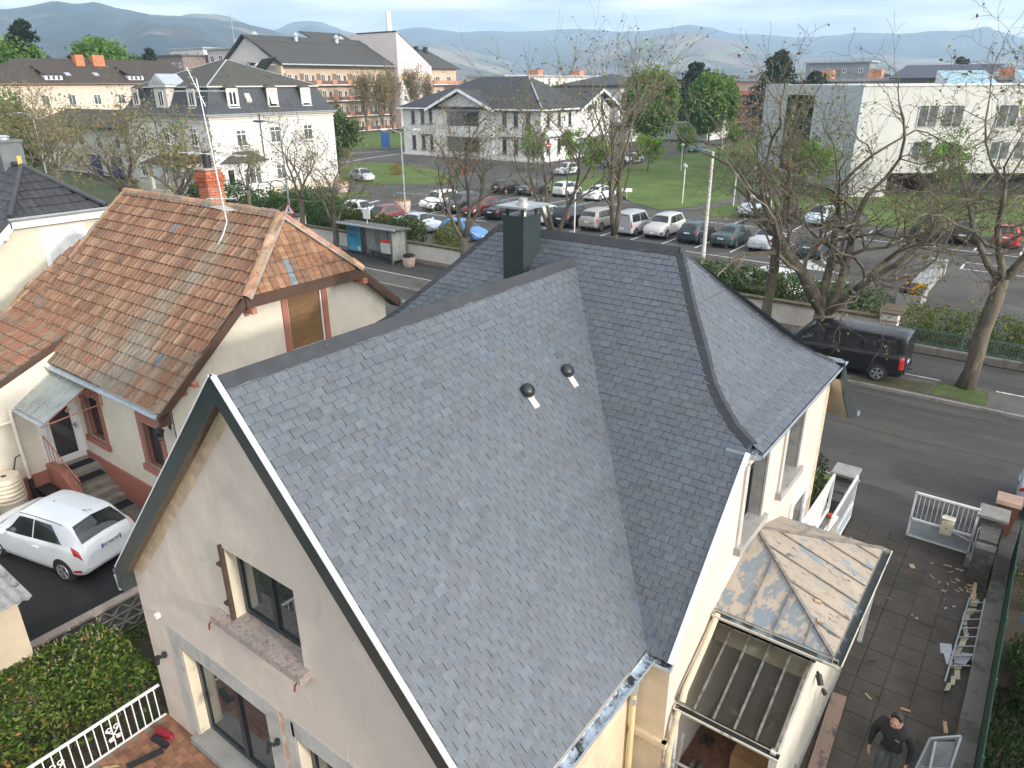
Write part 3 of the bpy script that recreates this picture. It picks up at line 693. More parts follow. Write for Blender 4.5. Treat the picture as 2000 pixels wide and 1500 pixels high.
# windows and doors of the house
def casement(name, parent, org, ex, ez, w_, h_, fr=.07, leaves=2, depth=.06, frame=ANTHRA, glassm=None, inward=(0, 1, 0), transom=None, bars=0, label=None):
    """window frame with leaves; org = lower left corner seen from outside, inward = direction into the wall"""
    glassm = glassm or G_mirror(); org, ex, ez, iv = Vector(org), Vector(ex), Vector(ez), Vector(inward)
    mb = MB()
    def bar(a0, a1, b0, b1, d0=0, d1=depth):
        c = org + ex * (a0 + a1) / 2 + ez * (b0 + b1) / 2 + iv * (d0 + d1) / 2
        mb.obox(c, ex * (a1 - a0) / 2, ez * (b1 - b0) / 2, iv * (d1 - d0) / 2)
    bar(0, fr, 0, h_); bar(w_ - fr, w_, 0, h_); bar(fr, w_ - fr, 0, fr); bar(fr, w_ - fr, h_ - fr, h_)
    lw = (w_ - 2 * fr) / leaves
    for i in range(1, leaves): bar(fr + lw * i - fr * .6, fr + lw * i + fr * .6, fr, h_ - fr, -.012, depth)
    if transom: bar(fr, w_ - fr, transom - fr / 2, transom + fr / 2, -.006, depth)
    for i in range(1, bars + 1): bar(fr, w_ - fr, h_ * i / (bars + 1) - .012, h_ * i / (bars + 1) + .012, .01, depth - .01)
    f = mb.build(name, frame, parent, label=label)
    mb = MB(); c = org + ex * w_ / 2 + ez * h_ / 2 + iv * (depth * .6)
    mb.obox(c, ex * (w_ / 2 - fr * .5), ez * (h_ / 2 - fr * .5), iv * .008)
    mb.build('pane', glassm, f)
    return f
PANE_ROOM = M('room_reflection_glass', (.05, .048, .04), rough=.02, var=.5, scale=1.5, spec=1.0)
fw = casement('window', house, (-8.79, 4.74, 3.44), (1, 0, 0), (0, 0, 1), 1.65, 1.29, fr=.085, leaves=2)
mb = MB(); mb.box(-9.20, -7.00, 4.36, 4.80, 3.28, 3.415); mb.build('sill', GRANITE, fw)
mb = MB(); mb.box(-8.83, -8.785, 4.50, 4.57, 3.42, 4.78); 
for z in (3.7, 4.42): mb.box(-8.90, -8.80, 4.47, 4.53, z, z + .04)
mb.build('shutter_hinge', M('rusty_iron', (.075, .045, .03), rough=.7, var=.3, scale=12), fw)
for x in (-9.17, -7.06):
    mb = MB(); mb.tube([(x, 4.50, 3.26), (x - .02, 4.38, 3.30), (x - .05, 4.34, 3.24), (x - .06, 4.33, 3.14)], .016, 6)
    mb.build('shutter_hook', M('red_brown_iron', (.17, .04, .03), rough=.6), fw)
for x0, w_ in ((-10.93, 2.53), (-7.66, 2.51)):
    dr = casement('terrace_door', house, (x0, 4.76, -.42), (1, 0, 0), (0, 0, 1), w_, 2.12, fr=.11, leaves=2)
    mb = MB(); mb.box(x0 - .1, x0 + w_ + .1, 4.40, 4.82, -.58, -.435); mb.build('sill', CONC, dr)
for x, z in ((-11.55, 1.20), (-8.12, 1.32)):
    mb = MB(); mb.cyl((x, 4.50, z - .03), .045, .09, 12); mb.tube([(x, 4.54, z), (x, 4.42, z)], .03, 10); mb.tube([(x - .10, 4.42, z - .02), (x - .13, 4.40, z - .20)], .042, 12); mb.tube([(x, 4.44, z + .02), (x - .10, 4.42, z - .01)], .022, 8)
    mb.build('wall_light', ANTHRA, house, auto=35)
mb = MB(); mb.box(-11.51, -11.43, 4.47, 4.55, 2.12, 2.20); mb.build('motion_sensor', WHITE_P, house)
for (v0, v1, z0, z1) in ((10.60, 11.62, 3.74, 5.18), (12.72, 13.74, 3.78, 5.26)):
    f = casement('window', house, (-3.36, v0, z0), (0, 1, 0), (0, 0, 1), v1 - v0, z1 - z0, fr=.06, inward=(-1, 0, 0), transom=1.0, glassm=GLASS)
    mb = MB()                                                      # stone surround and sill
    for a, b in ((v0 - .15, v0), (v1, v1 + .14)): mb = MB(); mb.box(-3.17, -3.12, a, b, z0 - .06, z1 + .1); mb.build('jamb', layered('pale_stone', (.50, .47, .43), [((.41, .38, .345), 4, .5, .7, None)], bump=.2), f)
    mb = MB(); mb.box(-3.36, -3.04, v0 - .20, v1 + .18, z0 - .14, z0 + .008); mb.build('sill', STONE, f)
f = casement('window', house, (-3.30, 13.95, 1.35), (0, 1, 0), (0, 0, 1), .9, 1.43, fr=.07, inward=(-1, 0, 0), frame=WHITE_P, glassm=GLASS)
mb = MB(); mb.box(-3.17, -3.11, 13.80, 13.95, 1.2, 2.9); mb.box(-3.17, -3.11, 14.85, 15.0, 1.2, 2.9); mb.box(-3.17, -3.11, 13.95, 14.85, 2.78, 2.9); mb.build('surround', WHITE_P, f)

# porch with a hipped sheet-metal roof, and the glazed lean-to in front of it
PEEL = layered('peeling_zinc', (.20, .222, .24), [((.39, .33, .265), 1.3, .50, .52, (1, .6, 1)), ((.36, .30, .24), 5.0, .54, .56, (1.4, .5, 1)), ((.19, .23, .26), 4.5, .56, .575, (1.2, .6, 1)), ((.36, .29, .22), 9, .62, .66, None)], rough=.62, bump=.08)
PEEL2 = layered('peeling_zinc_pale', (.365, .305, .24), [((.31, .265, .215), 1.2, .5, .65, None), ((.20, .235, .27), 2.6, .56, .60, (.5, 1.6, 1)), ((.27, .23, .185), 9, .56, .62, None), ((.10, .11, .12), 6, .62, .635, (.6, 1.4, 1))], rough=.62, bump=.08)
porch = thing('porch', 'entrance porch under a peeling tan and grey sheet metal hipped roof', 'porch', (-2.3, 11.0, 0))
ap = Vector((-3.16, 11.58, 3.52)); n1, n2 = Vector((-3.16, 9.78, 2.90)), Vector((-1.26, 9.78, 2.90)); f1, f2 = Vector((-3.16, 13.24, 2.90)), Vector((-1.26, 13.24, 2.90))
mb = MB(); mb.poly([n1, n2, ap], 0); mb.poly([n2, f2, ap], 1); mb.poly([f2, f1, ap], 1)
dn = Vector((0, 0, -.05)); mb.poly([n1 + dn, f1 + dn, f2 + dn, n2 + dn], 1)
def seam(a, b): mb.beam(Vector(a) + Vector((0, 0, .012)), Vector(b) + Vector((0, 0, .012)), .018, .035, 2)
def onhip(hp, k): return ap + (hp - ap) * k
for k in (.27, .52, .77): p = onhip(n2, k); seam((p.x, 9.79, 2.905), p)
for v in (10.25, 10.78, 11.3, 11.85, 12.4, 12.85):
    hp = n2 if v < 11.58 else f2; k = (v - 11.58) / (hp.y - 11.58); p = onhip(hp, k); seam((-1.27, v, 2.905), p)
for k in (.35, .7): p = onhip(f2, k); seam((p.x, 13.23, 2.905), p)
mb.beam(ap + Vector((0, 0, .015)), n2 + Vector((0, 0, .015)), .05, .04, 2); mb.beam(ap + Vector((0, 0, .015)), f2 + Vector((0, 0, .015)), .05, .04, 2)
proof = mb.build('roof', [PEEL, PEEL2, M('seam_metal', (.20, .18, .155), rough=.6, var=.3, scale=8)], porch)
mb = MB(); gutter(mb, [(-3.14, 9.70, 2.86), (-1.17, 9.70, 2.86)], (0, -1, 0), .07); gutter(mb, [(-1.18, 9.66, 2.86), (-1.18, 13.3, 2.86)], (1, 0, 0), .07)
mb.build('gutter', [layered('cream_gutter', (.60, .55, .45), [((.32, .30, .26), 5, .55, .62, None)], rough=.6), layered('dark_gutter', (.045, .055, .06), [((.22, .26, .29), 3, .55, .65, None)], rough=.6)], proof)
mb = MB()
PW = layered('porch_render', (.60, .555, .46), [((.46, .42, .35), 1.5, .5, .66, (1, 1, .4)), ((.30, .29, .26), 2.2, .66, .75, None)], bump=.15)
mb.box(-1.62, -1.52, 9.86, 13.0, 0, 2.84); mb.box(-3.16, -1.62, 12.9, 13.0, 0, 2.84); mb.box(-3.12, -1.62, 9.86, 9.92, 2.2, 2.84)
mb.prism([(-1.52, 8.4, 0), (-1.52, 9.86, 0), (-1.52, 9.86, 2.55), (-1.52, 8.4, 1.86)], (-.09, 0, 0))
mb.box(-1.54, -1.48, 9.9, 13.0, 0, .35, 1)
mb.build('wall', [PW, STONE], porch)
mb = MB(); mb.box(-3.14, -1.62, 8.3, 12.9, .02, .2); mb.build('floor', M('porch_floor_tile', (.15, .075, .045), var=.3, scale=8, rough=.6), porch)
lean = thing('glazed_lean_to', 'grimy wired-glass lean-to canopy with rusty glazing bars beside the porch', 'canopy', (-2.3, 9.2, 1.9))
GL = layered('wired_glass', (.17, .16, .13), [((.15, .13, .09), 1.2, .5, .62, None), ((.38, .37, .32), 3, .60, .70, None), ((.05, .05, .04), 9, .66, .68, None)], rough=.18, spec=.6)
t_ = GL.node_tree; b_ = t_.nodes['Principled BSDF']; tr_ = t_.nodes.new('ShaderNodeBsdfTransparent'); ms_ = t_.nodes.new('ShaderNodeMixShader'); ms_.inputs[0].default_value = .22
tr_.inputs[0].default_value = (.62, .62, .56, 1)
t_.links.new(tr_.outputs[0], ms_.inputs[1]); t_.links.new(b_.outputs[0], ms_.inputs[2]); t_.links.new(ms_.outputs[0], [n for n in t_.nodes if n.type == 'OUTPUT_MATERIAL'][0].inputs[0])
mb = MB(); gx = [-3.14, -2.84, -2.53, -2.20, -1.87, -1.56]
for a, b in zip(gx, gx[1:]): mb.add([(a + .012, 8.46, 1.97), (b - .012, 8.46, 1.97), (b - .012, 9.93, 2.60), (a + .012, 9.93, 2.60)], [(0, 1, 2, 3)])
mb.build('glass', GL, lean)
mb = MB()
for x in gx: mb.beam((x, 8.44, 1.985), (x, 9.95, 2.63), .03, .045)
mb.box(-3.14, -1.5, 9.86, 9.97, 2.58, 2.66)
mb.build('glazing_bar', layered('flaking_white_bar', (.20, .19, .175), [((.09, .08, .07), 9, .44, .62, None)], rough=.8), lean)
mb = MB(); gutter(mb, [(-3.14, 8.38, 1.93), (-1.5, 8.38, 1.93)], (0, -1, 0), .06); mb.build('gutter', [layered('cream_gutter2', (.62, .58, .48), [((.30, .28, .24), 4, .55, .62, None)]), M('gutter_muck', (.02, .02, .018))], lean)
mb = MB(); mb.box(-1.64, -1.56, 8.42, 8.50, 0, 1.95); mb.beam((-1.60, 8.46, .2), (-1.58, 9.4, 2.1), .07, .05); mb.box(-3.14, -3.08, 8.42, 8.50, 0, 1.9)
mb.build('post', WHITE_P, lean)

# ------------------------------------------------------------------ neighbour with the clay tile roof
def tiles(mb, fmap, poly, w=.212, c=.345, seed=0, col=None, m=0, th=.036, rib=.036):
    r = random.Random(seed); poly = ccw(poly)
    s0 = min(p[0] for p in poly); s1 = max(p[0] for p in poly); t0 = min(p[1] for p in poly); t1 = max(p[1] for p in poly)
    pr = [(0, .004), (.10, rib), (.20, rib), (.32, .010), (.58, .012), (.66, .020), (.74, .011), (.90, .010), (1.0, .004)]
    def inside(p):
        return all((b[0] - a[0]) * (p[1] - a[1]) - (b[1] - a[1]) * (p[0] - a[0]) >= -.02 for a, b in zip(poly, poly[1:] + poly[:1]))
    row = 0; t = t0
    while t < t1:
        s = s0; dz = r.uniform(-.004, .004)
        while s < s1 - .01:
            mid = (s + w / 2, t + c / 2)
            if inside(mid) or inside((s + w * .3, t + c * .7)) or inside((s + w * .7, t + c * .7)):
                mb.col = col(s, t, r); tt = min(t + c * 1.04, t1); j = r.uniform(-.006, .006)
                P = [fmap(s + w * a, t + j, h + th + dz) for a, h in pr]; Q = [fmap(s + w * a, tt, h) for a, h in pr]; B = [fmap(s + w * a, t + j + .08, -.015) for a, h in pr]
                n = len(pr)
                mb.add(P + Q + B, [(i, i + 1, n + i + 1, n + i) for i in range(n - 1)] + [(2 * n + i, 2 * n + i + 1, i + 1, i) for i in range(n - 1)], m)
            s += w
        t += c; row += 1
CLAY = layered('clay_tile', (.86, .86, .86), [((.62, .58, .52), 9, .48, .62, (2.2, .25, .25)), ((.30, .29, .26), 8, .60, .70, None), ((.72, .70, .60), 9, .66, .72, None)], rough=.92, bump=.3, bscale=50)
t_ = CLAY.node_tree; b_ = t_.nodes['Principled BSDF']; s_ = b_.inputs['Base Color'].links[0].from_socket
at_ = t_.nodes.new('ShaderNodeAttribute'); at_.attribute_name = 'tint'; mu_ = t_.nodes.new('ShaderNodeMixRGB'); mu_.blend_type = 'MULTIPLY'; mu_.inputs[0].default_value = 1
t_.links.new(s_, mu_.inputs[1]); t_.links.new(at_.outputs['Color'], mu_.inputs[2]); t_.links.new(mu_.outputs[0], b_.inputs['Base Color'])
def claycol(base=((.275, .150, .095), (.305, .175, .11), (.245, .13, .085), (.23, .145, .10), (.335, .21, .135)), grey=None):
    def f(s, t, r):
        c = list(r.choice(base)); k = r.uniform(.82, 1.12); c = [x * k for x in c]
        if grey:
            g = grey(s, t, r)
            if g > 0: gc = (.27, .245, .20); c = [a * (1 - g) + b * g for a, b in zip(c, gc)]
        if r.random() < .004: c = [.16, .19, .23]
        return tuple(c)
    return f
NB = thing('tile_roofed_house', 'cream house with a weathered orange clay tile roof and a brick chimney', 'house', (-20, 11, 0))
KN, NE, NZ, NRV, NRZ = .884, 7.4, 3.85, 11.95, 7.88
CN = math.hypot(1, KN)
fN = plane_map((0, NE, NZ), (1, 0, 0), (0, 1 / CN, KN / CN))
TN = (NRV - NE) * CN; hipT = (10.05 - NE) * CN
def greyzone(s, t, r):                                             # lichen streak below the aerial
    d = abs(s - (-18.3 - .12 * (5.2 - t) + .3 * math.sin(t * 2)))
    g = max(0, 1 - d / (.55 + .25 * max(0, 4.6 - t) * .6)) * (1 if t < 5.3 else 0)
    g = g * r.uniform(.4, 1.25) + (.35 if t < 1.6 and r.random() < .5 else 0)
    return max(0, min(.95, g))
roof = MB()
tiles(roof, fN, [(-22.1, 0), (-15.98, 0), (-15.98, hipT), (-16.55, TN), (-22.1, TN)], seed=3, col=claycol(grey=greyzone), th=.036)
tiles(roof, fN, [(-22.1 - 13 * .212, 0), (-22.1, 0), (-22.1, TN), (-22.1 - 13 * .212, TN)], seed=13, col=claycol(), th=.036)
tiles(roof, fN, [(-26.2, .75), (-22.1, .75), (-22.1, 1.5 * CN), (-26.2, 1.5 * CN)], seed=4, col=claycol(((.30, .155, .095), (.275, .145, .09), (.29, .18, .115))))
tiles(roof, fN, [(-26.1, 1.4 * CN), (-24.7, 1.4 * CN), (-24.7, 3.8 * CN)], seed=14, col=claycol())
fW = plane_map((0, 4.2, 2.78), (1, 0, 0), (0, 3.85, 1.67))
tiles(roof, fW, [(-28, 0), (-22.1, 0), (-22.1, 4.2), (-28, 4.2)], seed=6, col=claycol(((.30, .15, .095), (.275, .14, .09), (.27, .17, .115), (.24, .19, .145))))
# half hip facing the camera's right: mossy, streaked
hx = [(-15.86, 6.12), (-16.55, 7.88)]
HL = math.hypot(.69, 1.76); fH = plane_map((-15.86, NRV, 6.12), (0, 1, 0), (-.85, 0, 1.72))
def hipcol(s, t, r):
    c = list(r.choice(((.36, .185, .105), (.32, .165, .095), (.40, .235, .14)))); g = r.random() * (.75 if t < 1.2 else .3)
    c = [a * (1 - g) + b * g for a, b in zip(c, (.16, .10, .075))]
    if abs(s + .45) < .09 and t < .65: c = [.20, .25, .28]
    return tuple(c)
tiles(roof, fH, [(-1.92, 0), (1.92, 0), (.05, HL), (-.05, HL)], seed=8, col=hipcol, w=.2, c=.36)
roof.col = (.3, .3, .3)
fpN = [(11.95, 7.88), (15.3, 4.9)]
roof.poly([(-16.55, 11.95, 7.88), (-24.85, 11.95, 7.88), (-24.85, 15.3, 4.9), (-15.95, 15.3, 4.9), (-15.95, 13.85, 6.12)][::-1])
roof.poly([fN(a, b, -.02) for a, b in ((-24.8, 1.0), (-16, 0), (-16, hipT), (-16.6, TN), (-24.8, TN))])
nroof = roof.build('roof', CLAY, NB, colors=True)
def ridge_tiles(mb, a, b, r=.11, step=.38, seed=0, sc_=1.):
    rr = random.Random(seed); a, b = Vector(a), Vector(b); n = max(1, int((b - a).length / step)); d = (b - a) / n
    side = d.cross(Vector((0, 0, 1))).normalized(); up = side.cross(d).normalized()
    for i in range(n):
        p = a + d * i; q = p + d * 1.05; cc = rr.choice(((.42, .25, .16), (.46, .28, .19), (.36, .26, .19), (.55, .33, .22))); mb.col = tuple(x * rr.uniform(.85, 1.1) for x in cc)
        ra, rb = r * 1.12, r * .94; jit = up * rr.uniform(-.01, .012)
        A_ = [p + jit + side * ra * math.cos(t) + up * ra * math.sin(t) for t in [math.pi * k / 6 for k in range(7)]]
        B_ = [q + jit + side * rb * math.cos(t) + up * rb * math.sin(t) for t in [math.pi * k / 6 for k in range(7)]]
        mb.add(A_ + B_, [(k, k + 1, 8 + k, 7 + k) for k in range(6)] + [tuple(range(7))[::-1]])
        mb.col = (.42, .38, .33); mb.beam(p - up * .02 + side * ra, q - up * .02 + side * ra, .05, .05); mb.beam(p - up * .02 - side * ra, q - up * .02 - side * ra, .05, .05)
mb = MB()
ridge_tiles(mb, (-24.9, NRV, NRZ - .03), (-16.7, NRV, NRZ - .03), .10, seed=1)
ridge_tiles(mb, (-16.7, NRV, 7.84), (-15.85, 10.03, 6.12), .12, seed=2); ridge_tiles(mb, (-16.7, NRV, 7.84), (-15.85, 13.87, 6.12), .11, seed=3)
ridge_tiles(mb, (-24.92, 12.0, 7.88), (-24.92, 9.8, 5.98), .09, .36, seed=4); ridge_tiles(mb, (-25.3, 9.9, 6.0), (-26.2, 7.9, 4.3), .06, .36, seed=5)
mb.build('ridge_tile', CLAY, nroof, colors=True)
BROWN = M('brown_fascia', (.085, .050, .036), rough=.4, var=.12, scale=2)
REDP = layered('salmon_paint', (.36, .145, .105), [((.29, .115, .085), 2.0, .5, .7, None)], rough=.8)
CREAMW = layered('cream_wall', (.64, .585, .49), [((.62, .56, .45), .8, .5, .68, (1, 1, .4))], rough=.9, bump=.12, bscale=80)
mb = MB(); up = Vector((0, 0, 1))
def fascia(a, b, ht=.26, drop=.02, out=(1, 0, 0)):
    a, b, o = Vector(a), Vector(b), Vector(out)
    mb.prism([a, b, b - up * ht, a - up * ht], o * .04)
    mb.poly([a - up * ht, b - up * ht, b - up * ht - o * .4, a - up * ht - o * .4])
fascia((-15.93, 7.36, 3.90), (-15.93, 10.06, 6.16)); fascia((-15.88, 10.02, 6.13), (-15.88, 13.9, 6.13), .30); fascia((-15.93, 13.86, 6.14), (-15.93, 15.35, 4.88), .28)
mb.box(-15.97, -15.89, 7.30, 7.60, 3.55, 3.85)
mb.build('fascia', BROWN, nroof); mb = MB(); fascia((-22.06, 8.1, 4.50), (-22.06, 4.2, 2.80), .22); mb.build('fascia', BROWN, nroof)
mb = MB(); gutter(mb, [(-22.0, 7.32, 3.78), (-15.97, 7.32, 3.78)], (0, -1, 0), .07); mb.build('gutter', [ZINC, ZINC], nroof); mb = MB(); gutter(mb, [(-20, 15.4, 4.8), (-15.8, 15.4, 4.8)], (0, 1, 0), .07)
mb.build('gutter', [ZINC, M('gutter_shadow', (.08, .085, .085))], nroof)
mb = MB()
NW1 = rect(-21.25, -20.35, 1.62, 3.0); NW2 = rect(-17.95, -17.05, 1.72, 3.02)
wall(mb, [(-21.9, 0), (-16.25, 0), (-16.25, 4.2), (-21.9, 4.2)], [NW1, NW2], (0, 7.79, 0), (1, 0, 0), (0, 0, 1), 0, (0, .18, 0), 1)
SW = rect(11.42, 12.60, 4.2, 5.72)
wall(mb, [(7.79, 0), (15.0, 0), (15.0, 5.0), (13.9, 6.1), (10.0, 6.1), (7.79, 4.2)], [SW], (-16.2, 0, 0), (0, 1, 0), (0, 0, 1), 0, (-.15, 0, 0), 0)
DR = rect(6.86, 7.72, .80, 2.9)
wall(mb, [(3.0, 0), (7.79, 0), (7.79, 4.2), (4.2, 2.7), (3.0, 2.3)], [DR], (-21.9, 0, 0), (0, 1, 0), (0, 0, 1), 0, (-.12, 0, 0), 0)
mb.poly([(-30, 3.0, 0), (-21.9, 3.0, 0), (-21.9, 3.0, 2.3), (-30, 3.0, 2.3)]); mb.poly([(-24.7, 7.8, 0), (-24.7, 15, 0), (-24.7, 15, 5), (-24.7, 11.9, 7.6), (-24.7, 7.8, 4.1)][::-1])
nwall = mb.build('wall', [CREAMW, REDP], NB)
mb = MB(); mb.box(-21.9, -16.14, 7.745, 7.8, 0, .95); mb.box(-16.2, -16.15, 7.8, 15, 0, .95); mb.box(-21.95, -21.85, 3.0, 6.8, 0, .78); mb.build('plinth', REDP, nwall)
mb = MB(); mb.box(-16.25, -16.08, 8.0, 8.2, 4.05, 4.2); mb.beam((-16.3, 13.9, 5.75), (-15.75, 13.9, 5.75), .14, .14); mb.beam((-16.3, 10.15, 5.75), (-15.75, 10.15, 5.75), .14, .14); mb.beam((-16.3, 8.3, 4.35), (-15.75, 8.3, 4.35), .12, .12); mb.build('rafter_end', M('terracotta_paint', (.42, .17, .11), rough=.7), nroof)
for (x0, x1, z0, z1) in ((-21.25, -20.35, 1.62, 3.0), (-17.95, -17.05, 1.72, 3.02)):
    f = casement('window', NB, (x0, 7.93, z0), (1, 0, 0), (0, 0, 1), x1 - x0, z1 - z0, fr=.06, leaves=1, frame=M('dark_wood_frame', (.06, .035, .025)))
    mb = MB(); w_ = .19
    mb.box(x0 - w_, x0, 7.76, 7.80, z0 - .02, z1 + .2); mb.box(x1, x1 + w_, 7.76, 7.80, z0 - .02, z1 + .2); mb.box(x0, x1, 7.76, 7.80, z1, z1 + .2); mb.box(x0 - w_ - .05, x1 + w_ + .05, 7.70, 7.82, z0 - .2, z0 - .02)
    mb.build('surround', REDP, f)
    mb = MB()
    for a, b in (((x0 + .02, z0), (x0 + .02, z1)), ((x1 - .02, z0), (x1 - .02, z1)), ((x0, z1 - .02), (x1, z1 - .02)), ((x0, z0 + .02), (x1, z0 + .02))): mb.beam((a[0], 7.79, a[1]), (b[0], 7.79, b[1]), .03, .03)
    mb.build('shutter_rail', STEEL, f)
# shuttered window in the gable
f = None
mb = MB(); v0, v1, z0, z1 = 11.42, 12.60, 4.2, 5.72
mb.box(-16.21, -16.15, v0 - .17, v0, z0 - .02, z1 + .18); mb.box(-16.21, -16.15, v1, v1 + .17, z0 - .02, z1 + .18); mb.box(-16.21, -16.15, v0, v1, z1, z1 + .18); mb.box(-16.21, -16.12, v0 - .22, v1 + .22, z0 - .18, z0 - .02)
f = mb.build('window', REDP, NB)
mb = MB()
for i in range(27): 
    zz = z0 + .04 + i * .055; mb.prism([(-16.26, v0 + .05, zz), (-16.26, v1 - .05, zz), (-16.26, v1 - .05, zz + .048), (-16.26, v0 + .05, zz + .048)], (.016, 0, 0))
mb.build('roller_shutter', M('brown_shutter', (.20, .115, .05), rough=.55, var=.15, scale=1.2, stretch=(1, 1, 8)), f)
mb = MB()
for v in (v0 + .02, v1 - .02): mb.box(-16.24, -16.2, v - .02, v + .02, z0, z1)
mb.box(-16.24, -16.2, v0, v1, z0, z0 + .03); mb.build('shutter_rail', WHITE_P, f)
# door, canopy, steps
d = MB(); d.box(-21.98, -21.90, 6.86, 7.0, .80, 2.9); d.box(-21.98, -21.90, 7.58, 7.72, .80, 2.9); d.box(-21.98, -21.90, 7.0, 7.58, .80, .98); d.box(-21.98, -21.90, 7.0, 7.58, 2.72, 2.9)
d.box(-21.93, -21.84, 6.70, 6.86, .78, 3.0); d.box(-21.93, -21.84, 7.72, 7.79, .78, 3.0)
do = d.build('door', WHITE_P, NB); mb = MB(); mb.box(-21.95, -21.93, 6.98, 7.6, .96, 2.74); mb.build('pane', G_mirror(), do)
mb = MB(); mb.box(-21.9, -21.82, 7.62, 7.65, 1.75, 1.9); mb.beam((-21.83, 7.64, 1.85), (-21.83, 7.52, 1.85), .03, .03); mb.build('handle', STEEL, do)
can = thing('glass_canopy', 'sloping glass door canopy on a red wrought iron bracket', 'canopy', (-21, 7, 3.2))
CGL = layered('canopy_glass', (.50, .53, .50), [((.30, .32, .30), .9, .5, .65, None)], rough=.12, spec=.7)
t_ = CGL.node_tree; b_ = t_.nodes['Principled BSDF']; tr_ = t_.nodes.new('ShaderNodeBsdfTransparent'); ms_ = t_.nodes.new('ShaderNodeMixShader'); ms_.inputs[0].default_value = .5; tr_.inputs[0].default_value = (.85, .9, .88, 1)
t_.links.new(tr_.outputs[0], ms_.inputs[1]); t_.links.new(b_.outputs[0], ms_.inputs[2]); t_.links.new(ms_.outputs[0], [n for n in t_.nodes if n.type == 'OUTPUT_MATERIAL'][0].inputs[0])
mb = MB(); c0, c1, c2, c3 = Vector((-21.88, 7.72, 3.76)), Vector((-20.0, 7.72, 3.68)), Vector((-20.0, 6.3, 2.90)), Vector((-21.88, 6.3, 2.86)); mb.prism([c0, c1, c2, c3], (0, 0, .012)); mb.build('glass', CGL, can)
mb = MB()
for k in (0, .27, .5, .74, 1): mb.beam(c0.lerp(c1, k) + up * .02, c3.lerp(c2, k) + up * .02, .03, .03)
mb.beam(c0.lerp(c3, .5) - up * .03, c1.lerp(c2, .5) - up * .03, .03, .03); mb.build('glazing_bar', STEEL, can)
mb = MB(); gutter(mb, [c3 + Vector((0, -.06, -.04)), c2 + Vector((0, -.06, -.04))], (0, -1, 0), .055); mb.build('gutter', [ZINC, ZINC], can)
mb = MB(); IR = M('red_iron', (.40, .16, .11), rough=.6)
mb.tube([c1, c2], .02, 6); mb.tube([Vector((-20, 7.76, 2.95)), c2 - up * .05], .02, 6); mb.tube([Vector((-20, 7.77, 2.9)), Vector((-20, 7.77, 3.7))], .018, 6)
for q, rr in (((-20, 7.52, 3.32), .15), ((-20, 7.2, 3.18), .11), ((-20, 6.9, 3.06), .07)):
    mb.tube([Vector(q) + Vector((0, rr * (1 - t * .045) * math.cos(t * .6), rr * (1 - t * .045) * math.sin(t * .6))) for t in range(18)], .011, 5)
mb.build('bracket', IR, can)
STEP = layered('granite_step', (.26, .235, .205), [((.18, .16, .14), 3, .5, .62, None), ((.33, .30, .27), 30, .56, .66, None)], bump=.2)
st = MB(); st.box(-21.88, -20.95, 6.85, 7.74, 0, .78)
for i in range(4): st.box(-20.95 + i * .28, -20.67 + i * .28, 6.85, 7.74, 0, .62 - i * .155)
so = st.build('steps', STEP, NB)
mb = MB(); mb.prism([(-21.85, 6.62, 0), (-21.85, 6.62, .98), (-20.9, 6.62, .98), (-19.85, 6.62, .25), (-19.85, 6.62, 0)], (0, .22, 0)); mb.build('cheek_wall', REDP, so)
mb = MB(); A_, B_ = Vector((-21.8, 6.72, 1.85)), Vector((-19.95, 6.72, 1.0)); mb.tube([A_, B_], .02, 6)
for k in range(9): p = A_.lerp(B_, k / 8); mb.tube([p, (p.x, p.y, max(.25, p.z - .88))], .009, 5)
mb.build('railing', IR, so)
for n_, (x0, x1, y0, y1, z) in enumerate(((-21.6, -21.25, 7.0, 7.7, .785), (-20.95, -20.6, 6.95, 7.66, .625), (-19.75, -19.35, 6.95, 7.72, .01))):
    mb = MB(); mb.box(x0, x1, y0, y1, z, z + .012)
    set_props(mb.build('doormat', M('black_mat', (.012, .012, .013), rough=.95)), ('black doormat right at the white glazed door', 'black doormat lying on the upper granite steps', 'black doormat on the ground below the granite steps')[n_], 'doormat')
mb = MB(); mb.tube([(-21.80, 6.15, 2.9), (-21.78, 6.12, 2.72), (-21.72, 6.1, 2.4), (-21.70, 6.1, .78)], .05, 10); mb.tube([(-21.8, 5.0, 2.55), (-21.75, 6.1, 2.55)], .045, 8); mb.tube([(-21.7, 6.1, 1.65), (-21.7, 6.1, 1.52)], .065, 10)
mb.build('downpipe', CREAMW, NB); mb = MB(); mb.tube([(-21.70, 6.1, .8), (-21.68, 6.1, .1)], .062, 10); mb.build('pipe_shoe', BLACKR, NB)
mb = MB(); BR = None
# brick chimney on the ridge
BRICK = M('brick_red', (.40, .11, .05), var=.25, scale=9, rough=.9, tint=True, bump=.3)
cb = MB()
def brick_course(x0, x1, y0, y1, z, h, off):
    def runs(a, b):
        L_ = b - a; n = max(1, round(L_ / .22)); w = L_ / n; xs = [a + w * (i + off) for i in range(-1, n + 1)]
        return [(max(a, q), min(b, q + w)) for q in xs if min(b, q + w) - max(a, q) > .02]
    for a, b in runs(x0, x1):
        k = rnd.uniform(.75, 1.2); cb.col = (k, k * rnd.uniform(.85, 1.1), k)
        cb.box(a + .009, b - .009, y0 - .006, y0 + .05, z + .009, z + h - .009); cb.box(a + .009, b - .009, y1 - .05, y1 + .006, z + .009, z + h - .009)
    for a, b in runs(y0, y1):
        k = rnd.uniform(.75, 1.2); cb.col = (k, k * rnd.uniform(.85, 1.1), k)
        cb.box(x1 - .05, x1 + .006, a + .009, b - .009, z + .009, z + h - .009); cb.box(x0 - .006, x0 + .05, a + .009, b - .009, z + .009, z + h - .009)
bx0, bx1, by0, by1 = -20.70, -20.18, 12.08, 12.58
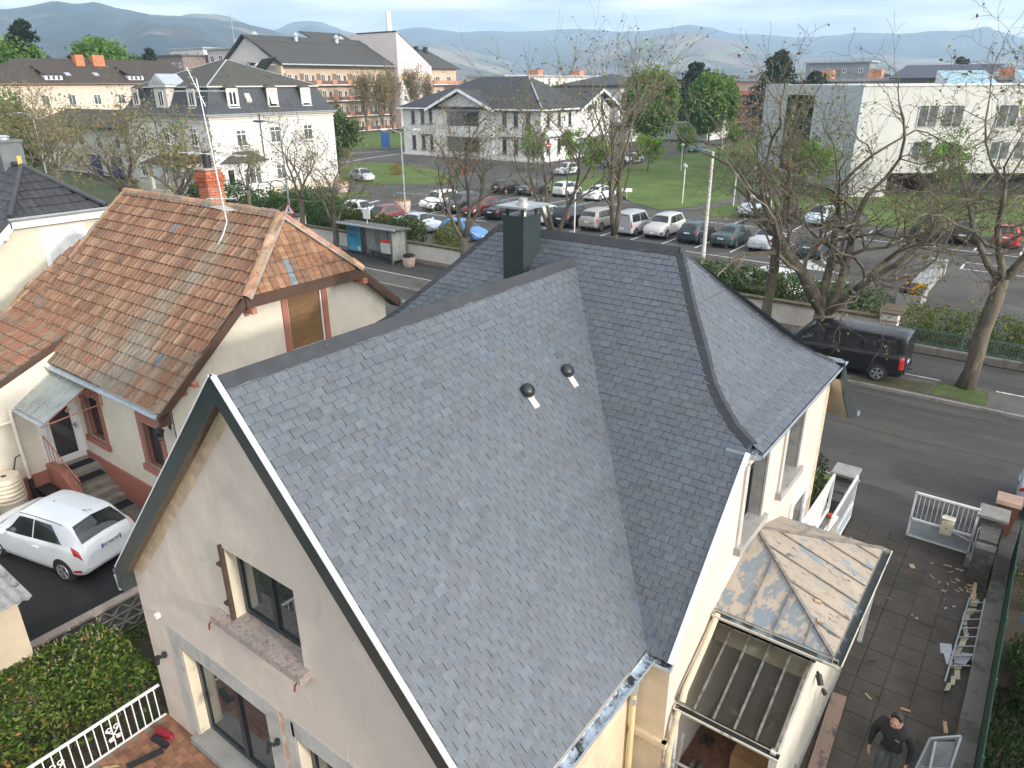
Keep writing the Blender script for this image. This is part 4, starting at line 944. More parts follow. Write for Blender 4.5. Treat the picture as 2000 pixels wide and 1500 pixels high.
for i in range(16):
    gz = .035 if 10 <= i <= 11 else (.07 if 12 <= i <= 13 else (.035 if i == 14 else 0))
    brick_course(bx0 - gz, bx1 + gz, by0 - gz, by1 + gz, 7.55 + i * .075, .075, .5 * (i % 2))
ch = cb.build('chimney', BRICK, nroof, colors=True)
mb = MB(); mb.box(bx0 + .003, bx1 - .003, by0 + .003, by1 - .003, 7.3, 8.74); mb.box(bx0 - .05, bx1 + .05, by0 - .05, by1 + .05, 8.75, 8.80); mb.build('mortar', M('mortar', (.36, .31, .26), rough=.95, var=.2, scale=8), ch)
mb = MB(); mb.cyl((-20.44, 12.33, 8.8), .12, .46, 14); mb.cyl((-20.44, 12.33, 8.95), .14, .03, 14); mb.build('flue', M('black_flue', (.022, .022, .024), rough=.5), ch)
mb = MB(); mb.box(bx0 - .1, bx1 + .12, by0 - .12, by1 + .1, 7.5, 7.72); mb.box(-20.75, -20.3, 11.62, 11.86, 7.62, 7.66); mb.build('flashing', ZINC, ch)
# aerial mast
an = thing('tv_antenna', 'tall white aerial mast with several antennas on the clay tile roof', 'antenna', (-18.2, 11.3, 7.2))
mb = MB(); mb.tube([(-18.26, 10.9, 6.95), (-18.22, 11.15, 7.30), (-18.22, 11.3, 7.6), (-18.6, 11.3, 11.2)], [.017, .017, .016, .012], 6); mb.build('mast', WHITE_P, an)
def yagi(c, d, L_, n, el, up_=False):
    mb = MB(); c, d = Vector(c), Vector(d).normalized(); s = d.cross(up).normalized() if not up_ else up
    mb.tube([c - d * L_ * .5, c + d * L_ * .5], .012, 5)
    for i in range(n): p = c + d * L_ * ((i + .5) / n - .5); e = el * (1 - .3 * i / n); mb.tube([p - s * e, p + s * e], .007, 4)
    mb.build('aerial', M('aluminium', (.62, .62, .62), rough=.4, metal=.4), an)
yagi((-18.65, 11.3, 10.9), (1, .15, .0), 2.1, 3, .10); yagi((-18.75, 11.35, 11.0), (.3, .2, -1), 1.0, 6, .22); yagi((-18.40, 11.3, 9.35), (1, .1, 0), 2.6, 7, .24); yagi((-18.25, 11.3, 7.95), (1, -.2, -.03), 1.0, 8, .2); yagi((-18.3, 11.3, 8.2), (.9, .4, .02), .9, 6, .16)
# wall lantern
wl = thing('wall_lantern', 'black wrought iron wall lantern beside the salmon framed window', 'lantern', (-16.5, 7.7, 3.2))
mb = MB(); mb.tube([(-16.42, 7.78, 3.3), (-16.42, 7.62, 3.42), (-16.42, 7.5, 3.34)], .014, 6); mb.box(-16.47, -16.37, 7.76, 7.79, 3.2, 3.45); mb.lathe((-16.42, 7.5, 3.0), [(.05, 0), (.10, .22), (.13, .24), (.06, .32), (.01, .36)], 6); mb.build('lamp_body', BLACKR, wl)
mb = MB(); mb.lathe((-16.42, 7.5, 3.02), [(.055, 0), (.095, .18)], 6); mb.build('lamp_glass', M('lamp_glass', (.16, .15, .12), rough=.2), wl)

# ------------------------------------------------------------------ the third house along the street, dark tiles
TH = thing('dark_tiled_house', 'cream house with an anthracite tile half-hipped roof at the left edge', 'house', (-36, 12, 0))
DT = M('anthracite_tile', (.045, .050, .060), rough=.55, var=.2, scale=6, tint=True, bump=.1)
roof = MB(); KT = .86; CT = math.hypot(1, KT); TV, TZ = 12.25, 8.15
fT = plane_map((0, 7.0, TZ - KT * (TV - 7.0)), (1, 0, 0), (0, 1 / CT, KT / CT)); TT_ = (TV - 7.0) * CT; th_ = (10.55 - 7.0) * CT
dcol = lambda s, t, r: (lambda k: (k, k, k * 1.04))(r.uniform(.8, 1.2))
tiles(roof, fT, [(-44, 0), (-31.2, 0), (-31.2, th_), (-33.6, TT_), (-44, TT_)], seed=11, col=dcol, w=.30, c=.40, th=.03)
fT2 = plane_map((-31.1, TV, 6.52), (0, 1, 0), (-2.5, 0, 1.63)); tiles(roof, fT2, [(-1.75, 0), (1.75, 0), (.05, 2.98), (-.05, 2.98)], seed=12, col=lambda s, t, r: (lambda k: (k * .85, k * .78, k * .72))(r.uniform(.8, 1.2)), w=.30, c=.48, th=.03)
roof.col = (.6, .6, .6); roof.poly([(-33.6, TV, TZ), (-44, TV, TZ), (-44, 17.5, 3.6), (-31.2, 17.5, 3.6), (-31.2, 13.9, 6.6)][::-1])
roof.poly([fT(a, b, -.02) for a, b in ((-44, 0), (-31.2, 0), (-31.2, th_), (-33.6, TT_), (-44, TT_))])
troof = roof.build('roof', DT, TH, colors=True)
mb = MB(); A3 = Vector((-33.6, TV, TZ + .03))
mb.tube([A3, (-31.05, 10.5, 6.62)], .10, 7); mb.tube([A3, (-31.05, 14.0, 6.62)], .10, 7); mb.tube([A3, (-44, TV, TZ + .03)], .1, 7); mb.build('ridge_tile', M('anthracite_ridge', (.05, .052, .058), rough=.5), troof)
mb = MB(); mb.beam((-33.55, TV - .05, TZ + .05), (-33.55, TV - .05, TZ + .38), .16, .05); mb.build('ridge_end', M('yellow_ochre', (.55, .36, .10)), troof)
mb = MB(); mb.poly([(-31.35, 7.5, 0), (-31.35, 17, 0), (-31.35, 17, 3.9), (-31.35, 14, 6.3), (-31.35, 10.5, 6.3), (-31.35, 7.5, 3.6)]); mb.poly([(-44, 7.5, 0), (-31.35, 7.5, 0), (-31.35, 7.5, 3.6), (-44, 7.5, 3.6)])
mb.build('wall', layered('warm_cream_wall', (.60, .545, .43), [((.55, .50, .40), .7, .5, .7, None)], rough=.9), TH)
mb = MB(); 
for a, b in (((-31.12, 10.45, 6.45), (-31.12, 14.05, 6.45)), ((-31.12, 10.5, 6.42), (-31.12, 6.8, 3.2)), ((-31.12, 14.0, 6.42), (-31.12, 17.4, 3.6))):
    a, b = Vector(a), Vector(b); mb.prism([a, b, b - up * .3, a - up * .3], (.05, 0, 0)); mb.poly([a - up * .3, b - up * .3, b - up * .3 - Vector((.3, 0, 0)), a - up * .3 - Vector((.3, 0, 0))])
mb.build('fascia', WHITE_P, troof); mb = MB(); gutter(mb, [(-30.98, 10.4, 6.5), (-30.98, 14.1, 6.5)], (1, 0, 0), .08); mb.build('gutter', [STEEL, STEEL], troof)
mb = MB(); mb.box(-31.36, -31.28, 11.45, 13.15, 4.5, 6.0); f = mb.build('window', WHITE_P, TH); mb = MB(); mb.box(-31.30, -31.26, 11.62, 12.98, 4.5, 5.62); mb.build('roller_shutter', M('pale_shutter', (.62, .63, .62), rough=.6), f)
mb = MB(); mb.box(-35.3, -34.4, 11.9, 12.75, 7.4, 9.0); mb.box(-35.36, -34.34, 11.84, 12.8, 9.0, 9.08); ch = mb.build('chimney', M('grey_chimney', (.13, .14, .145), rough=.7), troof)
mb = MB(); mb.cyl((-34.85, 12.3, 9.08), .2, .12, 12); mb.cyl((-34.85, 12.3, 9.2), .26, .06, 12, r2=.1); mb.build('cowl', ZINC, ch)
mb = MB(); mb.sphere((-31.1, 10.2, 5.85), .10); mb.build('dome_camera', WHITE_P, TH)
# ------------------------------------------------------------------ shed corner with a corrugated roof
sh = thing('garden_shed', 'small ochre shed with a mossy corrugated roof at the lower left edge', 'shed', (-15.5, 2, 0))
mb = MB(); n = 60
for i in range(n):
    y0 = -1.5 + i * 4.95 / n; y1 = y0 + 4.95 / n
    h = lambda y: 2.02 + .028 * math.sin(y * 2 * math.pi / .18)
    mb.poly([(-18.4, y0, h(y0) + .25), (-14.12, y0, h(y0)), (-14.12, y1, h(y1)), (-18.4, y1, h(y1) + .25)]); mb.poly([(-14.12, y0, h(y0)), (-14.12, y0, h(y0) - .02), (-14.12, y1, h(y1) - .02), (-14.12, y1, h(y1))])
mb.build('roof', layered('fibre_cement', (.30, .30, .285), [((.12, .12, .10), 3, .5, .64, None), ((.42, .42, .40), 5, .58, .7, None)], rough=.95, bump=.3), sh)
mb = MB(); mb.box(-18.2, -14.4, -1.4, 3.25, -.72, 2.0); mb.build('wall', layered('shed_render', (.46, .385, .28), [((.33, .29, .24), 1.2, .5, .62, (1, 1, .6)), ((.30, .25, .19), 5, .66, .72, None)], rough=.95, bump=.2), sh)
# block wall between yard and garden
bw = thing('block_wall', 'low grey garden wall of wavy concrete blocks along the yard', 'wall', (-15.3, 4.5, -.7))
mb = MB(); mb.box(-15.42, -15.30, 3.2, 8.0, -.72, .10); mb.build('wall', M('dark_concrete', (.10, .098, .09), rough=.95, var=.3, scale=5), bw)
mb = MB()
for r_ in range(3):
    for k in range(12):
        y0 = 3.2 + k * .4 + (.2 if r_ % 2 else 0); z0 = -.66 + r_ * .25
        pts = [(-15.29, y0 + .4 * t / 8, z0 + .10 + .085 * math.sin(2 * math.pi * t / 8)) for t in range(9)]
        for a, b in zip(pts, pts[1:]): mb.beam(a, b, .05, .035)
    mb.box(-15.32, -15.26, 3.2, 8.0, -.72 + r_ * .25, -.70 + r_ * .25)
mb.build('wave_block', CONC, bw); mb = MB(); mb.box(-15.46, -15.22, 3.2, 8.0, .10, .16); mb.build('coping', layered('pinkish_coping', (.33, .27, .24), [((.22, .18, .16), 3, .5, .65, None)]), bw)

# ------------------------------------------------------------------ buildings across the street
PINKW = M('pale_pink_render', (.62, .55, .535), rough=.9, var=.04, scale=.4)
PEACH = M('peach_render', (.52, .395, .285), rough=.9, var=.06, scale=.4)
BALC = M('terracotta_panel', (.48, .22, .13), rough=.8, var=.15, scale=1.2)
BROWNR = layered('brown_tile_roof', (.060, .047, .040), [((.048, .04, .036), 2, .5, .65, (1, 1, 6))], rough=.85, bump=.2, bscale=12)
GREYR = layered('grey_tile_roof', (.062, .060, .056), [((.05, .05, .048), 2, .5, .65, (1, 1, 5))], rough=.85, bump=.2, bscale=12)
MOSSR = layered('lichen_slate', (.070, .066, .058), [((.13, .125, .11), 3.5, .58, .66, None), ((.045, .05, .03), 1.2, .52, .66, None), ((.30, .29, .25), 6, .68, .72, None)], rough=.9, bump=.2)
DSLATE = layered('mansard_slate', (.055, .060, .068), [((.04, .043, .048), 1.5, .5, .66, (1, 1, .5)), ((.09, .09, .09), 5, .64, .7, None)], rough=.6, bump=.1)
STONEW = M('dressed_stone', (.55, .52, .46), rough=.85, var=.1, scale=2)
CURT = M('curtained_glass', (.11, .12, .12), rough=.15, var=.6, scale=1.2)
def sw(parent, c, ex, out, w_, h_, frame=WHITE_P, glassm=GLASS, fr=.08, mull=1, sill=None, sub=True, transom=False, name='window'):
    """simple window standing 3 cm proud of a wall: c = centre on the wall, ex = along, out = outwards"""
    c, ex, out = Vector(c), Vector(ex), Vector(out); ez = Vector((0, 0, 1)); mb = MB()
    def bar(a, b, wx, wz, d=.03): mb.obox(c + ex * a + ez * b, ex * wx / 2, ez * wz / 2, out * d)
    bar(-w_ / 2 + fr / 2, 0, fr, h_); bar(w_ / 2 - fr / 2, 0, fr, h_); bar(0, h_ / 2 - fr / 2, w_ - 2 * fr, fr); bar(0, -h_ / 2 + fr / 2, w_ - 2 * fr, fr)
    for i in range(mull): bar((i + 1) * w_ / (mull + 1) - w_ / 2, 0, fr * .8, h_ - 2 * fr, .028)
    if transom: bar(0, h_ * .22, w_ - 2 * fr, fr * .8, .026)
    if sill: mb.obox(c - ez * (h_ / 2 + .06) + out * .06, ex * (w_ / 2 + .12), ez * .06, out * .12, 1)
    f = mb.build(name, [frame, sill or frame], parent)
    mb = MB(); mb.obox(c, ex * (w_ / 2 - fr), ez * (h_ / 2 - fr), out * .015); mb.build('pane', glassm, f)
    return f
XA, YA_ = (1, 0, 0), (0, 1, 0)
# mansard villa
MV = thing('mansard_villa', 'white villa with a dark mansard roof and dormer windows', 'house', (-78, 51, 0))
x0, x1, y0, y1 = -86.4, -70.05, 43.2, 59.0
mb = MB(); mb.box(x0, x1, y0, y1, 0, 8.35); 
for z, e in ((7.55, .06), (7.95, .12), (8.2, .3)): mb.box(x0 - e, x1 + e, y0 - e, y1 + e, z, z + (.14 if e < .3 else .2), 1)
mb.box(x0 - .08, x1 + .08, y0 - .08, y1 + .08, 0, 1.0, 2)
mb.build('wall', [WHITE_W, STONEW, M('villa_plinth', (.52, .46, .36), var=.1)], MV)
mb = MB(); e = .35; levels = [(-.40, 8.4), (-.1, 8.75), (.35, 9.3), (.75, 10.1), (1.15, 11.0)]
for (a, za), (b, zb) in zip(levels, levels[1:]):
    P = [(x0 + a, y0 + a, za), (x1 - a, y0 + a, za), (x1 - a, y1 - a, za), (x0 + a, y1 - a, za)]; Q = [(x0 + b, y0 + b, zb), (x1 - b, y0 + b, zb), (x1 - b, y1 - b, zb), (x0 + b, y1 - b, zb)]
    for i in range(4): mb.poly([P[i], P[(i + 1) % 4], Q[(i + 1) % 4], Q[i]], 0)
b = 1.05; mb.box(x0 + b - .12, x1 - b + .12, y0 + b - .12, y1 - b + .12, 10.95, 11.08, 2)
Q = [(x0 + 1, y0 + 1, 11.08), (x1 - 1, y0 + 1, 11.08), (x1 - 1, y1 - 1, 11.08), (x0 + 1, y1 - 1, 11.08)]; T1, T2 = (-78.6, 51, 13.75), (-77.4, 51, 13.75)
mb.poly([Q[0], Q[1], T2, T1], 1); mb.poly([Q[1], Q[2], T2], 1); mb.poly([Q[2], Q[3], T1, T2], 1); mb.poly([Q[3], Q[0], T1], 1)
mroof = mb.build('roof', [DSLATE, MOSSR, STONEW], MV)
mb = MB()
for q, t in ((Q[0], T1), (Q[1], T2), (Q[2], T2), (Q[3], T1)): mb.beam(Vector(q) + up * .03, Vector(t) + up * .03, .16, .04)
mb.build('hip_flashing', ZINC, mroof); mb = MB(); gutter(mb, [(x1 + .42, y0 - .4, 8.42), (x1 + .42, y1 + .4, 8.42)], (1, 0, 0), .1); gutter(mb, [(x0 - .4, y0 - .42, 8.42), (x1 + .4, y0 - .42, 8.42)], (0, -1, 0), .1); mb.build('gutter', [ZINC, ZINC], mroof)
def dormer(c, ex, out, blind=None):
    c, ex, out = Vector(c), Vector(ex), Vector(out); ez = up; mb = MB()
    mb.obox(c - out * .55 + ez * .95, ex * .62, ez * .95, out * .60, 0)
    for s_ in (-1, 1): mb.obox(c + ex * s_ * .55 + ez * .95 + out * .06, ex * .12, ez * .95, out * .05, 1)
    mb.obox(c + ez * 1.78 + out * .06, ex * .55, ez * .14, out * .06, 1); mb.obox(c + ez * .06 + out * .12, ex * .66, ez * .06, out * .12, 1)
    a = c + ez * 1.95; A_, B_ = a - ex * .80 + out * .15, a + ex * .80 + out * .15; ri = a + ez * .42 - out * .35; bk = a - out * 1.7
    mb.poly([A_, B_, ri], 2); mb.poly([B_, bk + ex * .8, ri + ex * .0, ], 2); mb.poly([bk - ex * .8, A_, ri], 2); mb.poly([A_ , bk - ex * .8, bk + ex * .8, B_], 2)
    d = mb.build('dormer', [DSLATE, STONEW, MOSSR], mroof)
    if blind is None:
        mb = MB(); mb.obox(c + ez * .95 + out * .05, ex * .42, ez * .70, out * .03, 0)
        for s_ in (-.21, .21): mb.obox(c + ex * s_ + ez * .95 + out * .075, ex * .15, ez * .58, out * .01, 1)
    else:
        mb = MB(); p = c + ez * 1.6 + out * .08; q = c + ez * .35 + out * (.08 + blind); mb.add([p - ex * .42, p + ex * .42, q + ex * .42, q - ex * .42], [(0, 1, 2, 3)], 0)
        for s_ in (-.42, .42): mb.poly([c + ex * s_ + ez * 1.6 + out * .06, q + ex * s_, c + ex * s_ + ez * .35 + out * .06], 2)
    mb.build('window', [WHITE_P, GLASS, BLACKR], d)
dormer((x1 - .32, 46.4, 8.95), YA_, XA); dormer((x1 - .32, 51.2, 8.95), YA_, XA, .35); dormer((x1 - .32, 55.6, 8.95), YA_, XA, .03)
dormer((-73.0, y0 + .32, 8.95), XA, (0, -1, 0)); dormer((-84.0, y0 + .32, 8.95), XA, (0, -1, 0))
mb = MB(); c = Vector((-78.5, y0 + .2, 8.9)); mb.box(-79.7, -77.3, y0 + .1, y0 + 1.8, 8.9, 11.0, 0); mb.box(-80.1, -76.9, y0 - .1, y0 + 2, 11.0, 11.25, 0)
mb.prism([(-80.2, y0 - .12, 11.25), (-76.8, y0 - .12, 11.25), (-78.5, y0 - .12, 12.3)], (0, 2.4, 0), 1); mb.prism([(-79.6, y0 - .15, 11.35), (-77.4, y0 - .15, 11.35), (-78.5, y0 - .15, 12.0)], (0, .04, 0), 2)
pd = mb.build('dormer', [STONEW, ZINC, M('stone_shade', (.42, .40, .36))], mroof); sw(pd, (-78.5, y0 + .1, 9.9), XA, (0, -1, 0), 1.0, 1.6, fr=.1)
mb = MB(); mb.obox((x1 - .55, 48.4, 9.9), (.05, 0, .09), (0, .3, 0), (-.2, 0, .38)); mb.build('skylight', M('skylight_blind', (.5, .48, .42)), mroof)
for v, w_, z0, z1 in ((46.6, 1.25, 5.25, 6.9), (50.8, 1.35, 5.35, 7.05), (55.2, 1.3, 5.4, 7.05), (51.0, 1.3, 1.5, 3.1)):
    sw(MV, (x1, v, (z0 + z1) / 2), YA_, XA, w_, z1 - z0, transom=True, fr=.1, sill=STONEW, glassm=CURT)
for u, w_, z0, z1 in ((-73.2, 1.2, 5.35, 7.1), (-78.5, 1.1, 5.35, 7.0), (-83.3, 1.1, 5.35, 7.0), (-84.5, 1.2, 1.6, 3.3)):
    sw(MV, (u, y0, (z0 + z1) / 2), XA, (0, -1, 0), w_, z1 - z0, transom=True, fr=.1, sill=STONEW, glassm=CURT)
mb = MB()                                                          # bay window with its own hipped roof
mb.add([(x1, 44.0, 0), (x1 + 1.1, 44.9, 0), (x1 + 1.1, 48.3, 0), (x1, 49.2, 0), (x1, 44.0, 3.75), (x1 + 1.1, 44.9, 3.75), (x1 + 1.1, 48.3, 3.75), (x1, 49.2, 3.75)], [(0, 1, 5, 4), (1, 2, 6, 5), (2, 3, 7, 6)], 0)
mb.add([(x1, 43.7, 3.75), (x1 + 1.4, 44.7, 3.75), (x1 + 1.4, 48.5, 3.75), (x1, 49.5, 3.75), (x1, 45.6, 4.75), (x1, 47.6, 4.75), (x1 + .35, 45.9, 4.65), (x1 + .35, 47.3, 4.65)], [(0, 1, 6, 4), (1, 2, 7, 6), (2, 3, 5, 7), (4, 6, 7, 5), (0, 3, 2, 1)], 1)
bay = mb.build('bay', [WHITE_W, MOSSR], MV)
sw(bay, (x1 + 1.1, 46.6, 2.3), YA_, XA, 2.2, 1.7, transom=True, mull=2, fr=.12, glassm=CURT); sw(bay, (x1 + .55, 44.45, 2.3), (.774, .633, 0), (.633, -.774, 0), .8, 1.7, fr=.1, mull=0)
mb = MB(); mb.box(-79.5, -72.5, y0 - 2.3, y0, 3.35, 3.6, 0); mb.prism([(-79.8, y0 - 2.6, 3.6), (-72.2, y0 - 2.6, 3.6), (-72.2, y0, 4.3), (-79.8, y0, 4.3)], (0, 0, .06), 1)
for u in (-79.2, -76, -72.9): mb.box(u - .16, u + .16, y0 - 2.25, y0 - 1.95, 0, 3.35, 0)
mb.box(-79.5, -72.5, y0 - 2.3, y0 - 2.1, 0, .9, 0); mb.build('porch', [STONEW, BROWNR], MV)
mb = MB(); 
for u in (-80.7, -75.6): mb.tube([(u, y0 - .5, 8.35), (u + .3, y0 - .3, 7.9), (u + .45, y0 - .1, 7.5), (u + .45, y0 - .1, 0)], .06, 6)
mb.tube([(x1 + .35, 48.9, 8.3), (x1 + .12, 49.0, 7.8), (x1 + .12, 49.0, 0)], .06, 6); mb.build('downpipe', M('dark_pipe', (.10, .095, .09)), MV)
# low annex and long brown-roofed building to the left
AN = thing('low_annex', 'low white annex with a brown roof behind the bare trees', 'house', (-106, 50, 0))
mb = MB(); mb.box(-122, -96, 48, 58, 0, 6.1); mb.box(-96, -88.5, 49.5, 56, 0, 3.2); mb.build('wall', WHITE_W, AN)
mb = MB(); mb.prism([(-123, 47.3, 6.1), (-95, 47.3, 6.1), (-95, 53, 8.0), (-123, 53, 8.0)], (0, 0, .15)); mb.poly([(-123, 53, 8.1), (-95, 53, 8.1), (-95, 58.6, 6.1), (-123, 58.6, 6.1)]); mb.prism([(-96.2, 49, 3.2), (-88, 49, 3.2), (-88, 52.5, 4.3), (-96.2, 52.5, 4.3)], (0, 0, .12)); mb.build('roof', BROWNR, AN)
for u in (-119, -114.5, -109.5, -104.5, -99.5): sw(AN, (u, 48, 4.3), XA, (0, -1, 0), 1.3, 1.3)
for u in (-117, -112): sw(AN, (u, 48, 1.3), XA, (0, -1, 0), 1.2, 1.4)
for u, cm in ((-106.5, M('blue_door', (.035, .05, .13), rough=.5)), (-101.0, M('blue_door', (.035, .05, .13)))):
    mb = MB(); mb.box(u - 1.4, u + 1.4, 47.94, 48.05, 0, 2.6); mb.build('garage_door', cm, AN)
LB = thing('long_tiled_building', 'long cream building with a dark brown roof and two brick chimneys', 'house', (-137, 62, 0))
mb = MB(); mb.box(-146, -132.3, 46, 79, 0, 11.7); mb.build('wall', layered('peach_cream_wall', (.60, .50, .40), [((.56, .47, .38), .5, .5, .7, None)], rough=.9), LB)
mb = MB(); z0, z1 = 11.6, 15.5
mb.poly([(-131.8, 45.5, z0), (-131.8, 79.5, z0), (-139, 79.5, z1), (-139, 54, z1)]); mb.poly([(-146.5, 79.5, z0), (-146.5, 45.5, z0), (-139, 54, z1), (-139, 79.5, z1)]); mb.poly([(-146.5, 45.5, z0), (-131.8, 45.5, z0), (-139, 54, z1)]); mb.poly([(-131.8, 79.5, z0), (-146.5, 79.5, z0), (-139, 79.5, z1)])
mb.poly([(-131.8, 45.5, z0 - .02), (-146.5, 45.5, z0 - .02), (-146.5, 79.5, z0 - .02), (-131.8, 79.5, z0 - .02)])
lr = mb.build('roof', BROWNR, LB)
mb = MB(); gutter(mb, [(-131.7, 45.5, z0), (-131.7, 79.5, z0)], (1, 0, 0), .1); mb.build('gutter', [M('rust_gutter', (.35, .19, .10)), M('rust_gutter', (.3, .2, .1))], lr)
for v, w_ in ((62.6, 1.4), (65.7, 1.9)):
    mb = MB(); mb.box(-138.2, -136.9, v - w_ / 2, v + w_ / 2, 13.4, 16.1, 0); mb.box(-138.3, -136.8, v - w_ / 2 - .1, v + w_ / 2 + .1, 13.5, 13.75, 1); mb.build('chimney', [M('orange_brick', (.46, .17, .075), var=.25, scale=4), ZINC], lr)
for v in (56.2, 69.5):
    mb = MB(); mb.box(-135.5, -132.9, v - 1.3, v + 1.3, 12.0, 12.9, 0); mb.prism([(-132.4, v - 1.6, 12.95), (-132.4, v + 1.6, 12.95), (-136.6, v + 1.6, 14.3), (-136.6, v - 1.6, 14.3)], (0, 0, .12), 1)
    d = mb.build('dormer', [WHITE_P, BROWNR], lr)
    for k in (-.75, 0, .75): sw(d, (-132.9, v + k, 12.5), YA_, XA, .5, .7, mull=0)
for v in (59, 63.5): mb = MB(); mb.obox((-134.3, v, 13.05), (0, .4, 0), (-.4, 0, .22), (.04, 0, .07)); mb.build('skylight', ZINC, lr)
for v in range(50, 79, 4):
    for z in (2.2, 5.6, 9.2): sw(LB, (-132.3, v, z), YA_, XA, 1.2, 1.6, glassm=CURT)
# balcony apartments with the white chimney
AP = thing('apartment_block', 'pale pink apartment block with terracotta balconies and a tall white flue', 'building', (-158, 138, 0))
mb = MB()
mb.box(-172, -153.2, 114, 150, 0, 15.6, 0); mb.prism([(-153.2, 114, 15.6), (-172.5, 114, 17), (-164, 114, 22.0)], (0, 36, 0), 0); mb.box(-153.3, -153.15, 116, 150, 0, 15.6, 1)
mb.box(-172, -150.06, 149.94, 151, 0, 24, 0)
mb.prism([(-150, 150, 0), (-150, 150, 24.0), (-150, 163, 15.8), (-150, 163, 0)], (-14, 0, 0), 0); mb.box(-150.1, -149.95, 150.2, 162.8, 12.3, 14.0, 1)
mb.box(-153.2, -151.6, 113.7, 114.3, 0, 15.5, 1)
mb.build('wall', [PINKW, PEACH], AP)
mb = MB(); mb.prism([(-150.9, 113.5, 15.7), (-150.9, 150, 15.7), (-161, 150, 20.6), (-161, 113.5, 20.6)], (0, 0, .3)); mb.prism([(-161, 113.2, 20.8), (-161, 150, 20.8), (-164.5, 150, 22.2), (-164.5, 113.2, 22.2)], (0, 0, .3)); mb.prism([(-164.5, 113.2, 22.2), (-164.5, 150, 22.2), (-173, 150, 17), (-173, 113.2, 17)], (0, 0, .3))
mb.prism([(-150, 149.8, 24.05), (-150, 163.3, 15.7), (-165, 163.3, 15.7), (-165, 149.8, 24.05)], (0, 0, .25)); 
mb.prism([(-163, 136, 20.8), (-163, 150, 20.8), (-172, 150, 24.2), (-172, 136, 24.2)], (0, 0, .3))
ar = mb.build('roof', GREYR, AP)
mb = MB(); mb.beam((-150.8, 113.5, 15.75), (-150.8, 150, 15.75), .2, .3); mb.build('gutter', STEEL, ar)
mb = MB(); mb.cyl((-153.5, 151, 24.0), .65, 5.0, 14); mb.build('flue', M('white_flue', (.78, .78, .76), rough=.5), ar)
for p in ((-162, 127), (-162, 140), (-166, 118), (-166, 145)): mb = MB(); mb.cyl((*p, 21), .5, 1.6, 10); mb.cyl((*p, 22.6), .9, .8, 10, r2=.1); mb.build('roof_fan', ZINC, ar)
for k, z in enumerate((12.3, 8.6, 4.9, 1.2)):
    mb = MB(); mb.box(-153.1, -151.4, 115, 150, z - 1.15, z - .95, 0); 
    for v in range(115, 150, 5):
        mb.box(-151.5, -151.4, v + .1, v + 3.2, z - .95, z - .1, 1); mb.box(-151.6, -151.3, v + 3.4, v + 4.9, z - .95, z + .1, 2)
        mb.box(-153, -151.5, v - .05, v + .05, z - 1, z + 1.5, 3)
    mb.build('balcony', [WHITE_P, M('brown_railing', (.16, .085, .065)), BALC, PEACH], AP)
    for v in range(116, 150, 5):
        sw(AP, (-153.15, v + 1.0, z + .3), YA_, XA, 1.3, 2.1, glassm=CURT, mull=1); sw(AP, (-153.15, v + 2.9, z + .5), YA_, XA, 1.0, 1.5, glassm=CURT, mull=0)
for z in (11.5, 7.8, 4.1): sw(AP, (-150, 152.2, z), YA_, XA, 1.2, 1.4, glassm=CURT)
mb = MB(); mb.prism([(-153, 113.9, 17.3), (-159, 113.9, 13.6), (-160, 110, 12.4), (-153.2, 110, 16.6)], (0, 0, .2)); mb.build('roof', GREYR, AP)
AB = thing('balcony_building', 'second apartment building with a steep dark roof right of the white flue', 'building', (-163, 178, 0))
mb = MB(); mb.box(-172, -159.6, 164, 184.5, 0, 15.6); mb.build('wall', PEACH, AB)
mb = MB(); mb.prism([(-158.4, 163, 15.5), (-158.4, 185.2, 15.5), (-168, 180, 21), (-168, 163, 21)], (0, 0, .25)); r2 = mb.build('roof', GREYR, AB)
for p in ((-166, 168), (-166, 174), (-166, 178)): mb = MB(); mb.box(p[0] - .5, p[0] + .5, p[1] - .5, p[1] + .5, 19, 21.8); mb.build('chimney', BLACKR, r2)
for z in (12.3, 8.6, 4.9):
    mb = MB(); mb.box(-159.6, -157.6, 164, 185, z - 1.2, z - 1.0, 0); mb.box(-157.7, -157.6, 167, 185, z - 1, z, 1); mb.box(-157.7, -157.5, 164.5, 169, z - 1, z + .2, 2); mb.build('balcony', [WHITE_P, BALC, BALC], AB)
    for v in (166.5, 171, 176, 181): sw(AB, (-159.6, v, z + .2), YA_, XA, 1.8, 2.0, glassm=CURT)
# white house with the dark hipped roof
DH = thing('white_hipped_house', 'two-storey white house with a charcoal tile hipped roof and two gables', 'house', (-80, 100, 0))
x0, x1, y0, y1 = -93.6, -64.95, 94.0, 108.0
WH = M('bright_white_wall', (.63, .62, .595), rough=.85, var=.03, scale=.5); CHAR = layered('charcoal_tile', (.040, .042, .050), [((.032, .034, .04), 3, .5, .66, (1, 1, 5))], rough=.55, bump=.15, bscale=10)
mb = MB(); mb.box(x0, x1, y0, y1, 0, 7.4); mb.prism([(-86.6, y0 - .3, 0), (-73.9, y0 - .3, 0), (-73.9, y0 - .3, 7.4), (-80.2, y0 - .3, 10.0), (-86.6, y0 - .3, 7.4)], (0, 6, 0)); mb.prism([(x1 + .02, 104.2, 0), (x1 + .02, 114.4, 0), (x1 + .02, 114.4, 7.3), (x1 + .02, 110.2, 9.9), (x1 + .02, 104.2, 7.3)], (-14, 0, 0)); mb.box(x0 - .2, x1 + .2, y0 - .2, y1, 0, .35)
mb.build('wall', WH, DH)
def roofslab(mb, quads, th=.22, m=0):
    for q in quads: mb.prism(q, (0, 0, th), m)
mb = MB(); RZ_ = 12.1; e = .7
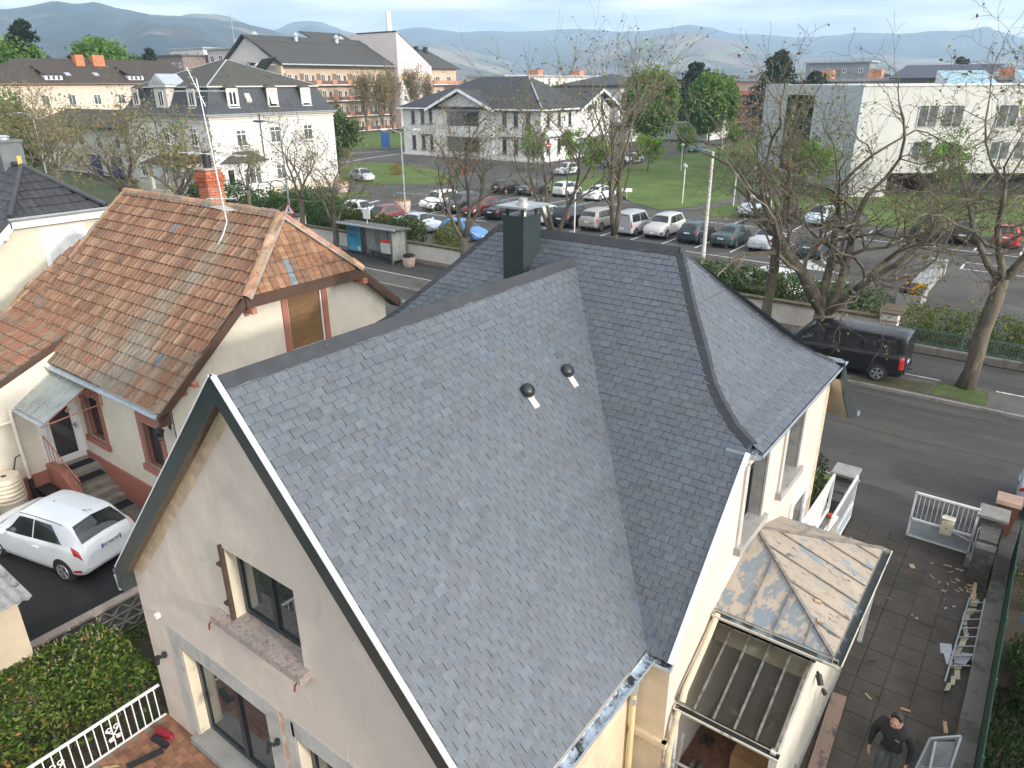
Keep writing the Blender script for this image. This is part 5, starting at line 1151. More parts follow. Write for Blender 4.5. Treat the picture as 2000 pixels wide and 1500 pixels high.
E0, E1, E2, E3 = (x0 - e, y0 - e, 7.45), (x1 + e, y0 - e, 7.45), (x1 + e, y1 + e, 7.45), (x0 - e, y1 + e, 7.45); Ra, Rb = (-82, 101, RZ_), (-72.3, 101, RZ_)
for q in ([E0, E1, Rb, Ra], [E1, E2, Rb], [E2, E3, Ra, Rb], [E3, E0, Ra]): mb.prism(q, (0, 0, .15))
mb.prism([(-87.4, y0 - 1.2, 7.2), (-80.2, y0 - 1.2, 10.25), (-80.2, 99, 10.25), (-87.4, 94.5, 7.2)], (0, 0, .15)); mb.prism([(-80.2, y0 - 1.2, 10.25), (-73.1, y0 - 1.2, 7.2), (-73.1, 94.5, 7.2), (-80.2, 99, 10.25)], (0, 0, .15))
mb.prism([(x1 + 1.2, 103.4, 7.1), (x1 + 1.2, 110.2, 10.1), (-76, 110.2, 10.1), (-76, 103.4, 7.1)], (0, 0, .15)); mb.prism([(x1 + 1.2, 110.2, 10.1), (x1 + 1.2, 116, 7.4), (-76, 116, 7.4), (-76, 110.2, 10.1)], (0, 0, .15))
dr_ = mb.build('roof', CHAR, DH)
for i, (bx, by) in enumerate((((x0 - e, y0 - e), (x1 + e, y0 - e)),)): pass
mb = MB(); yv = y0 - 1.22
for a, b in (((-87.4, yv, 7.25), (-80.2, yv, 10.3)), ((-73.0, yv, 7.25), (-80.2, yv, 10.3))): mb.beam(a, b, .08, .4)
xv = x1 + 1.22
for a, b in (((xv, 103.4, 7.15), (xv, 110.2, 10.15)), ((xv, 116, 7.45), (xv, 110.2, 10.15))): mb.beam(a, b, .08, .35)
mb.box(x1 + .2, x1 + 1.2, 112.4, 112.7, 8.6, 8.8); mb.beam((x0 - e, y0 - e - .02, 7.5), (-87, y0 - e - .02, 7.5), .06, .2); mb.beam((-73, y0 - e - .02, 7.5), (x1 + e, y0 - e - .02, 7.5), .06, .2); mb.beam((x1 + e + .02, y0 - e, 7.5), (x1 + e + .02, 103.6, 7.5), .06, .2)
mb.build('barge_board', WHITE_P, dr_)
mb = MB(); mb.beam((-73.0, 93.2, 7.45), (-76.2, 96.8, 9.4), .12, .1); mb.beam((x1 + .7, 103.4, 7.3), (-70.5, 105.2, 9.6), .12, .1); mb.beam(Vector(E1) + up * .2, Vector(Rb) + up * .2, .2, .15); mb.build('valley_flashing', ZINC, dr_)
GF = M('grey_window_frame', (.10, .11, .125), rough=.5); GS = M('grey_shutter', (.11, .12, .145), rough=.6)
def slot(c, ex, out, h_=2.0, w_=.8): return sw(DH, c, ex, out, w_, h_, frame=GF, glassm=GLASS, fr=.1, mull=0, sill=GF)
for u in (-91.2, -89.0, -87.1): slot((u, y0, 6.1), XA, (0, -1, 0)); slot((u, y0, 2.1), XA, (0, -1, 0), 2.2)
for u in (-71.8, -69.6, -67.3): slot((u, y0, 6.0), XA, (0, -1, 0)); slot((u, y0, 2.2), XA, (0, -1, 0), 2.2)
for v in (95.9, 98.9, 101.9): slot((x1, v, 6.0), YA_, XA); slot((x1, v, 2.2), YA_, XA, 2.2)
mb = MB()
for (a, b, z) in ((-89.6, -86.7, 7.15), (-72.5, -66.6, 7.05), (-89.6, -86.7, 3.25), (-72.5, -66.6, 3.35)): mb.box(a, b, y0 - .16, y0, z, z + .2)
for (a, b, z) in ((95.2, 102.6, 7.05), (95.2, 103.8, 3.4)): mb.box(x1, x1 + .16, a, b, z, z + .2)
mb.build('shutter_box', GF, DH)
for z0, z1 in ((4.95, 7.0), (1.0, 3.1)): 
    f = sw(DH, (-79.9, y0 - .3, (z0 + z1) / 2), XA, (0, -1, 0), 6.6, z1 - z0, frame=GF, mull=3, fr=.12)
    mb = MB(); mb.box(-83.1, -79.9, y0 - .40, y0 - .33, z0 + .1, z1 - .1); mb.build('shutter', GS, f)
    mb = MB(); mb.box(-83.4, -76.4, y0 - .5, y0 - .3, z1, z1 + .2); mb.build('shutter_box', GF, f)
for v, h_ in ((107.6, 1.2), (109.6, 1.6), (111.6, 1.2)): slot((x1 + .02, v, 7.7 if h_ > 1.5 else 7.5), YA_, XA, h_, .6)
mb = MB(); mb.box(x1, x1 + .1, 104.5, 114.4, 2.6, 3.0); mb.box(x1 - .02, x1 + .06, 104.8, 114, 0.3, 2.6); mb.build('portal', GF, DH)
# white modern building on the right
MD = thing('modern_white_building', 'white flat-roofed modern building with a tall dark recessed entrance on the right', 'building', (-16.4, 83.4, 0), rz=R(33.5))
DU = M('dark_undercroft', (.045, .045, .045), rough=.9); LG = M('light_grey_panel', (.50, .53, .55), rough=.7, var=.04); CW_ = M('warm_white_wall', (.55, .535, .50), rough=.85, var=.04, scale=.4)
mb = MB()
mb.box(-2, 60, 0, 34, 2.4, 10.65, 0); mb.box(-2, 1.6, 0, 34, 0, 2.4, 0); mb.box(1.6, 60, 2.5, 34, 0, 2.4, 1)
mb.box(-2.25, -2, 0, 14, 0, 10.7, 2); mb.box(-2.25, -2, 25, 36, 0, 10.9, 2); mb.box(-2.25, -2, 14, 25, 9.6, 10.8, 0); mb.box(-2.25, 0, 14, 25, 0, .4, 2)
mb.box(-2.1, 60, -.12, 34.1, 10.65, 10.80, 3)
mw = mb.build('wall', [CW_, DU, LG, WHITE_P], MD, world=False)
mb = MB(); mb.box(-2.2, -2.02, 14.1, 24.9, .4, 9.6, 0)
for k in range(1, 5): mb.box(-2.22, -2.0, 14 + k * 2.2 - .06, 14 + k * 2.2 + .06, .4, 9.6, 1)
for z in (3.4, 6.6): mb.box(-2.22, -2.0, 14.1, 24.9, z, z + .2, 1)
mb.build('entrance_glazing', [GLASS, ANTHRA], MD, world=False)
def mwin(x, z, w_, h_):
    mb = MB(); mb.box(x - w_ / 2, x + w_ / 2, -.04, .02, z - h_ / 2, z + h_ / 2, 0); 
    for s_ in (-1, 1): mb.box(x + s_ * w_ / 2 - .06, x + s_ * w_ / 2 + .06, -.06, .02, z - h_ / 2, z + h_ / 2, 1)
    mb.box(x - .05, x + .05, -.06, .02, z - h_ / 2, z + h_ / 2, 1); mb.box(x - w_ / 2, x + w_ / 2, -.10, .02, z - h_ / 2 - .08, z - h_ / 2, 1)
    mb.build('window', [CURT, M('pale_frame', (.45, .44, .42))], MD, world=False)
for x in (4.4, 6.8, 12.0, 14.4, 19.6, 22.0, 27.2): mwin(x, 7.85, 1.9, 1.95)
for x in (4.4, 6.8, 12.0, 14.4, 19.6): mwin(x, 4.6, 1.9, 1.6)
for x in (8, 16, 24, 34):
    mb = MB(); mb.prism([(x, 5, 10.8), (x + 5, 5, 10.8), (x + 5, 7.6, 12.0), (x, 7.6, 12.0)], (0, 0, .1), 0); mb.prism([(x, 7.6, 10.8), (x, 7.6, 12), (x, 5, 10.8)], (.15, 0, 0), 1); mb.prism([(x + 5, 7.6, 10.8), (x + 5, 7.6, 12), (x + 5, 5, 10.8)], (.15, 0, 0), 1)
    mb.build('roof_light', [M('skylight_glass', (.25, .38, .45), rough=.2), ZINC], MD, world=False)
# flat-roofed blocks further back: (name suffix, label, x0, x1, y0, y1, height, wall, roof, floors, face)
def block(label, x0, x1, y0, y1, h_, wm, rm, faces, floors, pitch=4., wsz=(1.4, 1.5), roofh=.5, extra=None):
    b = thing('apartment_block', label, 'building', ((x0 + x1) / 2, (y0 + y1) / 2, 0))
    mb = MB(); mb.box(x0, x1, y0, y1, 0, h_); mb.build('wall', wm, b)
    mb = MB(); mb.box(x0 - .6, x1 + .6, y0 - .6, y1 + .6, h_, h_ + roofh); ro = mb.build('roof', rm, b)
    for f in faces:
        a0, a1 = (x0, x1) if f in 'SN' else (y0, y1); n = int((a1 - a0) / pitch)
        for i in range(n):
            a = a0 + (i + .5) * (a1 - a0) / n
            for z in floors:
                if f == 'S': c, ex, o_ = (a, y0, z), XA, (0, -1, 0)
                else: c, ex, o_ = (x1, a, z), YA_, XA
                sw(b, c, ex, o_, wsz[0], wsz[1], glassm=CURT, fr=.12)
    return b, ro
PALE = M('pale_wall', (.66, .61, .54), rough=.9, var=.04); GREYF = M('flat_grey_roof', (.34, .36, .38), rough=.7); PINKB = M('dusty_pink_wall', (.50, .36, .31), rough=.9, var=.06); GREYW = M('grey_white_wall', (.55, .55, .54), rough=.9)
b, r_ = block('long cream flat-roofed block behind the white hipped house', -150, -136, 178, 262, 13.2, PALE, GREYF, 'E', (11.3, 8.2, 5.0), 4.2)
for v in (205, 230): mb = MB(); mb.box(-147, -143, v, v + 3, 13.6, 15.4); mb.build('chimney', BALC, r_)
b, r_ = block('grey-white block with a dark roof behind the left round tree', -112, -93, 168, 192, 10.2, GREYW, CHAR, 'S', (7.6, 4.2), 6, (1.2, 1.2), .6)
mb = MB(); mb.prism([(-112, 168, 10.8), (-93, 168, 10.8), (-102, 180, 13.5)], (0, .2, 0)); mb.prism([(-93, 168, 10.8), (-93, 192, 10.8), (-102, 180, 13.5)], (.2, 0, 0)); mb.build('roof', CHAR, b)
b, r_ = block('pink block with red balconies behind the dark pines', -96, -62, 192, 206, 11.4, PINKB, GREYF, 'S', (9.6, 6.6, 3.4), 4.5)
for z in (8.6, 5.6, 2.5): mb = MB(); mb.box(-84, -62, 190.3, 192, z - .3, z + .6); mb.build('balcony', M('red_balcony', (.50, .16, .12)), b)
b, r_ = block('long pink flat-roofed block behind the modern white building', -58, 30, 176, 190, 11.2, PINKB, GREYF, 'S', (9.4, 6.2), 4.5)
for x, w_ in ((-34, 17), (-13, 20)): mb = MB(); mb.prism([(x, 172, 11.6), (x + w_, 172, 11.6), (x + w_ + 2, 178, 14.0), (x + 2, 178, 14.0)], (0, 0, .15)); mb.build('solar_array', M('solar_panel', (.030, .032, .055), rough=.25, var=.25, scale=1.5, stretch=(6, 1, 1)), r_)
for x in (-50, -40, -16, 8): mb = MB(); mb.box(x, x + 2.6, 182, 184, 11.6, 13.6); mb.build('chimney', BALC, r_)
b, r_ = block('dark grey slab block far behind the bare trees on the right', -88, -66, 300, 312, 17.6, M('slate_grey_wall', (.20, .22, .24)), GREYF, 'S', (15, 11.5), 5)
b, r_ = block('far orange and cream block on the right skyline', -52, -30, 290, 302, 14.0, PEACH, GREYF, 'S', (11,), 4)
b, r_ = block('pink-grey flat-roofed office with a mast behind the mansard villa', -238, -214, 150, 166, 22.2, M('mauve_grey_wall', (.50, .44, .44), rough=.9), GREYF, 'S', (19.5, 16, 12.5), 4.2, (2.2, 1.9))
mb = MB(); mb.tube([(-225, 152, 22.5), (-225, 152, 33)], .12, 5); mb.build('mast', STEEL, r_); mb = MB(); mb.box(-228, -221, 154, 160, 22.6, 25.2); mb.build('plant_room', PINKW, r_)
b, r_ = block('dull brown block behind the left-hand conifers', -268, -240, 142, 156, 20.4, M('brownish_wall', (.22, .17, .15), var=.3, scale=1.), M('brown_flat_roof', (.12, .10, .09)), 'S', (17.6, 14.2), 3.6)
b, r_ = block('white box building on the left skyline', -330, -304, 190, 200, 26, WHITE_W, GREYF, 'S', (24,), 8)
b, r_ = block('low grey pavilion below the round trees', -76, -62, 150, 162, 3.2, GREYW, GREYF, 'S', (1.8,), 3.5, (1.6, 1.4), .3)
b, r_ = block('low garage block with a sloping grey roof beside the white hipped house', -86, -74, 134, 146, 3.0, GREYW, CHAR, 'S', (1.5,), 4, (2.0, 1.8), .4)
# unseen but real: houses on this side of the street, right of the picture, whose shade covers the drive
for i, (x0, x1, y0, y1, h_) in enumerate(((16.5, 27, 1, 13.5, 7.6), (36, 48, 2, 14, 7.6), (-4, 9, -26, -13, 6.5))):
    nb = thing('rendered_house', ('cream house with a grey hipped roof right of the driveway', 'second cream hipped house further right along the street', 'cream hipped house behind the garden of the slate house')[i], 'house', ((x0 + x1) / 2, (y0 + y1) / 2, 0))
    mb = MB(); mb.box(x0, x1, y0, y1, 0, h_ - 2.2); mb.build('wall', CREAMW, nb)
    mb = MB(); cx_ = (x0 + x1) / 2; a, b_, c_, d_ = (x0 - .4, y0 - .4, h_ - 2.3), (x1 + .4, y0 - .4, h_ - 2.3), (x1 + .4, y1 + .4, h_ - 2.3), (x0 - .4, y1 + .4, h_ - 2.3); t1, t2 = (cx_, y0 + 4, h_ + 1), (cx_, y1 - 4, h_ + 1)
    mb.poly([a, b_, t1]); mb.poly([b_, c_, t2, t1]); mb.poly([c_, d_, t2]); mb.poly([d_, a, t1, t2]); mb.build('roof', GREYR, nb)
    for v in (y0 + 3, y1 - 3):
        for z in (1.7, 4.4): sw(nb, (x0, v, z), YA_, (-1, 0, 0), 1.2, 1.4, glassm=CURT)

# ------------------------------------------------------------------ vehicles
PAINT = M('car_paint', (1, 1, 1), rough=.3, var=.02, objcol=True, spec=.4)
t_ = PAINT.node_tree; t_.nodes['Principled BSDF'].inputs['Coat Weight'].default_value = .25; t_.nodes['Principled BSDF'].inputs['Coat Roughness'].default_value = .05
CGLASS = M('car_glass', (.018, .022, .024), rough=.03, var=.3, spec=.9)
TRIM = M('black_trim', (.015, .015, .016), rough=.5); RIM = M('alloy_rim', (.42, .43, .44), rough=.35, metal=.6, var=.1)
REDL = M('tail_lamp', (.42, .018, .02), rough=.15); CLEAR = M('head_lamp', (.45, .47, .48), rough=.1, var=.3, scale=8); PLATE = M('plate_white', (.72, .72, .70), rough=.5); PBLUE = M('plate_blue', (.02, .08, .35))
PARTM = {'windscreen': CGLASS}
def interp(keys, x):
    if x <= keys[0][0]: return keys[0][1:]
    for i in range(len(keys) - 1):
        a, b = keys[i], keys[i + 1]
        if a[0] <= x <= b[0]:
            k = (x - a[0]) / (b[0] - a[0]); p = keys[max(0, i - 1)]; n = keys[min(len(keys) - 1, i + 2)]; o = []
            for j in range(1, len(a)):
                d0 = (b[j] - p[j]) / max(1e-6, b[0] - p[0]); d1 = (n[j] - a[j]) / max(1e-6, n[0] - a[0]); h = b[0] - a[0]
                sl = (b[j] - a[j]) / h
                if sl == 0: d0 = d1 = 0
                else: d0 = max(0, min(3, d0 / sl)) * sl; d1 = max(0, min(3, d1 / sl)) * sl
                k2, k3 = k * k, k * k * k
                o.append((2 * k3 - 3 * k2 + 1) * a[j] + (k3 - 2 * k2 + k) * h * d0 + (-2 * k3 + 3 * k2) * b[j] + (k3 - k2) * h * d1)
            return o
    return keys[-1][1:]
def make_car(name, keys, spec, label, loc, rz, group=None, cat='car'):
    """keys: (x, z bottom, z belt, z top, half width, half width at roof edge); spec: window and wheel positions"""
    L_ = keys[-1][0]
    def S(x, t, off=0):
        def base(x, t):
            zb, zl, zt, hw, ht = interp(keys, x)
            rp = [(0, hw * .88, zb), (.10, hw * .97, zb + .05), (.25, hw, zb + .35 * (zl - zb)), (.45, hw * .99, zb + .74 * (zl - zb)), (.55, hw * .965, zl - .02), (.60, hw * .94, zl), (.86, ht + .012, zt - .075), (.91, ht - .05, zt - .02), (1.0, 0, zt + .02)]
            y, z = interp(rp, t); return Vector((x, y, z))
        p = base(x, t)
        if off:
            e = .01; px = base(min(L_, x + e), t) - base(max(0, x - e), t); pt = base(x, min(1, t + e)) - base(x, max(0, t - e))
            n = px.cross(pt)
            if n.length > 1e-9:
                n.normalize()
                if n.dot(p - Vector((L_ / 2, 0, .6))) < 0: n = -n
                p = p + n * off
        return p
    root = thing(name, label, cat, loc, group, rz)
    xc = L_ / 2
    def put(p, s=1): return (p.x - xc, p.y * s, p.z)
    mb = MB(); xs = sorted(set([round(L_ * i / 44, 4) for i in range(45)] + [k[0] for k in keys])); ts = [0, .05, .1, .18, .25, .35, .45, .5, .55, .6, .66, .73, .8, .86, .89, .91, .955, 1.0]
    for s in (1, -1):
        G = [[put(S(x, t), s) for t in ts] for x in xs]; nn = len(ts)
        mb.add([p for r_ in G for p in r_], [(i * nn + j, (i + 1) * nn + j, (i + 1) * nn + j + 1, i * nn + j + 1)[::s] for i in range(len(xs) - 1) for j in range(nn - 1)])
    for x, fl in ((0, 1), (L_, -1)):
        ring = [put(S(x, t), 1) for t in ts] + [put(S(x, t), -1) for t in ts[::-1]][1:]; mb.poly(ring[::fl])
    ring = []
    for i in range(len(xs) - 1): mb.poly([put(S(xs[i], 0), 1), put(S(xs[i], 0), -1), put(S(xs[i + 1], 0), -1), put(S(xs[i + 1], 0), 1)])
    body = mb.build('body', PAINT, root, world=False, smooth=False); body.data.polygons.foreach_set('use_smooth', [True] * len(body.data.polygons)); body.data.set_sharp_from_angle(angle=R(50))
    def patch(nm, mat, regs, parent=root, off=.006, na=8, nb=6, sides=(1, -1), split=True, m2=None):
        o = None; mbs = MB()
        for s in sides:
            m_ = MB() if split else mbs
            for rg in regs:
                V = []
                for i in range(na + 1):
                    for j in range(nb + 1):
                        a, b = i / na, j / nb
                        (x00, t00), (x10, t10), (x11, t11), (x01, t01) = rg
                        x = (x00 * (1 - a) + x10 * a) * (1 - b) + (x01 * (1 - a) + x11 * a) * b; t = (t00 * (1 - a) + t10 * a) * (1 - b) + (t01 * (1 - a) + t11 * a) * b
                        V.append(put(S(x, t, off), s))
                m_.add(V, [(i * (nb + 1) + j, (i + 1) * (nb + 1) + j, (i + 1) * (nb + 1) + j + 1, i * (nb + 1) + j + 1)[::s] for i in range(na) for j in range(nb)])
            if split: o = m_.build(nm, mat, parent, world=False, smooth=True)
        if not split: o = mbs.build(nm, mat, parent, world=False, smooth=True)
        return o
    for nm, regs in spec['side']: patch(nm, CGLASS, regs)
    patch('windscreen', CGLASS, [spec['front']], split=False); patch('rear_window', CGLASS, [spec['rear']], split=False)
    if 'tail' in spec: patch('tail_light', REDL, spec['tail'], na=5, nb=5)
    if 'head' in spec: patch('headlight', CLEAR, spec['head'], na=5, nb=5)
    if 'roofline' in spec: patch('roof_strip', TRIM, [spec['roofline']], na=12, nb=1, off=.004)
    if 'dark' in spec: patch('bumper_trim', TRIM, spec['dark'], split=False)
    zb, zl, zt, hw, ht = interp(keys, L_ * .5); wr = spec.get('wr', .31)
    for x in spec['wheels']:
        for s in (1, -1):
            hwx = interp(keys, x)[3]
            mb = MB(); y = hwx * s
            for k in range(14):                                    # arch: a dark fan over the wheel
                a0, a1 = math.pi * (k / 14) * 1.16 - .25, math.pi * ((k + 1) / 14) * 1.16 - .25
                ra = wr * 1.17
                mb.poly([(x - xc, y + s * .004, wr), (x - xc + ra * math.cos(a0), y + s * .004, wr + ra * math.sin(a0)), (x - xc + ra * math.cos(a1), y + s * .004, wr + ra * math.sin(a1))][::s])
            mb.tube([(x - xc, y - s * .19, wr), (x - xc, y - s * .02, wr), (x - xc, y + s * .012, wr)], [wr, wr, wr * .90], 22)
            wh = mb.build('wheel', BLACKR, root, world=False)
            mb = MB(); r2 = wr * .66
            mb.tube([(x - xc, y + s * .0, wr), (x - xc, y + s * .013, wr)], r2, 22, m=1)
            for k in range(5):
                a = 2 * math.pi * k / 5 + .3; c = Vector((x - xc, y + s * .022, wr)); d = Vector((math.cos(a), 0, math.sin(a))); e = Vector((-math.sin(a), 0, math.cos(a)))
                for o_ in (-.1, .1): 
                    d2 = (d + e * o_ * 1.6).normalized(); mb.beam(c + d2 * r2 * .12, c + d2 * r2 * .95, r2 * .16, .018, up=(0, 1, 0))
            mb.tube([(x - xc + r2 * .97 * math.cos(t * .3), y + s * .02, wr + r2 * .97 * math.sin(t * .3)) for t in range(22)], r2 * .05, 5, cap=False)
            mb.tube([(x - xc, y + s * .01, wr), (x - xc, y + s * .03, wr)], r2 * .2, 10)
            mb.build('rim', [RIM, TRIM], wh, world=False)
    if 'mirror' in spec:
        mx_, mt = spec['mirror']
        for s in (1, -1):
            p = S(mx_, mt); mb = MB(); mb.sphere((p.x - xc, (p.y + .10) * s, p.z + .06), .06, .10, .075, n=10); mb.build('wing_mirror', PAINT, root, world=False, smooth=True)
    for x, z in ((0, spec['plate'][0]), (L_, spec['plate'][1])):
        px = spec.get('plx', -.012) if x == 0 else .012
        mb = MB(); mb.box(x - xc + px - .008, x - xc + px + .008, -.26, .26, z - .055, z + .055, 0); 
        for s in (-1, 1): mb.box(x - xc + px - .010, x - xc + px + .010, s * .26 - .035 if s > 0 else -.26, s * .26 if s > 0 else -.225, z - .055, z + .055, 1)
        mb.build('number_plate', [PLATE, PBLUE], root, world=False)
    if 'grille' in spec: patch('grille', TRIM, [spec['grille']], split=False, na=3, nb=4)
    if 'handle' in spec:
        for hx_ in spec['handle']:
            for s in (1, -1):
                p = S(hx_, .47, .018); q = S(hx_ + .2, .47, .018); mb = MB(); mb.beam(put(p, s), put(q, s), .03, .03); mb.build('door_handle', PAINT, root, world=False)
    return root, S
HATCH = [(0, .42, .66, .80, .70, .60), (.03, .34, .74, .96, .76, .62), (.12, .28, .90, 1.06, .82, .63), (.30, .24, .97, 1.24, .85, .62), (.55, .22, .97, 1.42, .86, .60), (.85, .20, .96, 1.475, .865, .60), (1.7, .19, .93, 1.49, .865, .61), (2.25, .19, .90, 1.44, .86, .60), (2.65, .19, .90, 1.22, .855, .62), (3.05, .19, .88, .98, .845, .70), (3.45, .20, .80, .88, .82, .68), (3.75, .22, .66, .74, .76, .60), (3.90, .28, .52, .60, .66, .50), (3.95, .36, .48, .54, .56, .42)]
HSP = dict(side=[('side_window', [[(.62, .635), (1.62, .62), (1.62, .845), (1.05, .84)], [(1.66, .62), (2.72, .615), (2.20, .84), (1.66, .845)]])], front=[(2.30, .925), (3.0, .88), (3.0, 1.0), (2.30, 1.0)], rear=[(.14, .90), (.50, .92), (.52, 1.0), (.14, 1.0)],
           tail=[[(.03, .52), (.20, .50), (.34, .66), (.12, .66)]], head=[[(3.45, .52), (3.86, .48), (3.82, .62), (3.35, .64)]], wheels=(.70, 3.19), wr=.30, plate=(.84, .40), plx=-.0, mirror=(2.62, .60), grille=[(3.88, .20), (3.945, .20), (3.945, .42), (3.88, .42)], handle=(1.45,), roofline=[(.7, .885), (2.25, .885), (2.25, .895), (.7, .895)])
def rearplate(z): return z
SEDAN = [(0, .40, .62, .70, .68, .55), (.05, .32, .80, .90, .80, .64), (.25, .26, .90, .97, .86, .66), (.75, .22, .92, 1.00, .88, .66), (1.05, .20, .92, 1.13, .885, .60), (1.45, .20, .92, 1.36, .885, .56), (1.9, .19, .91, 1.43, .885, .56), (2.5, .19, .89, 1.43, .885, .57), (2.85, .19, .88, 1.36, .88, .57), (3.35, .19, .87, .98, .87, .68), (3.9, .20, .80, .89, .85, .68), (4.3, .24, .66, .74, .78, .6), (4.47, .3, .55, .62, .68, .5), (4.5, .36, .5, .56, .6, .42)]
SSP = dict(side=[('side_window', [[(1.08, .625), (1.98, .62), (1.98, .835), (1.50, .82)], [(2.02, .62), (3.15, .615), (2.72, .835), (2.02, .835)]])], front=[(2.85, .925), (3.3, .88), (3.3, 1.0), (2.85, 1.0)], rear=[(.98, .90), (1.42, .92), (1.42, 1.0), (.98, 1.0)],
           tail=[[(.03, .50), (.22, .48), (.26, .60), (.05, .62)]], head=[[(3.95, .52), (4.42, .48), (4.36, .62), (3.85, .63)]], wheels=(.88, 3.55), wr=.31, plate=(.72, .42), mirror=(3.05, .60), grille=[(4.4, .22), (4.49, .22), (4.49, .45), (4.4, .45)], handle=(1.7, 2.6))
SUV = [(0, .48, .70, .84, .72, .62), (.04, .40, .84, 1.06, .82, .66), (.15, .34, 1.0, 1.20, .88, .66), (.40, .28, 1.08, 1.52, .91, .64), (.65, .26, 1.07, 1.64, .915, .63), (1.5, .25, 1.04, 1.68, .915, .64), (2.4, .25, 1.02, 1.66, .915, .64), (2.75, .25, 1.01, 1.58, .91, .64), (3.3, .25, 1.00, 1.12, .90, .72), (3.8, .26, .95, 1.03, .885, .72), (4.2, .30, .80, .90, .84, .66), (4.36, .38, .66, .76, .74, .56), (4.4, .45, .60, .66, .66, .5)]
USP = dict(side=[('side_window', [[(.50, .63), (1.75, .62), (1.75, .845), (.75, .84)], [(1.80, .62), (3.05, .615), (2.55, .84), (1.80, .845)]])], front=[(2.75, .92), (3.22, .88), (3.22, 1.0), (2.75, 1.0)], rear=[(.17, .90), (.42, .92), (.42, 1.0), (.17, 1.0)],
           tail=[[(.03, .50), (.20, .48), (.30, .66), (.12, .66)]], head=[[(3.9, .52), (4.3, .48), (4.25, .60), (3.85, .62)]], wheels=(.82, 3.5), wr=.35, plate=(.80, .52), mirror=(2.95, .60), grille=[(4.25, .15), (4.39, .15), (4.39, .48), (4.25, .48)], handle=(1.4, 2.3), dark=[[(.0, .0), (4.3, .0), (4.3, .12), (.0, .12)]])
KANG = [(0, .36, .95, 1.60, .80, .66), (.04, .28, 1.02, 1.74, .86, .68), (.2, .24, 1.04, 1.80, .89, .68), (.6, .2, 1.03, 1.83, .895, .68), (2.2, .2, 1.0, 1.83, .895, .68), (2.6, .2, .98, 1.74, .89, .66), (3.2, .2, .96, 1.14, .87, .72), (3.7, .24, .86, .98, .83, .68), (4.0, .3, .66, .78, .74, .6), (4.1, .4, .56, .64, .62, .5)]
KSP = dict(side=[('side_window', [[(.25, .63), (1.5, .62), (1.5, .83), (.30, .83)], [(1.56, .62), (3.0, .615), (2.45, .82), (1.56, .83)]])], front=[(2.6, .92), (3.15, .88), (3.15, 1.0), (2.6, 1.0)], rear=[(.02, .91), (.0, .91), (.0, 1.0), (.02, 1.0)],
           tail=[[(.0, .40), (.12, .40), (.10, .68), (.02, .68)]], head=[[(3.6, .52), (4.0, .48), (3.95, .62), (3.5, .64)]], wheels=(.72, 3.35), wr=.31, plate=(.62, .42), mirror=(2.9, .60), grille=[(3.95, .2), (4.09, .2), (4.09, .45), (3.95, .45)], handle=(1.2, 2.2))
BVAN = [(0, .42, 1.0, 1.55, .84, .72), (.05, .32, 1.10, 1.80, .92, .76), (.25, .28, 1.12, 1.88, .955, .78), (.8, .24, 1.12, 1.91, .96, .78), (3.2, .24, 1.08, 1.91, .96, .78), (3.7, .24, 1.06, 1.78, .955, .74), (4.35, .24, 1.04, 1.22, .93, .78), (4.75, .28, .90, 1.02, .86, .7), (5.0, .36, .66, .8, .76, .6), (5.06, .44, .6, .68, .68, .5)]
BSP = dict(side=[('side_window', [[(.30, .635), (1.55, .625), (1.55, .83), (.42, .83)]]), ('side_window', [[(1.65, .625), (2.95, .62), (2.95, .83), (1.65, .83)]]), ('side_window', [[(3.05, .62), (4.2, .615), (3.55, .82), (3.05, .83)]])], front=[(3.7, .92), (4.3, .88), (4.3, 1.0), (3.7, 1.0)], rear=[(.03, .90), (.12, .90), (.12, 1.0), (.03, 1.0)],
           tail=[[(.0, .28), (.16, .30), (.18, .60), (.03, .60)]], head=[[(4.5, .52), (4.98, .48), (4.9, .60), (4.45, .62)]], wheels=(.88, 3.95), wr=.34, plate=(.75, .45), mirror=(4.0, .60), grille=[(4.85, .2), (5.05, .2), (5.05, .45), (4.85, .45)], handle=(2.7, 3.2))
def flat_rear(root, S, z0, z1, w_, x=-.0, L_=4.1):                  # upright rear glass for boxy bodies
    pass
# the white hatchback in the neighbour's yard
fa = math.atan2(-.23, -.973)
fiesta, FS = make_car('hatchback', HATCH, HSP, 'clean white three-door hatchback parked by the granite steps in the yard', (-17.40 - .973 * 1.275, 5.79 - .23 * 1.275, 0), fa)
paint(fiesta, (.74, .77, .80))
def text_mesh(s, size, name='text', ext=.002):
    cu = bpy.data.curves.new(name, 'FONT'); cu.body = s; cu.size = size; cu.align_x = 'CENTER'; cu.align_y = 'CENTER'; cu.extrude = ext
    o = bpy.data.objects.new(name, cu); COL.objects.link(o); bpy.context.view_layer.update()
    me = bpy.data.meshes.new_from_object(o.evaluated_get(bpy.context.evaluated_depsgraph_get())); COL.objects.unlink(o); bpy.data.objects.remove(o); return me
def put_text(name, s, size, mat, parent, m4, ext=.002):
    me = text_mesh(s, size, name, ext); me.materials.clear(); me.materials.append(mat); o = bpy.data.objects.new(name, me); COL.objects.link(o); o.parent = parent; o.matrix_local = m4; return o
for ch_ in list(fiesta.children):                                  # the rear plate sits on the tailgate and carries its number
    if ch_.name.startswith('number_plate') and ch_.data.vertices[0].co.x < 0:
        c0_ = ch_
c0_.location = (.012, 0, 0); c0_.rotation_euler = (0, 0, 0)
for v_ in c0_.data.vertices: v_.co.x += -.035
put_text('lettering', 'AF 036 WF', .092, TRIM, c0_, Matrix.Translation((-1.975 - .036 - .010, 0, .838)) @ Matrix(((0, 0, -1, 0), (-1, 0, 0, 0), (0, 1, 0, 0), (0, 0, 0, 1))))
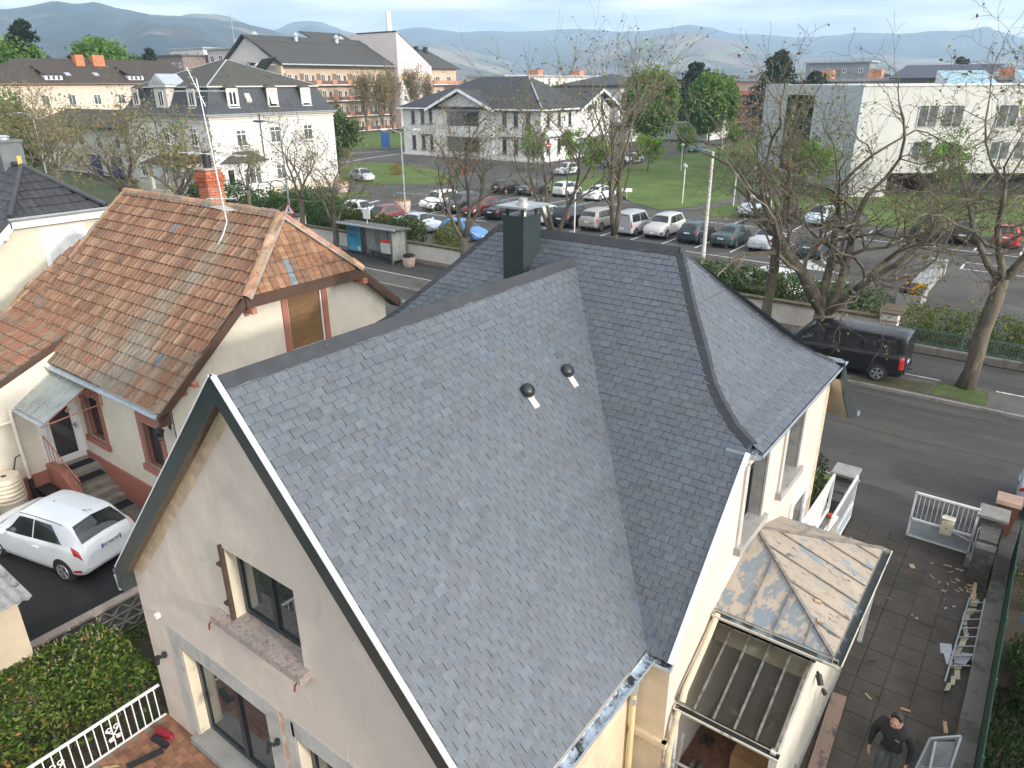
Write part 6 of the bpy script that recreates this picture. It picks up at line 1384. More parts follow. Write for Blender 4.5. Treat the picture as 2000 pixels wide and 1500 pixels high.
mb = MB(); mb.sphere((-.2, .0, 1.50), .03, .03, .02); mb.tube([(-1.2, 0, 1.50), (-1.45, 0, 1.56), (-1.55, 0, 1.60)], .008, 5); mb.build('roof_aerial', TRIM, fiesta, world=False)
mb = MB(); mb.beam((-1.86, -.05, 1.0), (-1.74, .33, 1.09), .03, .02); mb.build('rear_wiper', TRIM, fiesta, world=False)
for s in (1, -1):                                                  # fog reflector in the bumper corner
    mb = MB(); p = FS(.10, .14, .012); q = FS(.30, .14, .012); mb.beam((p.x - 1.975, p.y * s, p.z + .06), (q.x - 1.975, q.y * s, q.z + .06), .02, .06); mb.build('reflector', REDL, fiesta, world=False)
# the black van under the big tree
van, _ = make_car('passenger_van', BVAN, BSP, 'black passenger van parked half on the verge beside the big forked tree', (-3.55 - 2.53, 30.9, .0), math.pi, cat='van'); paint(van, (.012, .012, .014))
mb = MB(); mb.beam((-2.56, -.78, .52), (-2.56, .78, .52), .06, .18); mb.beam((-2.55, 0, .45), (-2.72, 0, .45), .05, .05); mb.build('rear_bumper', TRIM, van, world=False)
# parked cars: one of each kind, then copies
GP = 'cars in the car park'
PROTO = {}
def park(kind, color, label, x, y, heading):
    """x, y = centre; heading: 'N' nose away from the street, 'S' towards it, or an angle"""
    rz = {'N': math.pi / 2, 'S': -math.pi / 2, 'W': math.pi, 'E': 0}.get(heading, heading)
    keys, spec, nm = {'h': (HATCH, HSP, 'hatchback'), 's': (SEDAN, SSP, 'sedan'), 'u': (SUV, USP, 'suv'), 'k': (KANG, KSP, 'leisure_van')}[kind]
    if kind not in PROTO: PROTO[kind], _ = make_car(nm, keys, spec, label, (x, y, 0), rz, GP); o = PROTO[kind]
    else: o = copy_tree(PROTO[kind]); o.location = (x, y, 0); o.rotation_euler = (0, 0, rz); o['label'] = label
    o['group'] = GP; paint(o, color); return o
W_, SI, DG, BK, NV = (.74, .75, .76), (.42, .44, .46), (.07, .072, .078), (.013, .013, .015), (.02, .025, .04)
park('h', (.50, .56, .54), 'pale green-grey hatchback just right of the slate house chimney', -35.4, 52.4, 'N')
park('u', NV, 'dark navy estate with red lamps beside the pale green-grey hatchback', -33.0, 52.6, 'N')
park('u', (.30, .285, .265), 'warm grey hatchback behind the striped globe lamp post', -30.3, 52.6, 'N')
park('k', (.34, .35, .36), 'silver high-roofed leisure van in the middle of the front parking row', -27.1, 52.4, 'N')
park('u', (.46, .45, .44), 'pearl white crossover parked nose out beside the silver leisure van', -24.6, 52.7, 'S')
park('h', (.03, .045, .055), 'petrol blue hatchback right of the pearl white crossover', -21.7, 52.3, 'N')
park('s', (.035, .065, .06), 'dark green sedan parked behind the tall mast lamp', -19.1, 52.6, 'N')
park('s', (.45, .47, .49), 'silver sedan right of the dark green sedan', -16.4, 52.7, 'N')
park('h', (.035, .05, .07), 'dark blue hatchback at the right end of the front row', -13.1, 52.2, 'N')
park('u', (.74, .75, .76), 'white crossover facing the street beside the pink planter', -48.2, 52.7, 'S')
park('u', (.05, .055, .062), 'charcoal crossover facing the street next to the white crossover', -45.5, 52.8, 'S')
park('h', (.14, .02, .025), 'dark red hatchback right of the charcoal crossover', -42.7, 52.2, 'S')
park('s', BK, 'black sedan between the dark red hatchback and the chimney', -40.0, 52.3, 'N')
park('h', BK, 'black hatchback in the second row behind the bare trees', -49.4, 65.0, 'N')
park('s', (.06, .06, .065), 'dark grey sedan in the second row left of the silver hatchback', -46.6, 66.0, 'N')
park('h', (.52, .54, .53), 'silver hatchback at the edge of the lawn in the second row', -43.0, 67.2, 'N')
park('s', W_, 'white sedan at the lawn edge behind the striped globe lamp', -38.6, 66.6, 'N')
park('u', (.45, .50, .56), 'silver-blue crossover facing the street beside the footpath', -22.2, 66.0, 'S')
park('h', BK, 'black hatchback right of the silver-blue crossover', -19.0, 65.2, 'N')
park('h', (.48, .56, .62), 'light blue hatchback facing the street behind the forked tree', -16.2, 64.9, 'S')
park('s', DG, 'dark grey sedan right of the light blue hatchback', -13.6, 64.6, 'N')
park('h', BK, 'black hatchback with red lamps two bays left of the red car', -7.9, 62.9, 'N')
park('u', (.016, .017, .02), 'black crossover parked next to the red hatchback', -5.3, 63.2, 'N')
park('h', (.50, .035, .035), 'bright red hatchback at the right end of the back row', -2.7, 63.5, 'N')
park('h', W_, 'white hatchback on the lane in front of the white hipped house', -53.6, 83.6, R(-96))
park('s', (.02, .022, .026), 'black sedan in the lane beside the lawn', -53.3, 95.6, R(-92))
park('h', (.6, .6, .6), 'pale hatchback behind the black sedan in the lane', -53.2, 101.2, R(-92))
park('h', (.05, .16, .09), 'green hatchback far up the lane by the round trees', -53.2, 124.5, R(-92))
park('h', (.40, .43, .45), 'silver hatchback beside the lawn at the white villa corner', -71.0, 63.6, R(-14))
park('h', (.66, .68, .70), 'white hatchback behind the street wall by the bus shelter', -50.6, 44.8, 'E')
park('h', (.16, .05, .05), 'dark reddish hatchback behind the bus shelter roof', -47.0, 44.0, 'S')
park('s', (.46, .52, .58), 'pale blue sedan behind the hedge right of the bus shelter', -42.0, 43.2, 'E')
park('h', (.09, .22, .44), 'bright blue hatchback behind the street wall left of the slate roof', -36.6, 42.6, 'E')
park('h', (.74, .75, .76), 'white hatchback half hidden by the hedge behind the wall', -12.5, 40.5, R(165))
c = park('s', (.42, .47, .50), 'silver-blue sedan cut off by the right edge on the near road side', 3.0, 22.6, 'E')

# ------------------------------------------------------------------ trees and shrubs
BARK = layered('bark', (.150, .125, .092), [((.075, .064, .05), 3.0, .45, .62, (1, 1, .25)), ((.20, .175, .12), 2.0, .56, .7, (1, 1, .4)), ((.17, .15, .05), 1.3, .64, .72, None)], rough=.95, bump=.8, bscale=14)
TWIG = M('twig', (.150, .125, .090), rough=.9, var=.3, scale=2)
LEAF = M('leaf', (1, 1, 1), rough=.6, var=.15, scale=.8, tint=True, spec=.3)
t_ = LEAF.node_tree; b_ = t_.nodes['Principled BSDF']; tl_ = t_.nodes.new('ShaderNodeBsdfTranslucent'); ms_ = t_.nodes.new('ShaderNodeMixShader'); ms_.inputs[0].default_value = .28
t_.links.new(b_.inputs['Base Color'].links[0].from_socket, tl_.inputs[0]); t_.links.new(b_.outputs[0], ms_.inputs[1]); t_.links.new(tl_.outputs[0], ms_.inputs[2]); t_.links.new(ms_.outputs[0], [n for n in t_.nodes if n.type == 'OUTPUT_MATERIAL'][0].inputs[0])
def rvec(r):
    while True:
        v = Vector((r.uniform(-1, 1), r.uniform(-1, 1), r.uniform(-1, 1)))
        if .05 < v.length < 1: return v.normalized()
def leaf(mb, p, s, r, col, upb=.5, fold=True, asp=.5):
    n = (rvec(r) + Vector((0, 0, upb))).normalized(); a = n.orthogonal().normalized(); a = (Matrix.Rotation(r.uniform(0, 6.28), 3, n) @ a); b = n.cross(a)
    mb.col = col
    if fold: mb.add([p - a * s * .5, p + b * s * asp * .5 + n * s * .06, p + a * s * .5, p - b * s * asp * .5 + n * s * .06], [(0, 1, 2, 3)])
    else: mb.add([p - a * s * .5 - b * s * .5, p + a * s * .5 - b * s * .5, p + a * s * .5 + b * s * .5, p - a * s * .5 + b * s * .5], [(0, 1, 2, 3)])
BUDC = ((.20, .23, .06), (.15, .20, .04), (.24, .22, .07), (.20, .13, .05))
def bare_tree(label, base, H_, limbs=4, fork=2.5, r0=.24, spread=.75, seed=0, lean=(0, 0), budn=1.0, budc=BUDC, lv=4, group='bare trees lining the street', name='bare_tree', up_t=.10, twist=.5, tw=1.0, dens=1.0, budsz=.13):
    r = random.Random(seed); root = thing(name, label, 'tree', base, group); base = Vector(base)
    TR, CR = MB(), MB(); tips = []
    def grow(p, d, L_, rad, level):
        n = 5 if level < 2 else (4 if level < 4 else 3); pts = [p]; rs = [rad]; q = p; dd = d.copy(); kids = []
        for i in range(n):
            dd = (dd + rvec(r) * twist * (.55 if level < 2 else 1) + Vector((0, 0, up_t * (1 if level < 3 else .5)))).normalized()
            q = q + dd * L_ / n; pts.append(q); rs.append(max(.006 * tw, rad * (1 - (i + 1) / n * .55)))
            if level < lv and i >= 1:
                kids.append((q, dd.copy(), rs[-1]))
        (TR if level <= 1 else CR).tube(pts, rs, 8 if level == 0 else (6 if level == 1 else (4 if level == 2 else 3)), cap=level < 2)
        if level < lv:
            for (kp, kd, kr) in kids:
                m_ = 1 if r.random() > .35 * dens else 2
                for _ in range(m_):
                    a = kd.orthogonal().normalized(); a = Matrix.Rotation(r.uniform(0, 6.28), 3, kd) @ a
                    nd = (kd * r.uniform(.55, 1.0) + a * r.uniform(.5, 1.0) * (spread + .25)).normalized()
                    grow(kp, nd, L_ * r.uniform(.42, .68), max(.007 * tw, kr * r.uniform(.5, .7)), level + 1)
            a = rvec(r); grow(pts[-1], (dd + a * .35).normalized(), L_ * r.uniform(.55, .75), rs[-1] * .85, level + 1)
        if level >= lv - 1: tips.extend(pts[2:])
    top = base + Vector((lean[0] * fork, lean[1] * fork, fork))
    k = 6; tp = [base + Vector((lean[0] * fork * i / k + .03 * math.sin(i * 1.7 + seed), lean[1] * fork * i / k + .03 * math.cos(i + seed), fork * i / k - (.1 if i == 0 else 0))) for i in range(k + 1)]
    TR.tube(tp, [r0 * (1.45 if i == 0 else 1.12 - .12 * i / k) for i in range(k + 1)], 12)
    for i in range(limbs):
        a = 2 * math.pi * (i + r.uniform(-.25, .25)) / limbs + seed
        d = Vector((math.cos(a) * spread + lean[0], math.sin(a) * spread + lean[1], 1.0)).normalized()
        grow(top - Vector((0, 0, .15)), d, (H_ - fork) * r.uniform(.40, .50), r0 * r.uniform(.45, .68), 1)
    TR.build('trunk', BARK, root, smooth=True); CR.build('crown', TWIG, root)
    BU = MB()
    for p in tips:
        if r.random() < .55 * budn: leaf(BU, p + rvec(r) * .05, r.uniform(.6, 1.4) * budsz, r, tuple(c * r.uniform(.8, 1.3) for c in r.choice(budc)), asp=.6)
    if BU.v: BU.build('foliage', LEAF, root, colors=True)
    return root
def foliage_blob(mb, c, rx, ry, rz, n, s, cols, r, clumps=28, hollow=.55, upb=.4):
    """leaf clumps on the surface and in the volume of an uneven crown"""
    c = Vector(c); cl = []
    for i in range(clumps):
        d = rvec(r); k = r.uniform(hollow, 1.0); cl.append((c + Vector((d.x * rx * k, d.y * ry * k, d.z * rz * k)), r.uniform(.22, .42) * min(rx, rz), r.choice(cols)))
    for i in range(n):
        p, rr, cc = r.choice(cl); d = rvec(r) * (r.random() ** .45) * rr; k = r.uniform(.75, 1.25)
        leaf(mb, p + d, s * r.uniform(.6, 1.3), r, tuple(x * k for x in cc), upb=upb, asp=.7)
def leafy_tree(label, base, H_, rx, crown_z, rz, n, s, cols, seed, group=None, name='leafy_tree', trunk_r=.18, clumps=40, hollow=.55, ry=None):
    r = random.Random(seed); t = thing(name, label, 'tree', base, group); base = Vector(base); mb = MB()
    mb.tube([base, base + Vector((.05, .03, crown_z * .6)), base + Vector((0, .1, crown_z + rz * .4))], [trunk_r * 1.2, trunk_r, trunk_r * .35], 8)
    for i in range(7):
        d = rvec(r); mb.tube([base + Vector((0, 0, crown_z * r.uniform(.55, .9))), base + Vector((d.x * rx * .6, d.y * rx * .6, crown_z + d.z * rz * .5))], [trunk_r * .4, trunk_r * .1], 5)
    mb.build('trunk', BARK, t, smooth=True); mb = MB()
    foliage_blob(mb, base + Vector((0, 0, crown_z)), rx, ry or rx, rz, n, s, cols, r, clumps, hollow); mb.build('crown', LEAF, t, colors=True); return t
def conifer(label, base, H_, rx, seed, cols=((.022, .040, .018), (.030, .052, .022), (.016, .030, .014)), n=6000, s=1.0, name='pine_tree', flat=.0):
    r = random.Random(seed); t = thing(name, label, 'tree', base); base = Vector(base); mb = MB(); mb.tube([base, base + Vector((0, 0, H_ * .95))], [.3, .06], 8); mb.build('trunk', BARK, t)
    mb = MB(); br = []
    for i in range(120):
        z = H_ * r.uniform(.22, .98); k = (1 - (z / H_ - .2) / .85) ** .8; a = r.uniform(0, 6.28); L_ = rx * k * r.uniform(.6, 1.15) + .2; br.append((z, a, L_))
    for i in range(n):
        z, a, L_ = r.choice(br); u = r.random() ** .6; p = base + Vector((math.cos(a) * L_ * u, math.sin(a) * L_ * u, z + L_ * u * .12)) + rvec(r) * (.25 + .10 * L_)
        k = r.uniform(.7, 1.4); leaf(mb, p, s * r.uniform(.5, 1.2), r, tuple(c * k for c in r.choice(cols)), upb=.2, asp=.45)
    mb.build('crown', LEAF, t, colors=True); return t
def bush(label, boxes, n, s, cols, seed, name='shrub', cat='shrub', group=None, upb=.5, asp=.5, extra=None, loc=None):
    """leaf mass filling a list of ellipsoids (cx, cy, cz, rx, ry, rz)"""
    r = random.Random(seed); b0 = boxes[0]; t = thing(name, label, cat, loc or (b0[0], b0[1], max(-.7, b0[2] - b0[5])), group); mb = MB()
    wts = [b[3] * b[4] + b[4] * b[5] + b[3] * b[5] for b in boxes]
    for i in range(n):
        b = r.choices(boxes, wts)[0]; d = rvec(r); k = r.uniform(.72, 1.03) if r.random() < .8 else r.uniform(.3, .8)
        p = Vector((b[0] + d.x * b[3] * k, b[1] + d.y * b[4] * k, b[2] + d.z * b[5] * k)) + rvec(r) * s * .4; q = r.uniform(.7, 1.3)
        leaf(mb, p, s * r.uniform(.55, 1.25), r, tuple(c * q for c in r.choice(cols)), upb=upb, asp=asp)
    mb.build('foliage', LEAF, t, colors=True)
    mb = MB()
    for i in range(max(5, len(boxes) * 3)):
        b = r.choice(boxes); q = Vector((b[0] + r.uniform(-.5, .5) * b[3], b[1] + r.uniform(-.5, .5) * b[4], b[2] - b[5] * .95)); mb.tube([q, q + Vector((r.uniform(-.2, .2), r.uniform(-.2, .2), b[5] * 1.3))], [.03, .008], 5)
    mb.build('stem', BARK, t); return t
def hedge_boxes(x0, x1, y, ry, zc, rz, step=1.0):
    o = []; x = x0
    while x < x1: o.append((x + rnd.uniform(-.1, .1), y + rnd.uniform(-.1, .1), zc + rnd.uniform(-.08, .08), step * .8, ry, rz)); x += step
    return o
GRN = ((.045, .085, .015), (.060, .115, .020), (.030, .062, .012), (.075, .13, .025))
LIME = ((.12, .215, .028), (.09, .18, .02), (.15, .25, .035), (.065, .13, .016))
OLIVE = ((.075, .085, .025), (.10, .11, .03), (.055, .06, .02), (.12, .10, .035))
# street trees on the verge
bare_tree('big forked bare tree with a bird nest in front of the black van', (-6.98, 31.3, 0), 13.6, 6, 2.0, .40, 1.0, 21, (-.03, .02), lv=5, twist=.52, dens=.85, budn=.42, up_t=.07)
bare_tree('bare tree leaning over the grass pit at the right of the street', (-1.46, 31.3, 0), 13.2, 4, 4.4, .26, 1.0, 12, (.06, -.03), lv=5, twist=.52, dens=.75, budn=.4, up_t=.07)
bare_tree('slim bare tree between the slate roof hip and the forked tree', (-9.6, 31.9, 0), 12.0, 3, 5.2, .20, .50, 33, (.0, .02), lv=4, twist=.4)
bare_tree('tall twisted bare tree above the main slate ridge, right of the pair', (-17.35, 31.3, 0), 14.2, 3, 4.2, .23, .42, 44, (.02, 0), lv=4, twist=.4)
bare_tree('tall twisted bare tree above the main slate ridge, left of the pair', (-20.66, 31.3, 0), 13.4, 3, 3.6, .21, .45, 55, (-.02, .0), lv=4, twist=.4)
bare_tree('bare tree with orange-tinged twigs left of the roof chimney', (-26.96, 31.3, 0), 12.2, 4, 3.0, .22, .55, 66, (.03, 0), lv=4, budc=((.26, .20, .05), (.20, .17, .05), (.17, .18, .05)), budn=1.1)
bare_tree('bare tree standing right in front of the bus shelter', (-40.6, 33.4, 0), 9.8, 4, 1.9, .20, .6, 77, (-.02, .02), lv=4)
bare_tree('thin bare tree beside the warning sign left of the bus shelter', (-43.6, 33.0, 0), 10.6, 3, 3.5, .17, .45, 88, (.02, 0), lv=4)
bare_tree('small bare tree in front of the white villa bay window', (-56.5, 37.5, 0), 8.2, 4, 2.8, .15, .55, 99, lv=4)
G2 = 'budding trees on the left'
for i, (lb, p, h_, sd_) in enumerate((('broad budding tree furthest left in front of the low annex', (-78, 30, 0), 13, 5), ('budding tree with a thick trunk left of the villa porch', (-66, 31.5, 0), 12.5, 6), ('budding tree covering the villa porch corner', (-60.5, 33.5, 0), 10.5, 8), ('tall budding tree rising before the long brown roof', (-92, 37, 0), 13.5, 9))):
    bare_tree(lb, p, h_, 5, 2.6, .30, .8, sd_, lv=4, group=G2, budn=1.3, budc=((.22, .20, .06), (.26, .22, .07), (.17, .18, .05)), tw=1.5, dens=1.2, budsz=.24)
# upright willowy trees before the apartments
G3 = 'upright trees in front of the apartments'
for lb, p, h_, sd_ in (('golden upright tree left in front of the apartment balconies', (-140, 128, 0), 14.5, 15), ('golden upright tree in the middle of the apartment balconies', (-137, 134, 0), 15, 16), ('golden upright tree before the apartment corner', (-136, 141, 0), 15.5, 17), ('rounded twiggy tree by the white stair wall', (-138, 148, 0), 13, 18), ('thin twiggy tree at the villa back corner', (-128, 122, 0), 13, 19)):
    bare_tree(lb, p, h_, 6, 3.0, .26, .34, sd_, lv=4, group=G3, budn=1.6, budc=((.30, .20, .07), (.24, .17, .06), (.20, .17, .05)), tw=3.0, up_t=.34, twist=.3, budsz=.36, name='upright_tree')
# leafy trees
leafy_tree('dense round bright green chestnut left of the pines', (-66.3, 132, 0), 13, 4.9, 7.8, 5.6, 11000, .62, LIME, 3, 'round green trees', clumps=170, hollow=.8)
leafy_tree('dense round bright green chestnut next to the modern building', (-60.0, 146, 0), 12.5, 4.7, 7.2, 5.2, 11000, .62, LIME, 4, 'round green trees', clumps=170, hollow=.8)
conifer('broad dark pine between the two round green trees', (-69, 158, 0), 15, 7.5, 5); conifer('tall dark pine right of the right round green tree', (-55, 168, 0), 17.5, 7.0, 6); conifer('dark pine merging with the pink block', (-48, 172, 0), 13, 6.5, 7)
conifer('tall dark conifer at the left edge behind the long brown roof', (-160, 64, 0), 22.5, 6.5, 8, n=8000); conifer('smaller dark conifer beside the tall one on the left', (-160, 72, 0), 16.5, 5.0, 9); conifer('dark conifer right of the big lime tree behind the brown roof', (-165, 90, 0), 18.6, 4.6, 10, n=4200)
conifer('small dark pine behind the villa roof', (-200, 140, 0), 19.5, 4.5, 11, n=2500); conifer('dark umbrella pine on the right skyline', (-30, 240, 0), 17, 6, 12, n=2500); 
leafy_tree('big lime green tree behind the long brown roof', (-172, 84, 0), 20, 8.2, 13.5, 6.5, 11000, .9, LIME, 21, clumps=130, hollow=.6); leafy_tree('lime tree at the far left edge of the picture', (-160, 60, 0), 19, 6, 12, 7.5, 8000, .8, LIME, 22, clumps=90)
leafy_tree('bright green tree in the left foreground behind the dark roof', (-98, 35.2, 0), 11, 3.4, 6.0, 5.0, 6500, .36, LIME, 23, clumps=70); leafy_tree('light green tree at the left edge beside the annex', (-108, 37.5, 0), 11, 4.2, 5.6, 4.8, 5000, .4, LIME, 24, clumps=70)
leafy_tree('yellow-green tree behind the two brick chimneys', (-175, 74, 0), 17.5, 7, 12, 4.5, 5000, .7, ((.14, .19, .03), (.10, .16, .025)), 25, clumps=60); leafy_tree('green garden tree at the white villa right corner', (-78, 66, 0), 10, 2.8, 5.2, 3.4, 3000, .4, GRN, 26)
G4 = 'young trees on the lawn'
YNG = ((.15, .27, .03), (.19, .31, .04), (.11, .21, .03))
for lb, p, h_, rx, sd_ in (('young light green tree before the white hipped house', (-61, 86.4, 0), 6.5, 1.9, 31), ('young green tree beside the parked white hatchback', (-54.6, 86, 0), 6.2, 1.7, 32), ('young tree on the near lawn left of the twin street trees', (-48.5, 82, 0), 5.2, 2.1, 33), ('young tree on the lawn near the black sedan', (-46, 92, 0), 5.2, 2.4, 34), ('young tree on the lawn in front of the right chestnut', (-49.5, 111, 0), 5.5, 1.8, 35), ('young tree by the pale cross path', (-46.5, 124, 0), 5.5, 2.2, 36), ('young tree left of the modern building entrance', (-36, 112, 0), 6.0, 2.6, 37), ('young yellow-green tree beside the modern white wall', (-20.5, 79, 0), 6.2, 2.3, 38), ('young yellow-green tree before the modern building windows', (-9.8, 80, 0), 7.0, 2.3, 39), ('young tree at the left foot of the modern building', (-24.5, 88, 0), 5.6, 2.2, 40)):
    leafy_tree(lb, p, h_, rx, h_ * .60, h_ * .36, 2400, .26, YNG, sd_, G4, 'young_tree', .07, clumps=34, hollow=.3)
# hedges and shrubs
bush('clipped mixed hedge behind the white street wall at the right', hedge_boxes(-15.8, -10.4, 38.6, 1.1, .95, .95) + hedge_boxes(-9.4, -5.4, 37.2, 1.0, 1.25, .75), 9000, .17, GRN + LIME[:1], 41, 'hedge', 'hedge')
bush('ivy-green hedge bank behind the green wire fence', hedge_boxes(-4.4, 9, 37.4, 2.0, .55, .95, 1.2), 17000, .15, ((.11, .17, .025), (.075, .125, .02), (.14, .19, .03), (.10, .10, .035)), 42, 'hedge', 'hedge')
bush('tangled brown and green undergrowth behind the green fence', hedge_boxes(-4.2, 9, 35.6, .8, .3, .5, 1.0), 6000, .14, OLIVE, 43, 'undergrowth', 'undergrowth')
bush('glossy dark laurel mass in the villa garden by the warning sign', [(-50.5, 39.2, 1.5, 3.2, 2.4, 1.9), (-47.2, 38.6, 1.2, 2.2, 1.8, 1.6), (-54.5, 40, 1.3, 2.5, 2, 1.5), (-58.5, 40.3, 1.2, 2.2, 1.6, 1.3)], 9000, .26, ((.03, .075, .012), (.045, .10, .016), (.06, .125, .02)), 44)
bush('overgrown hedge hanging over the street wall behind the shelter', hedge_boxes(-43.5, -34.6, 36.3, .9, 1.65, 1.0), 8000, .2, GRN + OLIVE[:2], 45, 'hedge', 'hedge')
bush('yellow-green shrub at the wall just left of the slate roof', [(-32.8, 36.6, 1.5, 1.2, 1.0, .9)], 1800, .18, ((.22, .21, .03), (.17, .19, .03), (.10, .13, .03)), 46)
bush('dark shrubs under the upright trees by the apartments', hedge_boxes(-132, -118, 134, 1.5, 1.1, 1.2, 2), 1800, .5, GRN[:3], 47, 'hedge', 'hedge')
bush('dark green shrub right of the brick chimney', [(-64.5, 41.5, 1.2, 2.6, 1.3, 1.5), (-69.5, 40.8, 1.0, 2.5, 1.2, 1.2)], 2600, .3, GRN[:3], 48)
bush('orange-leaved shrub on the oval lawn', [(-72, 70.5, .7, .8, .8, .9)], 500, .22, ((.30, .17, .03), (.24, .15, .03)), 49)
# bird nest in the forked tree
ns = thing('bird_nest', 'dark twig bird nest lodged in the big forked street tree', 'nest', (-4.7, 32, 7.2)); mb = MB(); r = random.Random(5)
for i in range(420):
    d = rvec(r); d.z *= .6; p = Vector((-4.72, 32.0, 7.45)) + d * .42 * r.uniform(.6, 1); a = d.cross(rvec(r)).normalized() * r.uniform(.12, .32); mb.tube([p - a, p + rvec(r) * .03, p + a], .008, 3, cap=False)
mb.build('twigs', M('nest_twig', (.06, .05, .042), var=.3), ns)
# foreground: flowering laurel bank beside the terrace
r = random.Random(77); lt = thing('laurel_hedge', 'clipped laurel hedge with cream flower spikes beside the terrace railing', 'hedge', (-13.6, 2.5, -.7)); mb = MB(); FL = MB()
LC = ((.085, .14, .018), (.115, .185, .024), (.055, .10, .014), (.17, .225, .034), (.03, .065, .012))
def hz(x, y): return .62 + .10 * noise.noise((x * 1.1, y * 1.1, 3)) + .10 * noise.noise((x * 3, y * 3, 7)) - .25 * max(0, (x + 13.2)) - .12 * max(0, -(x + 14.4))
for i in range(15500):
    x, y = r.uniform(-14.75, -12.42), r.uniform(-1.2, 4.75)
    if x < -14.35 - .25 * noise.noise((y, 0, 1)) and y > 3.9: continue
    edge = min(x + 14.75, -12.42 - x, 4.75 - y)
    top = hz(x, y) - max(0, .35 - edge) * 1.2
    z = top - abs(r.gauss(0, .10)) if r.random() < .78 else r.uniform(-.6, top)
    c = r.choice(LC); q = r.uniform(.75, 1.3)
    if r.random() < .010 + .025 * (noise.noise((x * 1.4, y * 1.4, 9)) > .25): c = (.34, .15, .05)
    if y < 2.2 and x < -13.4 and r.random() < .05: c = (.36, .36, .03)
    leaf(mb, Vector((x, y, z)), r.uniform(.075, .15), r, tuple(v * q for v in c), upb=.9, asp=.42)
mb.build('foliage', LEAF, lt, colors=True)
for i in range(75):
    x, y = r.uniform(-14.5, -12.9), 4.6 - abs(r.gauss(0, .8)); z = hz(x, y)
    for k in range(7): leaf(FL, Vector((x + r.uniform(-.012, .012), y + r.uniform(-.012, .012), z + .02 + k * .013)), .028, r, (.44, .38, .22), upb=.2, asp=.9)
FL.build('flower_spike', LEAF, lt, colors=True)
mb = MB()
for i in range(60): x, y = r.uniform(-14.5, -12.7), r.uniform(-1, 4.6); mb.tube([(x, y, -.72), (x + r.uniform(-.2, .2), y + r.uniform(-.2, .2), hz(x, y) - .1)], [.02, .006], 5)
mb.build('stem', BARK, lt)
bush('patch of small white flowers at the foot of the beige gable', [(-12.55, 5.4, -.6, .3, .6, .16)], 900, .05, ((.55, .58, .66), (.62, .64, .70), (.05, .10, .03)), 51, 'flower_patch', 'flowers', asp=.9)
bush('low green weeds along the foot of the block wall', [(-14.9, 5.6, -.6, .35, .9, .14), (-14.0, 5.8, -.65, .6, .6, .12)], 900, .08, LIME[:2] + GRN[:2], 52, 'weeds', 'weeds')
# right-hand garden behind the driveway wall
bush('leafless pale shrub behind the green screen at the right edge', [(1.55, 17.6, .7, .55, .75, .8)], 700, .07, OLIVE + ((.30, .26, .10),), 53)
bush('dark green laurels in the garden behind the low driveway wall', [(1.75, 15.1, .4, .65, .8, .6), (1.9, 14.2, .3, .6, .7, .45)], 3600, .10, GRN[:3], 54)
bush('yellowing shrub by the stone gate pillar', [(1.9, 19.0, .6, .8, .9, .8)], 2200, .08, ((.26, .22, .06), (.18, .17, .05), (.12, .13, .04)), 55)
bush('narrow dark conifer hedge behind the left gate pillar', [(-3.75, 18.2, .9, .40, .9, 1.1), (-3.9, 17.0, .9, .45, .9, 1.1)], 4200, .10, ((.018, .030, .012), (.03, .05, .018), (.05, .055, .025)), 56, 'conifer_hedge', 'hedge')
r = random.Random(9); gt = MB()
for i in range(5200):
    x, y = r.uniform(.98, 3.2), r.uniform(11.4, 14.4); h_ = r.uniform(.04, .12); a = r.uniform(0, 6.28); gt.col = tuple(c * r.uniform(.7, 1.3) for c in r.choice(((.022, .055, .010), (.03, .07, .012)))); d = Vector((math.cos(a), math.sin(a), 0)) * .02
    gt.poly([Vector((x, y, 0)) - d, Vector((x, y, 0)) + d, Vector((x, y, h_)) + d.orthogonal() * .8])
gt.build('lawn_grass', LEAF, colors=True, kind='stuff', label='short green lawn behind the green garden screen', cat='grass')
# far belt of bare woodland and village on the plain
fb = MB(); r = random.Random(3)
for i in range(9000):
    px = r.uniform(-60, 2060); D = r.uniform(430, 700); d = raydir(px, 150); h_ = math.hypot(d.x, d.y); x, y = d.x / h_ * D, d.y / h_ * D
    if px < 760: D *= 1.0
    z = (r.random() ** .8) * (14 + 6 * noise.noise((px * .02, 0, 2))); fb.col = tuple(c * r.uniform(.7, 1.3) for c in r.choice(((.13, .085, .06), (.10, .075, .055), (.16, .11, .055), (.06, .075, .03), (.075, .06, .05))))
    leaf(fb, Vector((x, y, z)), r.uniform(1.6, 3.4), r, fb.col, upb=0, asp=.8)
fb.build('woodland', LEAF, colors=True, kind='stuff', label='brown bare woodland belt across the plain below the hills', cat='woodland')

# ------------------------------------------------------------------ street furniture
wl = thing('street_wall', 'long white street wall with a brown coping between pavement and car park', 'wall', (-20, 34.7, 0))
mb = MB(); mb.box(-50, -5.4, 34.55, 34.75, 0, 1.25, 0); mb.box(-50, -5.4, 34.50, 34.56, 0, .28, 1); mb.box(-50, -5.4, 34.52, 34.555, .28, 1.2, 0)
for u in range(-48, -6, 6): mb.box(u, u + .3, 34.5, 34.76, .28, 1.25, 0)
mb.build('wall', [layered('weathered_white_wall', (.62, .58, .52), [((.50, .46, .40), 1.2, .5, .68, (1, 1, .4)), ((.32, .28, .23), 2.5, .64, .74, (1, 1, .5))], rough=.9, bump=.1), M('wall_foot', (.26, .22, .19), var=.2)], wl)
mb = MB(); mb.box(-50, -5.4, 34.46, 34.84, 1.25, 1.36); mb.build('coping', layered('mossy_coping', (.13, .10, .06), [((.07, .075, .03), 2.5, .5, .64, None)], bump=.3), wl)
